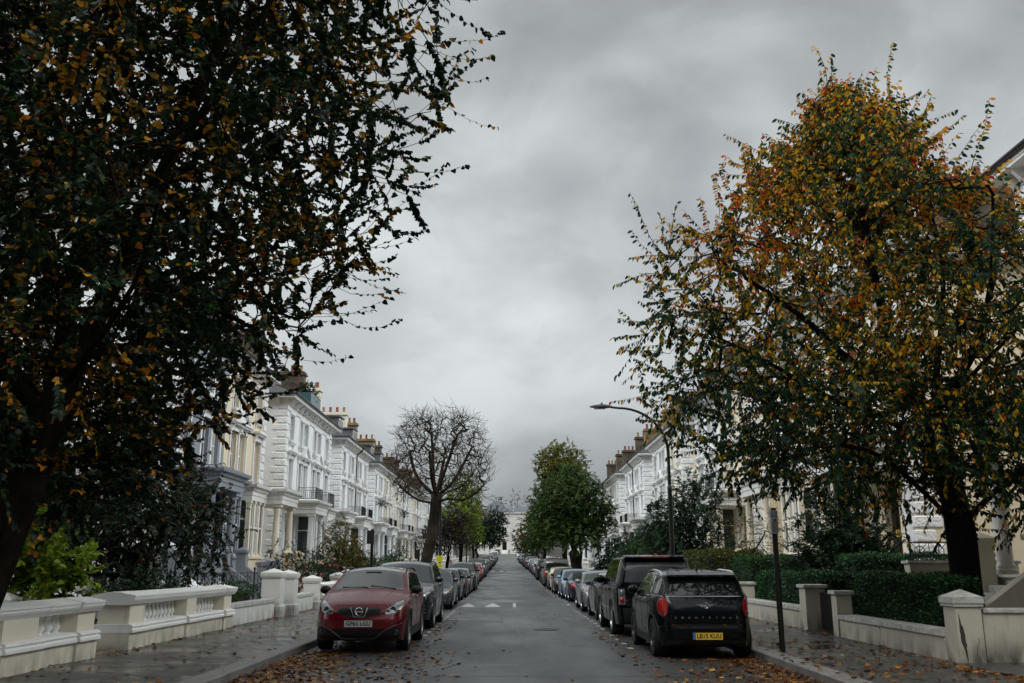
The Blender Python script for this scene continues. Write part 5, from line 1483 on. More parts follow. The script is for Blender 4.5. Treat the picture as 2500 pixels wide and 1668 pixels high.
def black_mini():
    c = Car(SP['mini'], 'compact_car', paint('wet black', (.0022, .0025, .0032), .0, .22))
    K = c.obj.data.materials[0]
    c.wheels(M_RIMD, 5); c.arches(M_TRIMK, .06)
    c.windows([(1.3,1.10),(4.0,1.13)], [(1.15,1.14),(1.65,1.40),(2.0,1.47),(3.3,1.465),(3.62,1.43),(3.86,1.2)], [1.28, 2.02, 2.92, 3.72], m=M_AGLASS, ws=(1.10, 1.60))
    c.sides('sill_cladding', [(1.18,.36),(2.98,.36)], [(1.18,.22),(2.98,.22)], M_TRIMK, nu=10, nv=2, off=.012)
    c.patch('rear_window', [(-.53,1.45),(-.2,1.47),(.2,1.47),(.53,1.45)], [(-.64,1.10),(.64,1.10)], 'r', M_AGLASS2, nu=16, nv=10, off=.006, skirt=.015)
    mb = MB()
    P = [c.hit(x, 1.078, 's+')[0] + Vector((0, .006, 0)) for x in np.linspace(1.1, 3.85, 16)] ; mb.tube(P, .010, 5)
    Q = [Vector((p.x, -p.y, p.z)) for p in P]; mb.tube(Q, .010, 5)
    T = [P[-1]] + [c.hit(y, 1.078, 'r')[0] + Vector((.008, 0, 0)) for y in np.linspace(.74, -.74, 15)] + [Q[-1]]; mb.tube(T, .010, 5)
    mb.build('chrome_strip', M_CHROME, c.root, smooth=60)
    for sg in (1, -1):
        A = [(sg*(.745-.075*math.cos(t)*1.0), .90+.165*math.sin(t)) for t in np.linspace(PI*.98, PI*.02, 9)] if sg > 0 else [(sg*(.745-.075*math.cos(t)), .90+.165*math.sin(t)) for t in np.linspace(PI*.98, PI*.02, 9)]
        B = [(a, 1.80-b) for a, b in A]
        bz = c.patch('tail_light_surround', [(sg*.745+(a-sg*.745)*1.16, .9+(b-.9)*1.12) for a, b in A], [(sg*.745+(a-sg*.745)*1.16, .9+(b-.9)*1.12) for a, b in B], 'r', M_TRIMK, nu=14, nv=8, off=.006, skirt=.02)
        tl = c.patch('tail_light', A, B, 'r', M_LAMPR, nu=14, nv=8, off=.014, skirt=.02)
        p = c.hit(sg*.745, .795, 'r')[0]; mb = MB(); mb.lathe([(.032,.014),(.036,.022),(.022,.026),(.002,.026)], p.x, p.y, p.z, 12, axis='x'); mb.build('reversing_lamp', M_LAMPD, tl, smooth=40)
    mb = MB()
    for sg in (1, -1): mb.tube([c.hit(sg*(.60+.02*math.sin(k)), z, 'r')[0] + Vector((.001,0,0)) for k, z in enumerate(np.linspace(.60, 1.06, 8))], .005, 4)
    mb.tube([c.hit(y, .60, 'r')[0] + Vector((.001,0,0)) for y in np.linspace(-.6, .6, 13)], .005, 4)
    mb.build('tailgate_seam', mat('deep seam', (.0008,.0008,.0008), .9), c.root)
    # winged badge
    X = c.hit(0, .92, 'r')[0].x + .012; mb = MB(); ring(mb, (X+.006, 0, .925), .050, .006)
    mb.lathe([(.034, -.004), (.034, .002), (.002, .004)], X, 0, .925, 16, axis='x')
    for sg in (1, -1):
        for k in range(4):
            z = .945 - k*.013; l = .185 - k*.030
            mb.tube([(X, sg*.045, z - .006), (X-.004, sg*l, z)], [.005, .003], 5)
    mb.build('winged_badge', M_CHROME, c.root, smooth=50)
    for i, ch in enumerate('COUNTRYMAN'):
        y = -.545 + i*1.09/9; p = c.hit(y, .715, 'r')[0]
        text_part(ch, .052, M_CHROME, c.root, (p.x + .004, y, .715), (PI/2, 0, PI/2), depth=.004)
    # bumper and plate
    c.patch('bumper_ledge', [(-.80,.575),(.80,.575)], [(-.82,.535),(.82,.535)], 'r', K, nu=20, nv=2, off=.03, skirt=.05)
    c.plate(c.hit(.02, .40, 'r')[0].x + .012, .405, False, 'LB15 KUU', True)
    c.patch('rear_bumper', [(-.80,.33),(.80,.33)], [(-.76,.22),(.76,.22)], 'r', M_TRIMK, nu=16, nv=3, off=.014, skirt=.03)
    for sg in (1, -1):
        p = c.hit(sg*.55, .30, 'r')[0]; mb = MB(); mb.tube([(p.x-.05, sg*.5, .27), (p.x+.03, sg*.5, .27)], .038, 10, cap=False); mb.build('exhaust', M_CHROME, c.root, smooth=40)
        mb = MB(); pts = [(x, sg*(c.halfw(x, c.top(x)-.13) - .05), c.top(x) - .075 + (.055 if 0 < i < 8 else 0)) for i, x in enumerate(np.linspace(1.75, 3.5, 9))]
        mb.tube(pts, .018, 6); mb.build('roof_rail', M_CHROME if sg > 0 else M_CHROME, c.root, smooth=50)
    mb = MB(); mb.prism([(3.55, c.top(3.55)+.004), (3.86, c.top(3.62)-.045), (3.88, c.top(3.62)-.075), (3.6, c.top(3.6)-.03)], 'y', -.60, .60); mb.build('roof_spoiler', K, c.root)
    mb = MB(); x = 3.35; mb.tube([(x, 0, c.top(x)-.005), (x+.03, 0, c.top(x)+.03), (x+.16, 0, c.top(x)+.07)], [.02, .012, .004], 6); mb.build('aerial', M_TRIMK, c.root, smooth=50)
    mb = MB(); p = c.hit(0, 1.135, 'r')[0]; q = c.hit(.30, 1.20, 'r')[0]; mb.tube([p + Vector((.02,0,0)), q + Vector((.02,0,0))], .009, 4); mb.build('wiper', M_TRIMK, c.root)
    c.mirrors(1.35, 1.14, K); c.handles(((1.95,1.0),(2.82,1.02)), M_CHROME); c.seams((1.22, 2.08, 2.98), .34, 1.06)
    std_front(c, .72, .95, .5, .78, (.4, .5, .62))
    return c

def black_offroader():
    c = Car(SP['offroader'], 'offroad_car', paint('wet black', (.0022, .0025, .0032), .0, .22)); K = c.obj.data.materials[0]
    c.wheels(M_RIM, 6); c.arches(K, .05)
    c.windows([(1.5,1.22),(4.9,1.24)], [(1.55,1.27),(2.12,1.72),(2.4,1.755),(4.5,1.75),(4.75,1.70)], [1.72, 2.5, 3.45, 3.62, 4.62], m=M_AGLASS2, ws=(1.52, 2.08))
    c.patch('rear_window', [(-.68,1.70),(.68,1.70)], [(-.76,1.24),(.76,1.24)], 'r', mat('glass with grey reflection', (.055, .060, .063), .16, spec=.7, var=.35, vscale=3, stretch=(1, 3, .6), coat=.5, coat_rough=.05), nu=14, nv=8, off=.006, skirt=.015)  # paler base colour paints the grey reflection into this glass
    for sg in (1, -1):
        h = c.patch('tail_light', [(sg*.755,1.09),(sg*.90,1.09)], [(sg*.755,.74),(sg*.90,.74)], 'r', mat('smoked lamp housing', (.16,.16,.165), .15, coat=1), nu=6, nv=8, off=.010, skirt=.03)
        for z, m in ((1.0, M_LAMPW), (.83, M_LAMPR)):
            p = c.hit(sg*.825, z, 'r')[0]; mb = MB(); mb.lathe([(.058,.008),(.062,.02),(.05,.028),(.002,.034)], p.x, p.y, p.z, 18, axis='x'); mb.build('lamp', m, h, smooth=40)
    mb = MB(); mb.prism([(4.30, c.top(4.3)+.006), (4.80, c.top(4.55)-.02), (4.82, c.top(4.55)-.055), (4.4, c.top(4.4)-.02)], 'y', -.72, .72); sp = mb.build('roof_spoiler', K, c.root)
    mb = MB(); z = c.top(4.55)-.052; mb.box(4.80, 4.828, -.30, .30, z, z+.022); mb.build('brake_light', M_LAMPR, sp)
    c.sides('side_strip', [(.95,.62),(4.05,.62)], [(.95,.60),(4.05,.60)], M_CHROME, nu=12, nv=1, off=.008, skirt=.01)
    c.patch('rear_bumper', [(-.9,.66),(.9,.66)], [(-.86,.34),(.86,.34)], 'r', M_TRIMK, nu=14, nv=3, off=.02, skirt=.04)
    c.plate(c.hit(0, .86, 'r')[0].x + .006, .86, False, None, True)
    c.mirrors(1.78, 1.27, K, (.09, .13, .11)); c.handles(((2.42,1.03),(3.38,1.05)), K); c.seams((1.5, 2.5, 3.5), .42, 1.16)
    mb = MB(); x = 4.15; mb.lathe([(.05, 0), (.04, .03), (.01, .045)], x, .1, c.top(x)-.002, 8); mb.build('aerial', M_TRIMK, c.root, smooth=50)
    std_front(c, .86, 1.04, .5, .85, (.45, .8, .98), intake=(.7, .34, .5))
    return c

def grey_suv():
    c = Car(SP['suv'], 'suv_car', paint('dark grey', (.020, .023, .027), .5, .26)); K = c.obj.data.materials[0]
    c.wheels(M_RIM, 5); c.arches(K, .05)
    c.windows([(1.5,1.21),(4.6,1.27)], [(1.5,1.25),(2.15,1.60),(2.55,1.655),(3.6,1.65),(4.2,1.58),(4.5,1.36)], [1.62, 2.48, 3.45, 4.28], ws=(1.36, 2.10))
    hl = c.both('headlight', [(.40,.955),(.62,.985),(.82,.99),(.88,.94)], [(.38,.86),(.60,.83),(.80,.85),(.88,.92)], 'f', M_LAMPW, nu=14, nv=6, off=.006, skirt=.02)
    for o, sg in zip(hl, (1, -1)):
        for y in (.50, .66):
            p = c.hit(y*sg, .905, 'f')[0]; mb = MB(); mb.lathe([(.05,-.012),(.054,-.02),(.044,-.026),(.036,-.014),(.002,-.012)], p.x, p.y, p.z, 16, axis='x'); mb.build('lamp_bowl', M_LAMPD, o, smooth=40)
    for sg in (1, -1):
        g = c.patch('grille', [(sg*.05,.985),(sg*.33,.985)], [(sg*.04,.74),(sg*.27,.74)], 'f', M_TRIMK, nu=6, nv=6, off=.010, skirt=.02); mb = MB()
        pts = [c.hit(sg*y, z, 'f')[0] - Vector((.016,0,0)) for y, z in ((.05,.985),(.33,.985),(.27,.74),(.04,.74),(.05,.985))]; mb.tube(pts, .010, 5)
        mb.build('grille_frame', M_CHROME, g, smooth=50)
    for sg in (1, -1):
        i = c.patch('air_intake', [(sg*.48,.62),(sg*.80,.62)], [(sg*.42,.42),(sg*.76,.42)], 'f', M_TRIMK, nu=6, nv=4, off=.006, skirt=.02); mb = MB()
        for z in (.44, .52, .60): mb.tube([c.hit(sg*y, z, 'f')[0] - Vector((.012,0,0)) for y in (.5, .65, .78)], .009, 5)
        mb.build('intake_bar', mat('satin silver trim', (.35,.36,.37), .3, metal=.8), i, smooth=50)
    X = c.hit(0, 1.03, 'f')[0]; mb = MB(); mb.lathe([(.045,-.004),(.045,-.016),(.002,-.016)], X.x, 0, X.z, 18, axis='x'); ring(mb, (X.x-.014, 0, X.z), .042, .007); mb.build('roundel_badge', M_CHROME, c.root, smooth=50)
    c.patch('lower_grille', [(-.38,.60),(.38,.60)], [(-.34,.36),(.34,.36)], 'f', M_TRIMK, nu=10, nv=4, off=.005, skirt=.02)
    c.plate(c.hit(0, .52, 'f')[0].x - .01, .53, True)
    c.patch('bumper_cladding', [(-.85,.36),(.85,.36)], [(-.82,.25),(.82,.25)], 'f', M_TRIMK, nu=16, nv=2, off=.012, skirt=.02)
    for sg in (1, -1):
        mb = MB(); pts = [(x, sg*(c.halfw(x, c.top(x)-.13) - .05), c.top(x) - .075 + (.055 if 0 < i < 8 else 0)) for i, x in enumerate(np.linspace(2.2, 4.1, 9))]; mb.tube(pts, .018, 6); mb.build('roof_rail', M_TRIMK, c.root, smooth=50)
    mb = MB()
    for sg in (1, -1): mb.tube([c.hit(x, sg*(.28+.24*(x-.25)/.9), 't')[0] - Vector((0,0,.004)) for x in np.linspace(.25, 1.2, 9)], .010, 5)
    mb.build('bonnet_crease', K, c.root, smooth=60)
    c.sides('side_strip', [(1.35,.36),(3.3,.36)], [(1.35,.335),(3.3,.335)], M_CHROME, nu=10, nv=1, off=.010, skirt=.01)
    c.mirrors(1.75, 1.24, K); c.handles(((2.4,1.08),(3.35,1.1)), K); c.seams((1.45, 2.55, 3.55), .4, 1.18)
    std_rear(c, .95, 1.15, .55, .88, ('r', .55, .65, 1.22, 1.5))
    return c

def plain_car(kind, name, col, **kw):
    c = Car(SP[kind], name, col); c.wheels(kw.get('rim'), 5)
    return c
def saloon(col):
    c = plain_car('saloon', 'saloon_car', col)
    c.windows([(1.4,1.0),(3.9,1.04)], [(1.5,1.05),(2.15,1.30),(2.5,1.335),(3.0,1.325),(3.4,1.25),(3.75,1.09)], [1.62, 2.42, 3.28, 3.72], ws=(1.42, 2.08))
    hl = c.both('headlight', [(.40,.68),(.62,.74),(.80,.76),(.84,.70)], [(.38,.60),(.60,.585),(.78,.61),(.84,.66)], 'f', M_LAMPW, nu=12, nv=5, off=.006, skirt=.02)
    for o, sg in zip(hl, (1, -1)):
        p = c.hit(.76*sg, .70, 'f')[0]; mb = MB(); mb.lathe([(.028,-.01),(.03,-.02),(.002,-.022)], p.x, p.y, p.z, 10, axis='x'); mb.build('indicator', M_LAMPO, o)
    for sg in (1, -1): c.patch('grille', [(sg*.04,.70),(sg*.28,.70)], [(sg*.04,.58),(sg*.24,.58)], 'f', M_TRIMK, nu=5, nv=4, off=.006, skirt=.02)
    c.patch('lower_grille', [(-.66,.40),(.66,.40)], [(-.55,.26),(.55,.26)], 'f', M_TRIMK, nu=14, nv=3, off=.004, skirt=.01)
    for sg in (1, -1):
        p = c.hit(sg*.62, .36, 'f')[0]; mb = MB(); mb.lathe([(.04,-.006),(.042,-.016),(.002,-.018)], p.x, p.y, p.z, 12, axis='x'); mb.build('fog_light', M_LAMPW, c.root)
    c.plate(c.hit(0, .48, 'f')[0].x - .006, .48, True)
    c.mirrors(1.68, 1.04, col); c.handles(((2.3,.88),(3.15,.9)), col); c.seams((1.5, 2.42, 3.3), .3, .98)
    std_rear(c, .72, .92, .5, .84, ('t', .56, .46, 3.40, 3.92)); c.plate(c.L-.03, .62, False, None, True)
    return c
def hatch(col):
    c = plain_car('hatch', 'hatchback_car', col, rim=M_RIMD)
    c.windows([(1.3,1.03),(3.9,1.09)], [(1.4,1.09),(2.0,1.33),(2.35,1.36),(2.95,1.345),(3.4,1.27),(3.7,1.14)], [1.5, 2.3, 3.1, 3.66], ws=(1.24, 1.92))
    std_front(c, .62, .80, .42, .84, (.34, .56, .70)); c.plate(c.hit(0, .46, 'f')[0].x - .006, .46, True)
    std_rear(c, .70, .92, .42, .84, ('t', .56, .48, 3.42, 3.96)); c.plate(c.hit(0, .60, 'r')[0].x + .004, .60, False, None, True)
    c.mirrors(1.55, 1.07, col); c.handles(((2.2,.92),(3.0,.95)), col); c.seams((1.4, 2.32, 3.1), .3, 1.02)
    return c
def roadster(col):
    c = plain_car('roadster', 'convertible_car', col)
    c.windows([(1.5,.91),(3.3,.96)], [(1.6,.97),(2.05,1.165),(2.4,1.195),(2.65,1.17),(2.98,1.02)], [1.68, 2.55, 2.95], ws=(1.50, 1.96))
    st = c.patch('soft_top', [(2.02,-.60),(2.6,-.62),(3.36,-.70)], [(2.02,.60),(2.6,.62),(3.36,.70)], 't', M_ROOFCLOTH, nu=12, nv=12, off=.014, skirt=.06)
    c.patch('rear_window', [(2.92,-.26),(2.92,.26)], [(3.2,-.30),(3.2,.30)], 't', M_AGLASS, off=.02, nu=6, nv=6, skirt=.01)
    std_front(c, .54, .70, .48, .84, (.3, .3, .38), intake=(.62, .2, .34)); std_rear(c, .60, .80, .44, .86, None)
    c.mirrors(1.74, .98, col); c.handles(((2.4,.8),), col); c.seams((1.62, 2.6), .28, .9); c.plate(c.hit(0, .5, 'r')[0].x + .004, .5, False, None, True)
    return c
def van(col):
    c = plain_car('van', 'van', col)
    c.windows([(.9,1.22),(4.8,1.24)], [(.95,1.30),(1.55,1.74),(1.9,1.78),(4.6,1.78)], [1.2, 2.0, 3.3, 4.5], m=M_AGLASS2, ws=(.86, 1.52))
    c.patch('rear_window', [(-.70,1.74),(.70,1.74)], [(-.74,1.24),(.74,1.24)], 'r', M_AGLASS2, nu=12, nv=8, off=.006, skirt=.015)
    c.both('tail_light', [(.80,1.14),(.90,1.14)], [(.80,.72),(.90,.72)], 'r', M_LAMPR, nu=5, nv=8, off=.008, skirt=.02)
    p = c.hit(0, 1.83, 'r')[0]; mb = MB(); mb.box(p.x-.02, p.x+.02, -.14, .14, 1.80, 1.835); mb.build('brake_light', M_LAMPR, c.root)
    c.patch('rear_bumper', [(-.86,.5),(.86,.5)], [(-.84,.28),(.84,.28)], 'r', M_TRIMK, nu=12, nv=3, off=.03, skirt=.05)
    std_front(c, .78, .98, .5, .86, (.46, .72, .9), intake=(.7, .3, .5)); c.plate(c.hit(0, .66, 'r')[0].x + .004, .68, False, None, True)
    c.mirrors(1.25, 1.28, M_PLASTICK, (.09, .12, .13)); c.handles(((1.9,1.05),), col); c.seams((1.0, 2.05, 3.4), .36, 1.2)
    return c
# ================================================================== build the place
# ------------------------------------------------------------------ villas
proto = make_villa(); index_kids()
XL, XR = -13.1, 12.2
def paint_villa(root, cols, mp, flip):
    """cols = (near half, far half) materials for walls and trim"""
    wallish = {'wall', 'porch_floor', 'column', 'bay_base', 'bay_pilaster', 'step_wall', 'quoins'}
    for nm, c in mp.items():
        b = nm.split('.')[0]; h = HALF.get(nm, 0)
        if flip: h = 1 - h
        W_, T_, C_ = cols[h]
        if b == 'wall' or b in ('porch_floor', 'bay_base', 'step_wall', 'entablature'): set_mat(c, W_ if b != 'entablature' or W_ in (M_GREY,) else C_)
        elif b in ('column', 'bay_pilaster'): set_mat(c, T_)
WH = (M_WHITE, M_WHITE, M_TRIMD); WA = (M_WARM, M_WHITE, M_TRIMD); CR = (M_CREAM, M_PALE, M_TRIMD); PA = (M_PALE, M_WARM, M_TRIMD); GR = (M_GREY, M_GREY, M_GREY)
VG = 'villas along both sides of the street'
left = [
 (16.7, (WA, WH), 'white villa half hidden behind the leaning lime tree', ('dormer', 'downpipe')),
 (35.1, (GR, CR), 'villa painted blue grey and cream with tall bay windows, behind the berry shrub', ('balcony_railing', 'dormer', 'downpipe')),
 (53.5, (WH, WH), 'white villa with a glass-screened roof terrace, behind the rose bush', ('dormer', 'downpipe')),
 (71.9, (WH, WH), 'white villa with black balcony railings, next beyond the roof terrace villa', ()),
 (90.3, (WH, PA), 'white and pale cream villa just left of the bare plane tree', ('downpipe',)),
 (108.7, (PA, WH), 'pale cream and white villa behind the bare plane tree trunk', ('dormer',)),
 (127.1, (CR, WA), 'cream villa seen between the plane trunk and the purple tree', ('dormer',)),
 (145.5, (WA, WH), 'distant warm white villa behind the purple tree', ('dormer',)),
 (163.9, (WH, WH), 'far white villa behind the yellow-green tree', ('dormer', 'chimney')),
 (182.3, (WH, PA), 'farthest white villa on the left, hidden by street trees', ('dormer', 'chimney'))]
right = [
 (8.3, (PA, PA), 'pale villa with columned porch and steps at the right edge of the photo', ()),
 (28.0, (CR, CR), 'cream villa with white rusticated quoins and a black front door numbered 12', ('dormer', 'downpipe')),
 (46.1, (CR, WH), 'cream and white villa with a railed balcony, behind the cherry branches', ('dormer', 'downpipe')),
 (64.2, (PA, WH), 'white villa behind the tall street lamp', ('dormer', 'downpipe')),
 (82.4, (WH, WH), 'white villa with a yellow brick chimney, next beyond the lamp villa', ('dormer',)),
 (100.6, (WH, WA), 'white villa just right of the round green street tree', ('dormer', 'downpipe')),
 (118.8, (WA, WA), 'far warm white villa behind the round green street tree', ('dormer',)),
 (137.0, (WH, WA), 'farther white villa hidden behind the round green tree', ('dormer', 'chimney')),
 (155.2, (WH, WH), 'farthest white villa on the right, behind the trees', ('dormer', 'chimney'))]
VILLA = {}
first = True
for side, rows in ((-1, left), (1, right)):
    for i, (y, cols, label, skip) in enumerate(rows):
        mp = {}
        sk_ = set(skip) | ({'steps', 'step_wall'} if i > 4 and False else set())
        c = dup(proto, None, sk_, mp)
        zb = max(0.0, zg(y) - .75)
        if side < 0: c.location = (XL + xc(y+VL/2), y, zb + .10)
        else: c.location = (XR + xc(y+VL/2) + (.7 if i == 0 else 0), y + VL, zb + .10); c.rotation_euler = (0, 0, PI)
        tag(c, label, 'house', VG); paint_villa(c, cols, mp, side > 0); VILLA[(side, i)] = (c, mp)
def kill(o):
    for ch in list(kids(o)): kill(ch)
    bpy.data.objects.remove(o)
kill(proto)
# chimneys of different brick
for key, m in (((1, 4), M_BRICKY), ((-1, 3), M_PALE), ((-1, 4), M_BRICKY), ((1, 3), M_BRICK)):
    for nm, o in VILLA[key][1].items():
        if nm.split('.')[0] == 'chimney': set_mat(o, m)
for nm, o in VILLA[(1, 1)][1].items():
    if nm.split('.')[0] == 'chimney': o.location.z -= 1.25
# roof terrace of the white villa: glass screens, shrub
v = VILLA[(-1, 2)][0]
mb = MB(); z = ZE + .55
for (x0, x1, y0, y1) in ((-.42, -.40, 8.0, 11.2), (-2.4, -.422, 8.0, 8.02), (-2.4, -.422, 11.18, 11.2)): mb.box(x0, x1, y0, y1, z, z+1.35)
mb.build('glass_screen', mat('blue green glass screen', (.06, .12, .13), .06, spec=.8), v)
mb = MB(); railing(mb, [(-3.0, 3.2), (-1.2, 3.2), (-1.2, 7.6)], z+.1, z+1.35, .22); mb.build('terrace_rail', M_IRON, v)
v = VILLA[(1, 3)][0]
mb = MB(); z = ZE + .6; railing(mb, [(-1.0, 1.0), (-1.0, 6.0)], z+.1, z+1.2, .2); mb.build('terrace_rail', M_IRON, v)
mb = MB(); mb.lathe([(.01,.0),(.2,.03),(.34,.1),(.42,.2),(.40,.2),(.3,.11),(.01,.03)], -1.5, 4.3, z+1.2, 14, axis='x'); mb.tube([(-1.5,4.3,z-.3),(-1.5,4.3,z+1.2)], .025, 5); mb.build('satellite_dish', mat('grey dish', (.25,.26,.27), .5), v)
for key, (x, y, hh) in (((1, 0), (-4.4, 1.4, 5.2)), ((1, 3), (-4, 2, 4.2)), ((1, 4), (-4, 9, 4.4))):
    v = VILLA[key][0]; mb = MB(); z = ZE + .5; mb.tube([(x, y, z), (x, y, z+hh-1.5)], .022, 5)
    zt = z + hh - 1.5; mb.tube([(x, y-.5, zt-.1), (x, y+.6, zt-.1)], .012, 4)
    for k in range(9): mb.tube([(x-.24+.012*k, y-.45+k*.125, zt-.1), (x+.24-.012*k, y-.45+k*.125, zt-.1)], .006, 4)
    mb.build('aerial', M_IRON, v)
# door number on the cream villa
v = VILLA[(1, 1)][0]
mb = MB(); mb.box(-.155, -.14, VL-1.75-.17, VL-1.75+.17, ZF+1.12, ZF+1.36); dn = mb.build('number_plate', mat('brass plate', (.62, .42, .06), .35, metal=.4), v)
text_part('12', .24, M_BLACK, dn, (-.138, VL-1.75, ZF+1.24), (PI/2, 0, PI/2), name='digits')
# ------------------------------------------------------------------ garden fronts, left
BAL = baluster_me()
balustrade(-7.10, 8.4, 15.65, [(.3, .5), (3.2, .75), (4.9, .95), (6.9, .6)], 'painted stone balustrade nearest the camera, cut off by the left edge of the photo', h=.90)
balustrade(-7.10, 17.0, 23.1, [(.34, .68), (3.25, .58), (5.8, .58)], 'painted stone balustrade with two baluster panels beside the empty gateway', h=.94)
low_wall(-7.06, 23.2, 27.6, .44, 'low white garden wall between the balustrade and the paired gate piers')
GP = 'gate piers along the left pavement'
pier(-7.05, 27.95, .54, 1.12, 'near one of the paired white gate piers left of the red car', group=GP); pier(-6.90, 29.15, .52, 1.08, 'far one of the paired white gate piers left of the red car', group=GP)
low_wall(-7.05, 29.6, 33.0, .46, 'low white garden wall just beyond the paired gate piers')
pier(-7.05, 33.4, .5, .88, 'short white pier standing left of the red car windscreen', group=GP)
balustrade(-7.08, 33.9, 37.8, [(.25, .4), (3.65, .4)], 'weathered balustrade panel behind the red car mirror', h=.8)
pier(-7.05, 38.3, .5, .95, 'white pier behind the red car roof', group=GP)
yy = 41.0; k = 0
NM = ['first', 'second', 'third', 'fourth', 'fifth', 'sixth', 'seventh', 'eighth', 'ninth', 'tenth', 'eleventh', 'twelfth', 'thirteenth', 'fourteenth']
while yy < 170:
    pier(-7.08 + xc(yy), yy, .5, 1.05, f'{NM[k]} white pier down the left pavement beyond the roses', group=GP, plinth=False)
    low_wall(-7.08, yy + .35, yy + 8.8, .75, f'{NM[k]} white garden wall down the left pavement beyond the roses', group='white garden walls beyond the roses', m=M_WALLW)
    yy += 10.6; k += 1
# path and inner walls of the first gardens
mb = MB(); mb.box(-12.5, -6.88, 15.75, 16.9, .0, .165); tag(mb.build('garden_path', mat('wet garden path', (.20, .15, .095), .25, var=.4, vscale=4)), kind='structure')
low_wall(-10.2, 16.8, 31, .9, 'pale inner garden wall behind the shrubs on the left', t=.3, m=M_WALLC)
for (x, y, m, lab) in ((-9.7, 24.6, M_WALLC, 'cream inner pier below the berry shrub'), (-10.6, 29.6, M_GREY, 'blue grey pier in front of the cream bay windows, left one'), (-10.1, 31.3, M_GREY, 'blue grey pier in front of the cream bay windows, right one'), (-9.3, 36.0, M_GREY, 'short blue grey pier beside the iron fence'), (-9.2, 43.0, M_CREAM, 'cream pier at the foot of the white quoins'), (-9.3, 46.0, M_CREAM, 'cream pier left of the rose bush')):
    pier(x, y, .72, 1.75 if y < 34 else 1.45, lab, m=m, group='inner garden piers', plinth=False)
def iron_fence(x0, x1, y0, y1, h, label, z0=0):
    z = G(x0, y0) + z0; root = empty('iron_fence', (x0, y0, z)); tag(root, label, 'fence'); L_ = math.hypot(x1-x0, y1-y0); a = math.atan2(y1-y0, x1-x0); root.rotation_euler = (0, 0, a)
    mb = MB(); mb.tube([(0,0,h),(L_,0,h)], .016, 5); mb.tube([(0,0,h-.42),(L_,0,h-.42)], .012, 5); mb.tube([(0,0,.15),(L_,0,.15)], .012, 5)
    mb.build('rail', M_IRON, root); mb = MB(); n = int(L_/.42)
    for i in range(n):
        c = (i+.5)*L_/n; ring(mb, (c, 0, h-.21), .12, .011, axis='y', n=14)
        for s in (-1, 1): mb.tube([(c+s*.2, 0, h), (c-s*.2, 0, h-.42)], .009, 4)
    mb.build('scrollwork', M_IRON, root); mb = MB()
    for i in range(n*2+1): mb.tube([(i*L_/(2*n), 0, -.1), (i*L_/(2*n), 0, h)], .010, 4)
    mb.build('bars', M_IRON, root)
    for i in range(0, n+1, max(1, n//2)):
        mb = MB(); mb.tube([(i*L_/n, 0, -.1), (i*L_/n, 0, h+.08)], .026, 6); mb.lathe([(.03,0),(.045,.04),(.012,.10)], i*L_/n, 0, h+.08, 8); mb.build('post', M_IRON, root)
iron_fence(-10.6, -7.6, 26.6, 29.4, 1.25, 'black ironwork fence with ring pattern between the shrubs and the gate pier')
iron_fence(9.5, 11.7, 22.4, 22.2, .45, 'black ironwork fence on a terrace wall behind the cherry trunk', 1.55)
root = empty('terrace_wall', (10.6, 22.3, G(9, 22))); tag(root, 'pale terrace wall below the short black railing behind the cherry trunk', 'garden wall'); mb = MB(); mb.box(-1.25, 1.3, -.16, .16, -.3, 1.50); mb.build('wall', M_WALLC, root); mb = MB(); mb.cham(-1.3, 1.35, -.2, .2, 1.502, 1.57, .012); mb.build('coping', M_COPE, root)
# white bag lying in the gateway
r_ = random.Random(3); mb = MB(); P = []
for i in range(9):
    row = []
    for j in range(14):
        a = 2*PI*j/14; t = i/8; rr_ = .36*math.sin(PI*min(.98, t*.9+.06))*(1 + r_.uniform(-.18, .18)); row.append((-7.55 + rr_*math.cos(a)*.8, 16.55 + rr_*math.sin(a)*1.3, .16 + .42*t*t*(1 if math.cos(a) > -.3 else .7) + r_.uniform(-.02, .02)))
    row.append(row[0]); P.append(row)
mb.grid(P, flip=True); tag(mb.build('rubble_bag', mat('white woven sack', (.55, .56, .57), .7, var=.2, bump=.3), smooth=50), 'crumpled white sack lying in the gateway between the two balustrades', 'bag')
# ------------------------------------------------------------------ garden fronts, right
root = empty('garden_wall', (7.31, 14.97, G(9, 15))); tag(root, 'rendered side wall running off the right edge of the photo, right of the cracked pier', 'garden wall')
mb = MB(); mb.box(0, 4.6, -.15, .15, -.3, .74); mb.build('wall', M_WALLC, root); mb = MB(); mb.cham(0, 4.64, -.19, .19, .742, .81, .012); mb.build('coping', M_COPE, root)
pier(7.06, 14.95, .40, .84, 'stout cream gate pier with a long vertical crack, under the cherry tree', m=M_WALLC, plinth=False, crack=True)
low_wall(7.03, 15.2, 20.0, .37, 'low cream garden wall with mossy coping between the cracked pier and the gate', m=M_WALLC, t=.34)
pier(7.0, 20.2, .32, .86, 'narrow cream pier with a flat cap, right of the dark gate', m=M_WALLC, cap='flat', plinth=False)
pier(7.02, 22.2, .46, .95, 'wide cream pier with a flat cap, left of the dark gate', m=M_WALLC, cap='flat', plinth=False)
mb = MB(); z = G(7.0, 21)
root = empty('garden_gate', (7.15, 20.38, z)); tag(root, 'dark closed garden gate between the two flat-capped piers', 'gate')
mb.box(-.03, .03, 0, 1.58, .06, .86); mb.build('gate_leaf', M_BLACK, root); mb = MB(); mb.lathe([(.02,-.05),(.03,-.06),(.01,-.09)], 0, .3, .58, 8, axis='x'); mb.build('handle', M_CHROME, root)
low_wall(7.03, 22.5, 28.3, .42, 'low cream garden wall behind the black hatchback, up to the hedge corner', m=M_WALLC)
pier(7.03, 28.6, .46, .9, 'cream pier behind the black hatchback roof', m=M_WALLC, cap='flat', plinth=False)
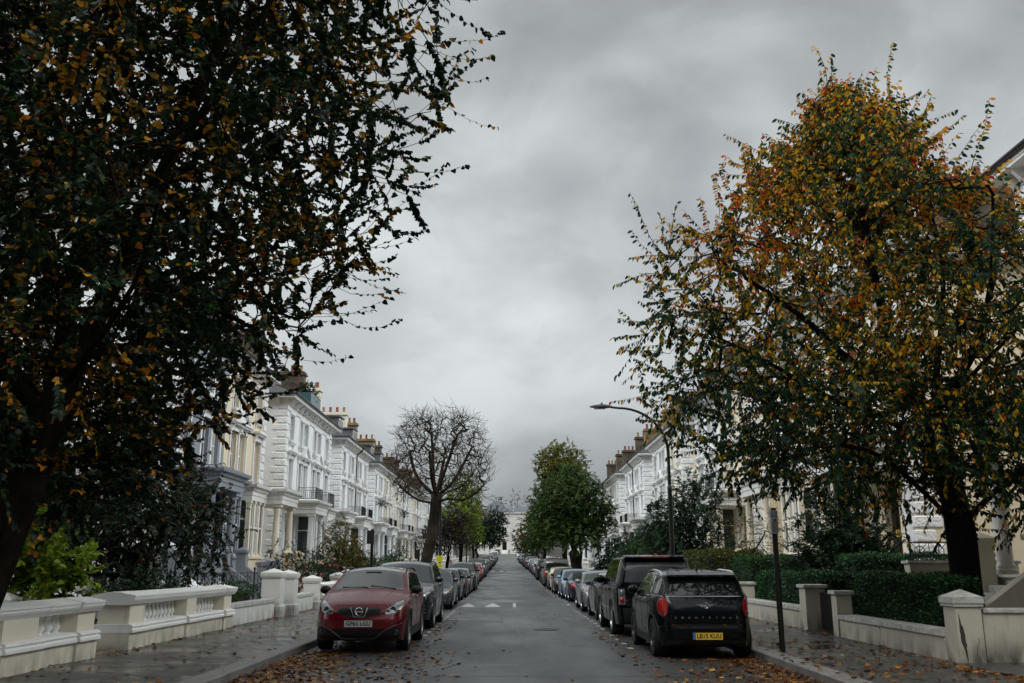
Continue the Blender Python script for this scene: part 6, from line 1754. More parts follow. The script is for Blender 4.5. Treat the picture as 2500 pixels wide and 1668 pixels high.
low_wall(7.03, 29.0, 41.0, .66, 'cream garden wall behind the offroad car', m=M_WALLC)
pier(7.0, 41.4, .55, 1.15, 'cream pier with a flat cap beyond the offroad car', m=M_WALLC, cap='flat', plinth=False)
yy = 43.5; k = 0
while yy < 165:
    low_wall(7.03, yy, yy + 8.6, .7, f'{NM[k]} pale garden wall down the right pavement beyond the offroad car', group='pale garden walls down the right pavement', m=M_WALLC)
    pier(7.03 + xc(yy), yy + 9.1, .5, 1.1, f'{NM[k]} pale pier down the right pavement beyond the offroad car', m=M_WALLW, plinth=False, group='pale piers down the right pavement')
    yy += 11.0; k += 1
# ------------------------------------------------------------------ trees, shrubs, hedges
lime_tree(); cherry_tree(); plane_tree()
M_LG = leafmat('yellow green leaf colours', [(0, (.06, .13, .010)), (.5, (.15, .25, .018)), (.85, (.30, .36, .025)), (1, (.42, .38, .03))], trans=.45)
M_DG = leafmat('dark green leaf colours', [(0, (.004, .013, .006)), (.6, (.008, .028, .011)), (1, (.020, .058, .016))], trans=.2, rough=.35)
M_MG = leafmat('mid green leaf colours', [(0, (.008, .030, .009)), (.6, (.022, .068, .017)), (1, (.065, .12, .022))], trans=.3)
M_BG = leafmat('bright green leaf colours', [(0, (.014, .045, .012)), (.6, (.03, .095, .022)), (1, (.075, .17, .03))], trans=.35)
M_RT = leafmat('round tree leaf colours', [(0, (.014, .042, .013)), (.6, (.042, .094, .026)), (.9, (.11, .16, .03)), (1, (.2, .19, .03))], trans=.35)
M_YT = leafmat('yellowing tree leaf colours', [(0, (.026, .050, .011)), (.5, (.09, .12, .016)), (.85, (.25, .21, .02)), (1, (.30, .17, .02))], trans=.35)
M_PU = leafmat('dark purple leaf colours', [(0, (.010, .006, .009)), (.6, (.020, .010, .014)), (1, (.04, .018, .018))], trans=.15)
M_OL = leafmat('olive autumn leaf colours', [(0, (.018, .036, .009)), (.5, (.06, .08, .012)), (.8, (.20, .15, .014)), (1, (.30, .14, .015))], trans=.3)
M_BR = leafmat('dark berry shrub leaf colours', [(0, (.005, .015, .008)), (.7, (.013, .032, .013)), (1, (.045, .028, .009))], trans=.2)
M_YH = leafmat('yellowing hedge leaf colours', [(0, (.016, .032, .008)), (.5, (.04, .06, .012)), (.85, (.11, .11, .015)), (1, (.16, .10, .015))], trans=.25)
M_BERRY = mat('orange red berries', (.28, .035, .012), .35)
M_ROSE = mat('pink rose petals', (.62, .14, .11), .6, var=.3, vscale=9)
def gb(x, y): return (x + xc(y), y, zg(y) + .12)
# left
bushy('yellow_green_shrub', gb(-9.5, 18.2), [(0,0,1.75,1.25,1.1,.8), (.7,-.2,1.25,.9,.9,.7), (-.9,.1,1.45,.9,.9,.8)], 323, 22, .135, M_LG, 'bright yellow-green leafy shrub behind the left balustrade, below the lime tree', 'shrub', trunk_h=.6, r_base=.045, seed=2, spray=.42, shape='oval', hang=.15, trunks=3, width=1.5)
bushy('berry_shrub', gb(-9.9, 23.9), [(-.6,0,2.6,1.7,1.5,1.5), (.9,-.2,3.0,1.5,1.4,1.3), (1.7,.2,2.4,1.1,1.2,1.3), (-1.6,.3,2.2,1.4,1.3,1.2), (-.4,-.3,1.3,1.6,1.2,.8)], 1350, 26, .095, M_BR, 'dark arching shrub covered with red berries in front of the grey and cream villa', 'shrub', trunk_h=1.1, r_base=.07, seed=4, spray=.55, hang=.5, trunks=2, droop=.5, berries=(M_BERRY, 700, .024, 'berries'))
bushy('low_dark_shrub', gb(-8.2, 20.4), [(0,0,.85,.8,1.9,.55), (0,1.5,.75,.7,1.2,.5)], 255, 21, .075, M_DG, 'low dark evergreen shrub behind the second balustrade', 'shrub', trunk_h=.35, r_base=.03, seed=5, spray=.3, trunks=3)
hedge('small_hedge', -8.0, -7.28, 24.4, 27.2, G(-8, 26), G(-8, 26)+.9, 2600, .055, M_MG, 'small leafy hedge behind the low white wall by the gate pier', seed=5, wav=.09)
bushy('rose_bush', gb(-8.0, 36.5), [(0,0,1.25,.9,1.4,.95), (.2,2.2,1.15,.9,1.4,.85), (-.4,-1.6,1.5,.75,.9,.95), (.2,4.0,1.0,.8,1.2,.75)], 731, 19, .060, M_DG, 'rose bush with pink blooms above the garden wall behind the red car', 'shrub', trunk_h=.4, r_base=.03, seed=6, spray=.34, trunks=4, berries=(M_ROSE, 46, .052, 'blooms'))
bushy('feathery_shrub', gb(-8.1, 44.5), [(0,0,2.4,1.0,1.1,1.5), (.2,1.6,1.6,1.2,1.3,1.1)], 544, 22, .085, M_OL, 'feathery olive-green shrub right of the rose bush', 'shrub', trunk_h=.8, r_base=.05, seed=7, spray=.5, droop=.5, trunks=2)
bushy('evergreen_shrub', gb(-8.1, 48.5), [(0,0,1.3,1.0,2.0,1.0)], 408, 21, .085, M_DG, 'dark evergreen shrub left of the bare plane tree', 'shrub', trunk_h=.5, r_base=.04, seed=8, spray=.4)
bushy('spreading_shrub', gb(-7.9, 56.0), [(0,0,1.1,1.0,2.6,.8), (0,3.4,1.2,1.0,2.2,.9)], 510, 21, .09, M_MG, 'spreading green shrub at the foot of the bare plane tree', 'shrub', trunk_h=.4, r_base=.04, seed=9, spray=.4)
bushy('domed_bush', gb(-7.6, 64.5), [(0,0,1.4,.9,.9,1.3)], 340, 19, .08, M_DG, 'dark domed bush right of the plane trunk', 'shrub', trunk_h=.4, r_base=.04, seed=10, spray=.3)
bushy('purple_tree', gb(-5.35, 82), [(-.3,0,3.6,2.1,2.0,1.6), (1.0,.3,4.2,1.6,1.6,1.7), (-1.4,-.2,3.1,1.4,1.3,1.1), (.4,0,5.2,1.2,1.2,1.1)], 1054, 19, .10, M_PU, 'small dark purple-leaved tree beside the left row of cars', 'tree', trunk_h=1.8, r_base=.14, seed=11, spray=.5)
bushy('yellow_green_tree', gb(-5.6, 112), [(0,0,7.0,2.6,2.6,2.6), (.3,0,9.6,2.2,2.2,2.4), (.8,.4,4.6,2.2,2.2,1.9), (-.8,0,5.2,2.4,2.4,2.2)], 1190, 18, .19, M_LG, 'tall yellow-green street tree on the left beyond the purple tree', 'tree', trunk_h=3.0, r_base=.22, seed=12, spray=.8)
bushy('dark_leafy_tree', gb(-4.7, 148), [(1.6,0,5.2,2.8,2.7,2.3), (3.0,0,7.2,2.0,2.2,1.7), (3.0,-.4,4.4,1.9,2.0,1.4)], 900, 20, .20, M_DG, 'dark green street tree on the left in front of the end house', 'tree', trunk_h=2.4, r_base=.2, seed=13, spray=.9)
bushy('autumn_tree', gb(-6.3, 175), [(0,0,8.5,3.0,3.0,3.2), (0,0,5,2.8,2.8,2.4)], 646, 16, .26, M_OL, 'olive street tree farthest down the left side', 'tree', trunk_h=3, r_base=.2, seed=14, spray=.9)
# right
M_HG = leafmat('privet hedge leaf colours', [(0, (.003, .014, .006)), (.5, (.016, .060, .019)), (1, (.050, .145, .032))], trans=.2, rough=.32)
HG = 'clipped hedges in the right gardens'
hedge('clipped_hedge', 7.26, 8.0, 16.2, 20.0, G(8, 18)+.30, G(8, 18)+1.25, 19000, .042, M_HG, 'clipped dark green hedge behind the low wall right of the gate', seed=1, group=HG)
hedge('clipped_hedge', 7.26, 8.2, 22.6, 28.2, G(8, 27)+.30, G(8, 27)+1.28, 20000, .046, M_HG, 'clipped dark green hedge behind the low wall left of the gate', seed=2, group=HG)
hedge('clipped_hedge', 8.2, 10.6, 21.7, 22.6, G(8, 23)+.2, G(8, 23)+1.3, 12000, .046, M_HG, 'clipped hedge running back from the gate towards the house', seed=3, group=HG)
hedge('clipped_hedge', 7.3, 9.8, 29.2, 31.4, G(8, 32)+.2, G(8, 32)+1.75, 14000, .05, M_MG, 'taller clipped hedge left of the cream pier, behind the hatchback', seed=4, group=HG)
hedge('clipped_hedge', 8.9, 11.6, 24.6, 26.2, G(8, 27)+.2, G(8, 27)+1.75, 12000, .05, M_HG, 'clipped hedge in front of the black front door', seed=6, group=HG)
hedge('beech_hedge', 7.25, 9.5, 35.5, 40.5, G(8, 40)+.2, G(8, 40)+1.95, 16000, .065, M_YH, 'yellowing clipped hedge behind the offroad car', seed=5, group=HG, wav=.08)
bushy('holly_bush', gb(9.5, 27.2), [(0,0,2.0,1.45,1.1,1.4), (-.7,-.3,1.4,1.0,.9,1.0), (.8,.2,1.7,1.1,1.0,1.2), (.1,0,3.0,.9,.8,.7)], 1250, 22, .10, M_DG, 'dark spiky evergreen bush in front of the cream villa, right of the sign post', 'shrub', trunk_h=.6, r_base=.06, seed=21, spray=.42, hang=.05, width=.8)
bushy('straggly_shrub', gb(8.7, 33.8), [(0,0,1.7,1.3,1.4,1.3), (.6,.4,2.7,1.1,1.1,1.0), (-.5,.2,2.3,.8,1.0,1.2)], 260, 6, .075, M_OL, 'straggly half-bare shrub with thin stems, left of the sign post', 'shrub', trunk_h=.9, r_base=.045, seed=22, spray=.7, trunks=4, lump=.5)
bushy('laurel_tree', gb(8.1, 43.0), [(0,0,3.4,1.9,1.8,1.8), (-.9,0,2.4,1.5,1.6,1.4), (.7,.3,4.7,1.2,1.2,1.2), (1.0,0,2.3,1.5,1.5,1.5)], 1224, 21, .105, M_DG, 'tall dark glossy evergreen tree behind the street lamp', 'tree', trunk_h=1.4, r_base=.12, seed=23, spray=.5, hang=.1)
bushy('bamboo_clump', gb(7.9, 50.5), [(0,0,2.1,1.4,1.5,1.6), (.4,1.4,2.7,1.3,1.3,1.4), (-.2,-1.0,1.5,1.1,1.1,1.1)], 782, 22, .15, M_BG, 'bright green bamboo clump left of the street lamp', 'shrub', trunk_h=.9, r_base=.03, seed=24, spray=.6, droop=.7, hang=.6, trunks=5, width=.55)
def spiky(x, y, n, L_, h, seed, label, group=None):
    r = np.random.default_rng(seed); root = empty('spiky_palm', gb(x, y)); tag(root, label, 'shrub', group)
    tk = MB(); tk.tube([(0,0,0),(.04,0,h*.5),(0,.03,h)], [.09,.075,.06], 8); tk.build('stems', M_BARK, root, smooth=60)
    mb = MB()
    for _ in range(n):
        d = unit(np.array([r.normal(), r.normal(), abs(r.normal())*1.0 + .1])); l = L_*r.uniform(.7, 1.1); s = unit(np.cross(d, [0, 0, 1.0])); P = []
        for k in range(5):
            t = k/4; p = np.array([0, 0, h]) + d*l*t + np.array([0, 0, -.35*l*t*t]); w = .028*math.sin(PI*(t*.85+.12)); P.append([tuple(p-s*w), tuple(p+np.array([0,0,.012])), tuple(p+s*w)])
        mb.grid(P)
    o = mb.build('foliage', mat('sword leaf', (.030, .062, .020), .4, var=.4, vscale=3), root, smooth=60)
SPK = 'spiky palms in the right gardens'
spiky(8.5, 54.0, 150, 1.35, 3.0, 3, 'spiky palm rising above the bamboo clump', SPK); spiky(8.3, 60.0, 150, 1.2, .8, 5, 'low spiky palm at the foot of the round green street tree', SPK); spiky(7.9, 46.5, 110, .8, .5, 7, 'small spiky palm half hidden below the bamboo clump', SPK)
bushy('round_street_tree', gb(5.35, 73), [(-.5,0,5.9,3.2,3.3,2.4), (-1.5,0,4.4,2.3,2.5,1.7), (1.0,.3,4.8,2.2,2.4,1.8), (-.4,0,7.4,2.0,2.1,1.5), (-.2,-1.5,3.5,2.2,1.8,1.2)], 2600, 22, .16, M_RT, 'big round dense green street tree on the right with a split trunk', 'tree', trunk_h=2.2, r_base=.42, seed=31, spray=.7, trunks=2, bark=M_BARKP, lump=.3, pad=.4)
bushy('yellowing_tree', gb(6.5, 108), [(0,0,9.0,3.0,3.0,4.0), (-.2,0,11.8,3.2,2.9,3.0), (-1.2,0,6.0,2.6,2.6,2.8)], 3000, 20, .20, M_YT, 'taller yellowing street tree rising behind the round green one', 'tree', lump=.6, trunk_h=4, r_base=.3, seed=32, spray=.8)
bushy('golden_shrubby_tree', gb(5.0, 150), [(-1.9,0,4.6,2.2,2.6,2.6), (-.6,0,3.2,2.3,2.4,1.8), (-2.0,3,3.4,1.9,2.2,1.9), (-1.3,0,7.2,1.8,1.8,1.6)], 800, 20, .20, M_OL, 'golden-green tree overhanging the right side of the road before the end house', 'tree', trunk_h=1.2, r_base=.16, seed=33, spray=.7)
bushy('dark_understorey_bush', gb(8.4, 68), [(0,0,2.0,1.5,3.0,1.7), (-.4,6,1.6,1.4,2.6,1.4), (0,-5,1.5,1.4,2.2,1.3)], 816, 19, .14, M_DG, 'dark bush behind the split trunk of the round tree', 'shrub', trunk_h=.5, r_base=.08, seed=34, spray=.5)
bushy('far_green_tree', gb(5.6, 140), [(0,0,5.5,3.0,3.0,3.2), (-1.2,0,3.2,2.2,2.4,2.0)], 646, 16, .22, M_MG, 'green street tree on the right in front of the end house', 'tree', trunk_h=2.2, r_base=.2, seed=35, spray=.8)
for (x, y, h, w, s, lab) in ((-14, 372, 19, 8, 41, 'distant bare-looking tree on the hill left of the gap'), (2, 378, 25, 10, 42, 'distant dark tree on the hill above the end house roof'), (14, 374, 23, 9, 43, 'distant brownish tree on the hill right of the end house'), (-30, 380, 17, 9, 44, 'distant tree on the hill, leftmost'), (30, 380, 20, 10, 45, 'distant tree on the hill, rightmost'), (-6, 392, 25, 8, 46, 'distant tree on the hill behind the dark one')):
    bushy('hill_tree', (x, y, zg(y) - .1), [(0,0,h*.6,w*.5,w*.5,h*.36), (w*.2,0,h*.42,w*.42,w*.4,h*.24), (-w*.25,0,h*.5,w*.36,w*.4,h*.25)], 190, 9, .55, M_OL if s % 2 else M_DG, lab, 'tree', trunk_h=h*.25, r_base=.4, seed=s, spray=1.4, group='trees on the far hill')
bushy('roof_shrub', (XL - 1.2 + xc(60), 53.5 + 10.0, ZE + .75), [(0,0,1.3,.8,.9,1.1), (-.2,-1.1,.9,.5,.6,.5)], 520, 16, .09, M_DG, 'potted evergreen shrub on the roof terrace behind the glass screen', 'shrub', trunk_h=.3, r_base=.03, seed=51, spray=.3)
for (x, y, h, n, s, lab) in ((-10.8, 79.5, 6.35, 60, 61, 'small green plant on a balcony left of the plane tree'), (-10.9, 97.6, 6.4, 60, 62, 'red-leaved plant on a farther balcony left of the plane tree')):
    bushy('balcony_plant', (x + xc(y), y, h), [(0,0,.45,.45,.7,.4)], n, 10, .08, M_DG if s == 61 else M_PU, lab, 'plant', trunk_h=.2, r_base=.02, seed=s, spray=.25, group='balcony plants')
# ------------------------------------------------------------------ parked cars
P_ = {k: paint(k, *v) for k, v in dict(
  silver=((.20,.21,.215), .5), grey=((.060,.065,.070), .5), charcoal=((.013,.015,.018), .4), black=((.008,.009,.010), .1), navy=((.010,.014,.030), .3),
  blue=((.22,.33,.42), .5), plum=((.018,.015,.019), .4), cream=((.56,.53,.40), .0), olive=((.075,.085,.072), .5), red=((.42,.010,.012), .1), white=((.48,.49,.49), .0), wine=((.10,.008,.012), .3)).items()}
c_red = red_crossover(); c_mini = black_mini(); c_off = black_offroader(); c_suv = grey_suv()
c_sal = saloon(P_['grey']); c_hat = hatch(P_['grey']); c_roa = roadster(P_['black']); c_van = van(P_['olive'])
index_kids()
BODYM = {'body', 'mirror', 'door_handle', 'bonnet_crease'}
def put(car, side, y, facing, label, col=None, cat='car', name=None, new=True, dx=0.0, group=True):
    """y = the end nearest the camera"""
    mp = {}; root = dup(car.root, None, (), mp) if new else car.root
    if name: root.name = name
    w = car.plan(car.L/2); x = (KL + .07 + w if side < 0 else KR - .06 - w) + dx; ym = y + car.L/2; x += xc(ym)
    slope = math.atan2(zg(y + car.L) - zg(y), car.L)
    za = lambda q: zr(q, x - xc(q))
    if facing == 'f': root.location = (x, y, za(y)); root.rotation_euler = (0, -math.atan2(za(y+car.L) - za(y), car.L), PI/2)
    else: root.location = (x, y + car.L, za(y + car.L)); root.rotation_euler = (0, math.atan2(za(y+car.L) - za(y), car.L), -PI/2)
    tag(root, label, cat, ('cars parked along the left kerb' if side < 0 else 'cars parked along the right kerb') if group else None)
    if col is not None:
        for nm, o in mp.items():
            if nm.split('.')[0] in BODYM:
                for s_ in o.material_slots:
                    if s_.material in P_.values() or s_.material.name.startswith('paint'): s_.link = 'OBJECT'; s_.material = P_[col]
    return root
PRO = dict(s=c_sal, h=c_hat, r=c_roa, v=c_van, x=c_suv, o=c_off)
KN = dict(s='saloon', h='hatchback', r='convertible', v='van', x='tall estate car', o='offroad car')
ORD = 'first second third fourth fifth sixth seventh eighth ninth tenth eleventh twelfth thirteenth fourteenth fifteenth sixteenth seventeenth eighteenth nineteenth twentieth twenty-first twenty-second twenty-third twenty-fourth twenty-fifth twenty-sixth twenty-seventh twenty-eighth twenty-ninth thirtieth thirty-first thirty-second thirty-third thirty-fourth thirty-fifth thirty-sixth'.split()
put(c_red, -1, 18.0, 'f', 'wet dark red crossover car facing the camera, leaves around its wheels', new=False, dx=.20)
put(c_suv, -1, 24.4, 'f', 'dark grey SUV facing the camera directly behind the red crossover', new=False)
put(c_mini, 1, 16.9, 'r', 'black compact car with oval red tail lights and a yellow number plate', new=False)
put(c_off, 1, 21.9, 'r', 'tall black offroad car seen from behind, parked ahead of the black compact', new=False)
Lc = [('s', 35.5, 'f', 'grey', 'grey saloon with an orange indicator, facing the camera behind the grey SUV'),
 ('h', 41.3, 'f', 'charcoal', 'charcoal hatchback facing the camera just behind the grey saloon'),
 ('r', 47.6, 'r', 'black', 'black convertible with a closed fabric roof, seen from behind on the left'),
 ('s', 53.2, 'f', 'silver', 'silver saloon facing the camera ahead of the black convertible'),
 ('x', 58.4, 'f', 'charcoal', 'charcoal tall estate car facing the camera between the silver saloon and the bright red hatchback'),
 ('h', 67.5, 'f', 'grey', 'grey hatchback mostly hidden before the bright red hatchback'),
 ('h', 76.0, 'f', 'red', 'bright red hatchback facing the camera in the left row'),
 ('h', 82.0, 'f', 'white', 'white hatchback directly behind the bright red hatchback'),
 ('x', 88.0, 'f', 'charcoal', 'dark tall car behind the white hatchback on the left'),
 ('s', 94.5, 'f', 'silver', 'silver saloon far down the left row, behind the dark tall car'),
 ('h', 101.5, 'r', 'wine', 'dark wine-coloured hatchback showing red tail lights near the second hump')]
cols = ['charcoal', 'silver', 'black', 'grey', 'navy', 'white', 'black', 'grey']; kinds = 'hsxhshrx'
y = 107.6; i = 0
while y < 222: Lc.append((kinds[i % 8], y, 'f' if i % 3 else 'r', cols[i % 8], None)); y += 5.6 + (i % 3)*.35; i += 1
Lc.append(('v', 229, 'r', 'white', 'white van parked at the far end of the left row'))
Rc = [('h', 28.4, 'r', 'grey', 'grey hatchback with one red tail light showing, ahead of the tall black offroad car'),
 ('s', 33.6, 'f', 'silver', 'silver saloon facing the camera, half hidden behind the grey hatchback'),
 ('r', 40.6, 'r', 'navy', 'dark convertible with a black fabric roof and a wide red tail light'),
 ('s', 45.9, 'f', 'blue', 'light blue saloon facing the camera in the right row'),
 ('s', 53.0, 'f', 'plum', 'dark plum saloon parked directly behind the light blue saloon'),
 ('h', 60.0, 'r', 'cream', 'small cream hatchback seen from behind next to the olive van'),
 ('v', 66.0, 'r', 'olive', 'olive grey van seen from behind in the right row'),
 ('s', 73.0, 'f', 'black', 'black saloon with a bright headlight just beyond the olive van'),
 ('x', 80.0, 'r', 'black', 'black estate car showing a wide red tail light beyond the olive van'),
 ('s', 86.5, 'f', 'navy', 'navy saloon beyond the black estate car on the right'),
 ('h', 92.5, 'f', 'white', 'white hatchback far down the right row'),
 ('s', 98.5, 'r', 'silver', 'silver saloon beyond the far white hatchback on the right')]
y = 104.6; i = 0
while y < 218: Rc.append((kinds[(i+3) % 8], y, 'r' if i % 3 == 1 else 'f', cols[(i+3) % 8], None)); y += 5.6 + (i % 3)*.35; i += 1
Rc.append(('o', 224, 'f', 'white', 'white offroad car at the far end of the right row'))
for side, rows in ((-1, Lc), (1, Rc)):
    for n, (k, y, f, col, lab) in enumerate(rows):
        where = 'left' if side < 0 else 'right'
        if not lab: lab = f'distant {col} {KN[k]}, {ORD[min(n+2, 35)]} parked car along the {where} kerb'
        put(PRO[k], side, y, f, lab, col, cat='van' if k == 'v' else 'car')
for c in (c_sal, c_hat, c_roa, c_van): kill(c.root)
# leaves stuck on the black compact
r = np.random.default_rng(2); P = []
for i in range(16):
    y_ = r.uniform(-.5, .5); x_ = r.uniform(2.4, 3.5); P.append((3.45 - 0, 0, 0))
root = bpy.data.objects['compact_car']; P = []; D = []
for i in range(20):
    if i < 11: x_, y_ = r.uniform(2.3, 3.55), r.uniform(-.5, .5); q = c_mini.hit(x_, y_, 't')[0] + Vector((0, 0, .006))
    else: y_ = r.uniform(-.6, .6); q = c_mini.hit(y_, .556, 'r')[0]; q = Vector((q.x + .022, y_, .585))
    P.append(tuple(q)); D.append((r.normal(), r.normal(), .05))
o = leaves('stuck_leaves', P, D, np.tile([0, 0, 1.0], (20, 1)) + r.normal(0, .15, (20, 3)), r.uniform(.04, .075, 20), r.uniform(.3, .95, 20), MATS['fallen leaf colours'], root, shape='torn'); o['kind'] = 'stuff'
# ------------------------------------------------------------------ street lamps, posts, signs
LG = 'street lamps along the kerbs'
def street_lamp(x, y, h, reach, label, dirn):
    root = empty('street_lamp', (x + xc(y), y, zg(y) + .12)); tag(root, label, 'street lamp', LG)
    mb = MB(); mb.lathe([(.10, -.1), (.10, 1.3), (.085, 1.36), (.075, 1.42), (.068, h*.60)], n=12); mb.lathe([(.075, h*.60-.05), (.075, h*.60+.05), (.058, h*.60+.09)], n=12); mb.build('post', M_BLACK, root, smooth=50)
    mb = MB(); z0 = h*.60; pts = [(0, 0, z0), (0, 0, h-reach*.82)]
    for k in range(1, 13):
        a = PI/2*k/12; pts.append((dirn*reach*.86*(1-math.cos(a)), 0, h - reach*.82 + reach*.80*math.sin(a)))
    pts.append((dirn*reach, 0, h - .01))
    mb.tube(pts, [.052 - .018*i/(len(pts)-1) for i in range(len(pts))], 10); mb.build('arm', M_BLACK, root, smooth=50)
    mb = MB(); P = []
    for i in range(11):
        t = i/10; w = .15*math.sin(PI*(.12 + .80*t))**.8; hh = .085*math.sin(PI*(.15+.75*t)); row = []
        for k in range(12):
            a = 2*PI*k/12; row.append((dirn*(reach - .03 + .68*t), w*math.cos(a), h + .0 + hh*math.sin(a)*(1 if math.sin(a) > 0 else .55)))
        row.append(row[0]); P.append(row)
    mb.grid(P); mb.lathe([(.035, 0), (.035, .05), (.02, .08)], dirn*(reach+.28), 0, h+.06, 8)
    hd = mb.build('lamp_head', mat('dark grey lamp head', (.035, .037, .04), .4), root, smooth=60)
    mb = MB(); mb.cham(*sorted((dirn*(reach+.16), dirn*(reach+.52))), -.09, .09, h-.062, h-.036, .01); mb.build('lens', mat('unlit lamp glass', (.35, .36, .36), .1, spec=.7), hd)
    return root
street_lamp(4.78, 28, 6.25, 1.72, 'tall black street lamp with a curved arm on the right pavement', -1)
sl = street_lamp(-4.40, 60, 7.15, 1.15, 'black street lamp carrying a yellow notice, right of the bare plane tree', 1)
street_lamp(-4.40, 100, 7.0, 1.3, 'distant black street lamp beyond the purple tree, nearer of two', 1); street_lamp(-4.40, 134, 7.0, 1.3, 'distant black street lamp beyond the purple tree, farther of two', 1)
M_YEL = mat('yellow notice', (.68, .62, .02), .5)
o = empty('yellow_notice', (-4.40 + xc(60) + .02, 59.86, zg(60) + .12)); tag(o, 'bright yellow notice boards strapped to the street lamp by the left kerb', 'sign')
for (x0, x1, z0, z1) in ((-.24, .16, 1.62, 2.02), (-.10, .12, 1.24, 1.55)):
    mb = MB(); mb.box(x0, x1, -.02, 0, z0, z1); p = mb.build('board', M_YEL, o); mb = MB()
    for k in range(4): mb.box(x0+.05, x1-.05, -.023, -.0202, z1-.09-k*.075, z1-.07-k*.075)
    mb.build('print', mat('faded print', (.32, .29, .04), .6), p)
mb = MB(); mb.box(.12, .16, -.04, -.022, 1.62, 2.18); mb.build('edge_strip', M_YEL, o)
o = empty('litter_bin', (-4.75 + xc(61), 60.6, zg(60) + .12)); tag(o, 'small black bin standing under the yellow notice', 'bin'); mb = MB(); mb.lathe([(.2, 0), (.22, .9), (.25, .92), (.25, 1.0), (.1, 1.05)], n=14); mb.build('bin', M_PLASTICK, o, smooth=40)
def sign_post(x, y, h, label, plate=False):
    root = empty('sign_post', (x, y, zg(y) + .12)); tag(root, label, 'sign post', 'black sign posts')
    mb = MB(); mb.tube([(0, 0, -.1), (0, 0, h)], .050, 12); mb.lathe([(.054, 0), (.05, .02), (.01, .03)], 0, 0, h, 12); mb.build('post', M_BLACK, root, smooth=50)
    a = -R(48); pm = Matrix.Rotation(-a, 4, 'Z') @ Matrix.Translation((-.12, 0, 0))
    mb = MB(); mb.M = pm; mb.box(-.15, .13, -.075, -.058, h-.44, h-.02); p = mb.build('plate', mat('grey white sign plate', (.42, .43, .43), .45) if plate else M_BLACK, root)
    if plate:
        mb = MB(); mb.M = pm; mb.box(-.135, -.04, -.079, -.0752, h-.15, h-.05); mb.build('blue_panel', M_PLATEB, p)
        t = text_part('P', .10, mat('white sign print', (.6, .6, .6), .5), p, pm @ Vector((-.085, -.080, h-.095)), (PI/2, 0, -a), depth=.001)
        mb = MB(); mb.M = pm
        for k in range(4): mb.box(.0, .11, -.079, -.0752, h-.065-k*.028, h-.053-k*.028)
        for k in range(6): mb.box(-.12, .11 - (k % 2)*.05, -.079, -.0752, h-.25-k*.031, h-.237-k*.031)
        mb.box(-.05, .06, -.0795, -.0752, h-.225, h-.18); mb.build('print', mat('grey sign print', (.10, .10, .11), .6), p)
    return root
sign_post(4.78, 17.0, 2.48, 'black post with a grey parking plate beside the black compact car', True)
sign_post(-4.42, 29.6, 2.58, 'black sign post standing behind the red crossover'); sign_post(-4.42, 44.5, 2.2, 'short black sign post left of the plane tree trunk')
# ------------------------------------------------------------------ the house that closes the street
ze = zg(312); root = empty('end_house', (-1.5, 313, ze)); tag(root, 'white stuccoed house with a grey slate hipped roof closing the far end of the street', 'house')
EH = 13.6
mb = MB(); H = [(-5.6, 1.3, 1.8, 4.6), (-8.0, 1.3, 1.8, 4.6), (-6.8, 1.3, 6.2, 8.6), (-1.0, 1.3, 6.2, 8.6), (-6.8, 1.2, 10.2, 12.0), (-1.0, 1.2, 10.2, 12.0), (5.0, 1.3, 1.8, 4.6), (7.6, 1.3, 6.2, 8.6), (-1.0, 1.5, 1.3, 4.3)]
def wallx(mb, x0, x1, z0, z1, holes, y):
    t = MB(); facade(t, x0, x1, z0, z1, holes); mb.add([(b, y - a, c) for (a, b, c) in t.v], [f for f in t.f])
wallx(mb, -10, 10, -.5, EH, H, 0); mb.box(-10, 10, .3, 10, -.5, EH); mb.add([(-10,0,-.5),(-10,.3,-.5),(-10,.3,EH),(-10,0,EH)], [(0,1,2,3)]); mb.add([(10,0,-.5),(10,.3,-.5),(10,.3,EH),(10,0,EH)], [(3,2,1,0)])
mb.build('wall', M_WARM, root)
mb = MB()
for k in range(9):
    z = .6 + k*.5
    mb.box(1.2, 9.9, -.05, -.002, z, z+.42)
for k in range(22): mb.box(1.2, 2.0 if k % 2 else 2.4, -.06, -.001, 5.4+k*.36, 5.4+k*.36+.3)
mb.build('rusticated_blocks', M_WARM, root)
mb = MB(); mb.box(-10.3, 10.3, -.35, -.002, EH-.3, EH+.1); mb.box(-10.1, 10.1, -.15, -.003, 5.0, 5.3); mb.build('cornice', M_TRIMD, root)
mb = MB(); e = .4; zt = EH+.1
mb.add([(-10-e,-e,zt),(2.2,-e,zt),(2.2,10,zt),(-10-e,10,zt),(-3.9,4.8,zt+4.4)], [(0,1,4),(1,2,4),(2,3,4),(3,0,4),(3,2,1,0)])
mb.add([(2.3,.6,zt),(10+e,-e,zt),(10+e,10,zt),(2.3,10,zt),(2.3,6.2,zt+2.2),(7.5,6.2,zt+2.2)], [(0,1,5,4),(1,2,5),(2,3,4,5),(3,0,4)])
rf = mb.build('roof', mat('pale wet slate', (.115, .125, .14), .35, var=.3, vscale=4), root)
mb = MB(); mb.box(-8.0, -6.9, 1.0, 1.5, zt+.9, zt+1.7); mb.build('skylight', mat('bright skylight glass', (.6, .62, .64), .1), rf)
for (x, w, a, b) in H[:-1]: 
    m2 = MB(); m2.box(x-w/2, x+w/2, .14, .18, a, b); p = m2.build('window', M_GLASS, root); m2 = MB(); m2.box(x-w/2, x+w/2, .09, .139, (a+b)/2-.04, (a+b)/2+.04); m2.box(x-.04, x+.04, .095, .138, a, b); m2.build('frame', M_SASH, p)
mb = MB(); mb.box(-1.7, -.3, .12, .18, 1.32, 3.9); mb.build('door', M_BLACK, root)
mb = MB()
for k in range(7): mb.box(-2.0, 0, -.4-.3*(k+1), -.4-.3*k if k else -.002, -.3, 1.3-k*.18)
mb.build('steps', M_WARM, root)
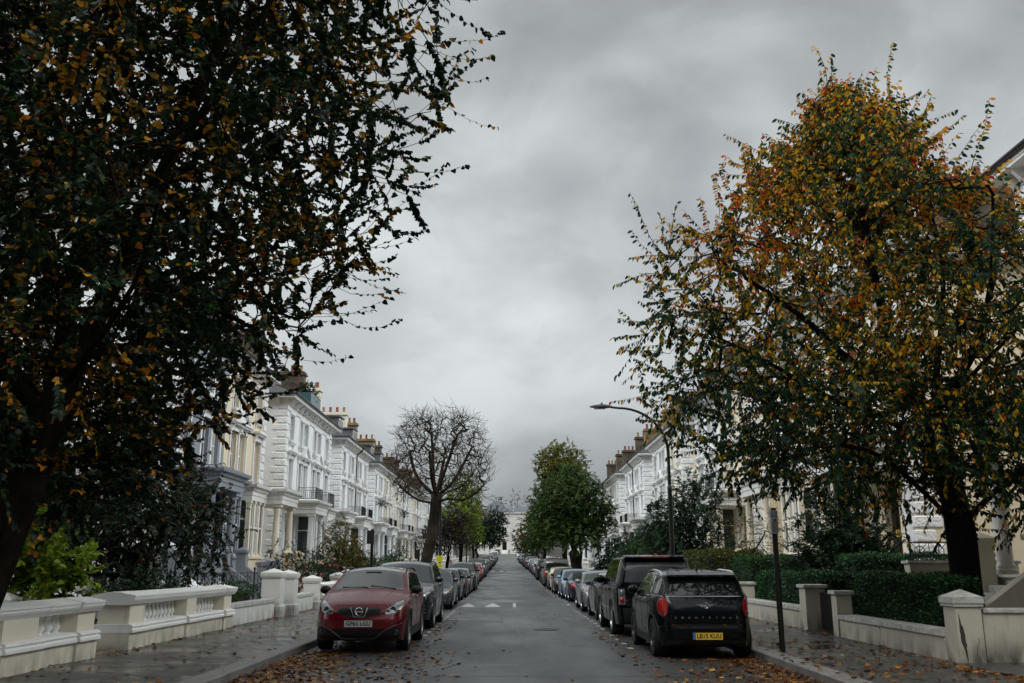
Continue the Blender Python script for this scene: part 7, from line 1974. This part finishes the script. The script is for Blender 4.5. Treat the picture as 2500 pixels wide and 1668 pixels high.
mb = MB(); mb.prism([(-6.2, .02), (-3.2, .02), (-2.4, 1.5), (-3.6, 1.5)], 'y', -.7, -.3); mb.build('dark_awning', M_BLACK, root)
mb = MB(); railing(mb, [(-9, -2.9), (-2.2, -2.9)], 0, 1.1, .25); railing(mb, [(.2, -2.9), (9, -2.9)], 0, 1.1, .25); tag(mb.build('railing', M_TRIMW, None, loc=(-1.5, 313, ze)), 'pale railing in front of the house at the far end', 'fence')
o = empty('road_sign', (1.6, 308.6, zg(309))); tag(o, 'small square blue road sign at the far end of the street', 'sign'); mb = MB(); mb.tube([(0,0,0),(0,0,3.0)], .05, 6); mb.build('post', M_IRON, o); mb = MB(); mb.box(-.36, .36, -.08, -.052, 2.1, 2.8); mb.build('plate', mat('blue sign', (.02, .09, .30), .4), o)
# person in red at the far end
def person(x, y, label):
    root = empty('person', (x, y, zg(y) + .03)); tag(root, label, 'person')
    J = [(0,0,.92,.15,.10), (0,0,1.12,.145,.10), (0,0,1.34,.17,.11), (0,0,1.50,.07,.07), (0,-.02,1.60,.085,.095), (0,-.02,1.72,.075,.09)]
    V = []; Rr = []; E = []
    def v(p, r_): V.append(p); Rr.append(r_); return len(V)-1
    ids = [v(j[:3], j[3:]) for j in J]; E += list(zip(ids, ids[1:]))
    for s in (-1, 1):
        a = [ids[0], v((s*.10,0,.84), (.095,.10)), v((s*.11,-.03*s,.48), (.065,.07)), v((s*.11,.04*s,.08), (.042,.045)), v((s*.12,.04*s-.14,.04), (.035,.03))]; E += list(zip(a, a[1:]))
        b = [ids[2], v((s*.20,0,1.36), (.06,.06)), v((s*.26,.03,1.10), (.045,.045)), v((s*.27,-.05,.86), (.03,.03)), v((s*.27,-.07,.76), (.022,.03))]; E += list(zip(b, b[1:]))
    me = bpy.data.meshes.new('body'); me.from_pydata(V, E, [])
    bm = bmesh.new(); bm.from_mesh(me); bm.verts.layers.skin.verify(); bm.to_mesh(me); bm.free(); o = bpy.data.objects.new('body', me); COL.objects.link(o)
    sk = o.modifiers.new('skin', 'SKIN'); 
    for d, q in zip(me.skin_vertices[0].data, Rr): d.radius = q
    me.skin_vertices[0].data[0].use_root = True; sb = o.modifiers.new('sub', 'SUBSURF'); sb.levels = sb.render_levels = 1
    m2 = bpy.data.meshes.new_from_object(o.evaluated_get(bpy.context.evaluated_depsgraph_get())); bpy.data.objects.remove(o)
    m2.materials.clear(); red = mat('red coat cloth', (.26, .015, .018), .8); skn = mat('skin', (.45, .27, .19), .6); drk = mat('dark trousers', (.03, .012, .015), .8)
    for m_ in (red, skn, drk): m2.materials.append(m_)
    for p in m2.polygons: p.material_index = 1 if p.center.z > 1.5 or (p.center.z < .83 and abs(p.center.x) > .2) else (0 if p.center.z > .5 else 2); p.use_smooth = True
    b = bpy.data.objects.new('body', m2); COL.objects.link(b); b.parent = root
    h = MB(); h.lathe([(.01,.14),(.075,.11),(.10,.04),(.098,-.04),(.06,-.07)], 0, .015, 1.69, 12); h.build('hair', mat('dark hair', (.02,.013,.01), .6), root, smooth=60)
person(-.95, 303.5, 'small figure in a long red coat standing at the far end of the road')
print('objects', len(COL.objects))
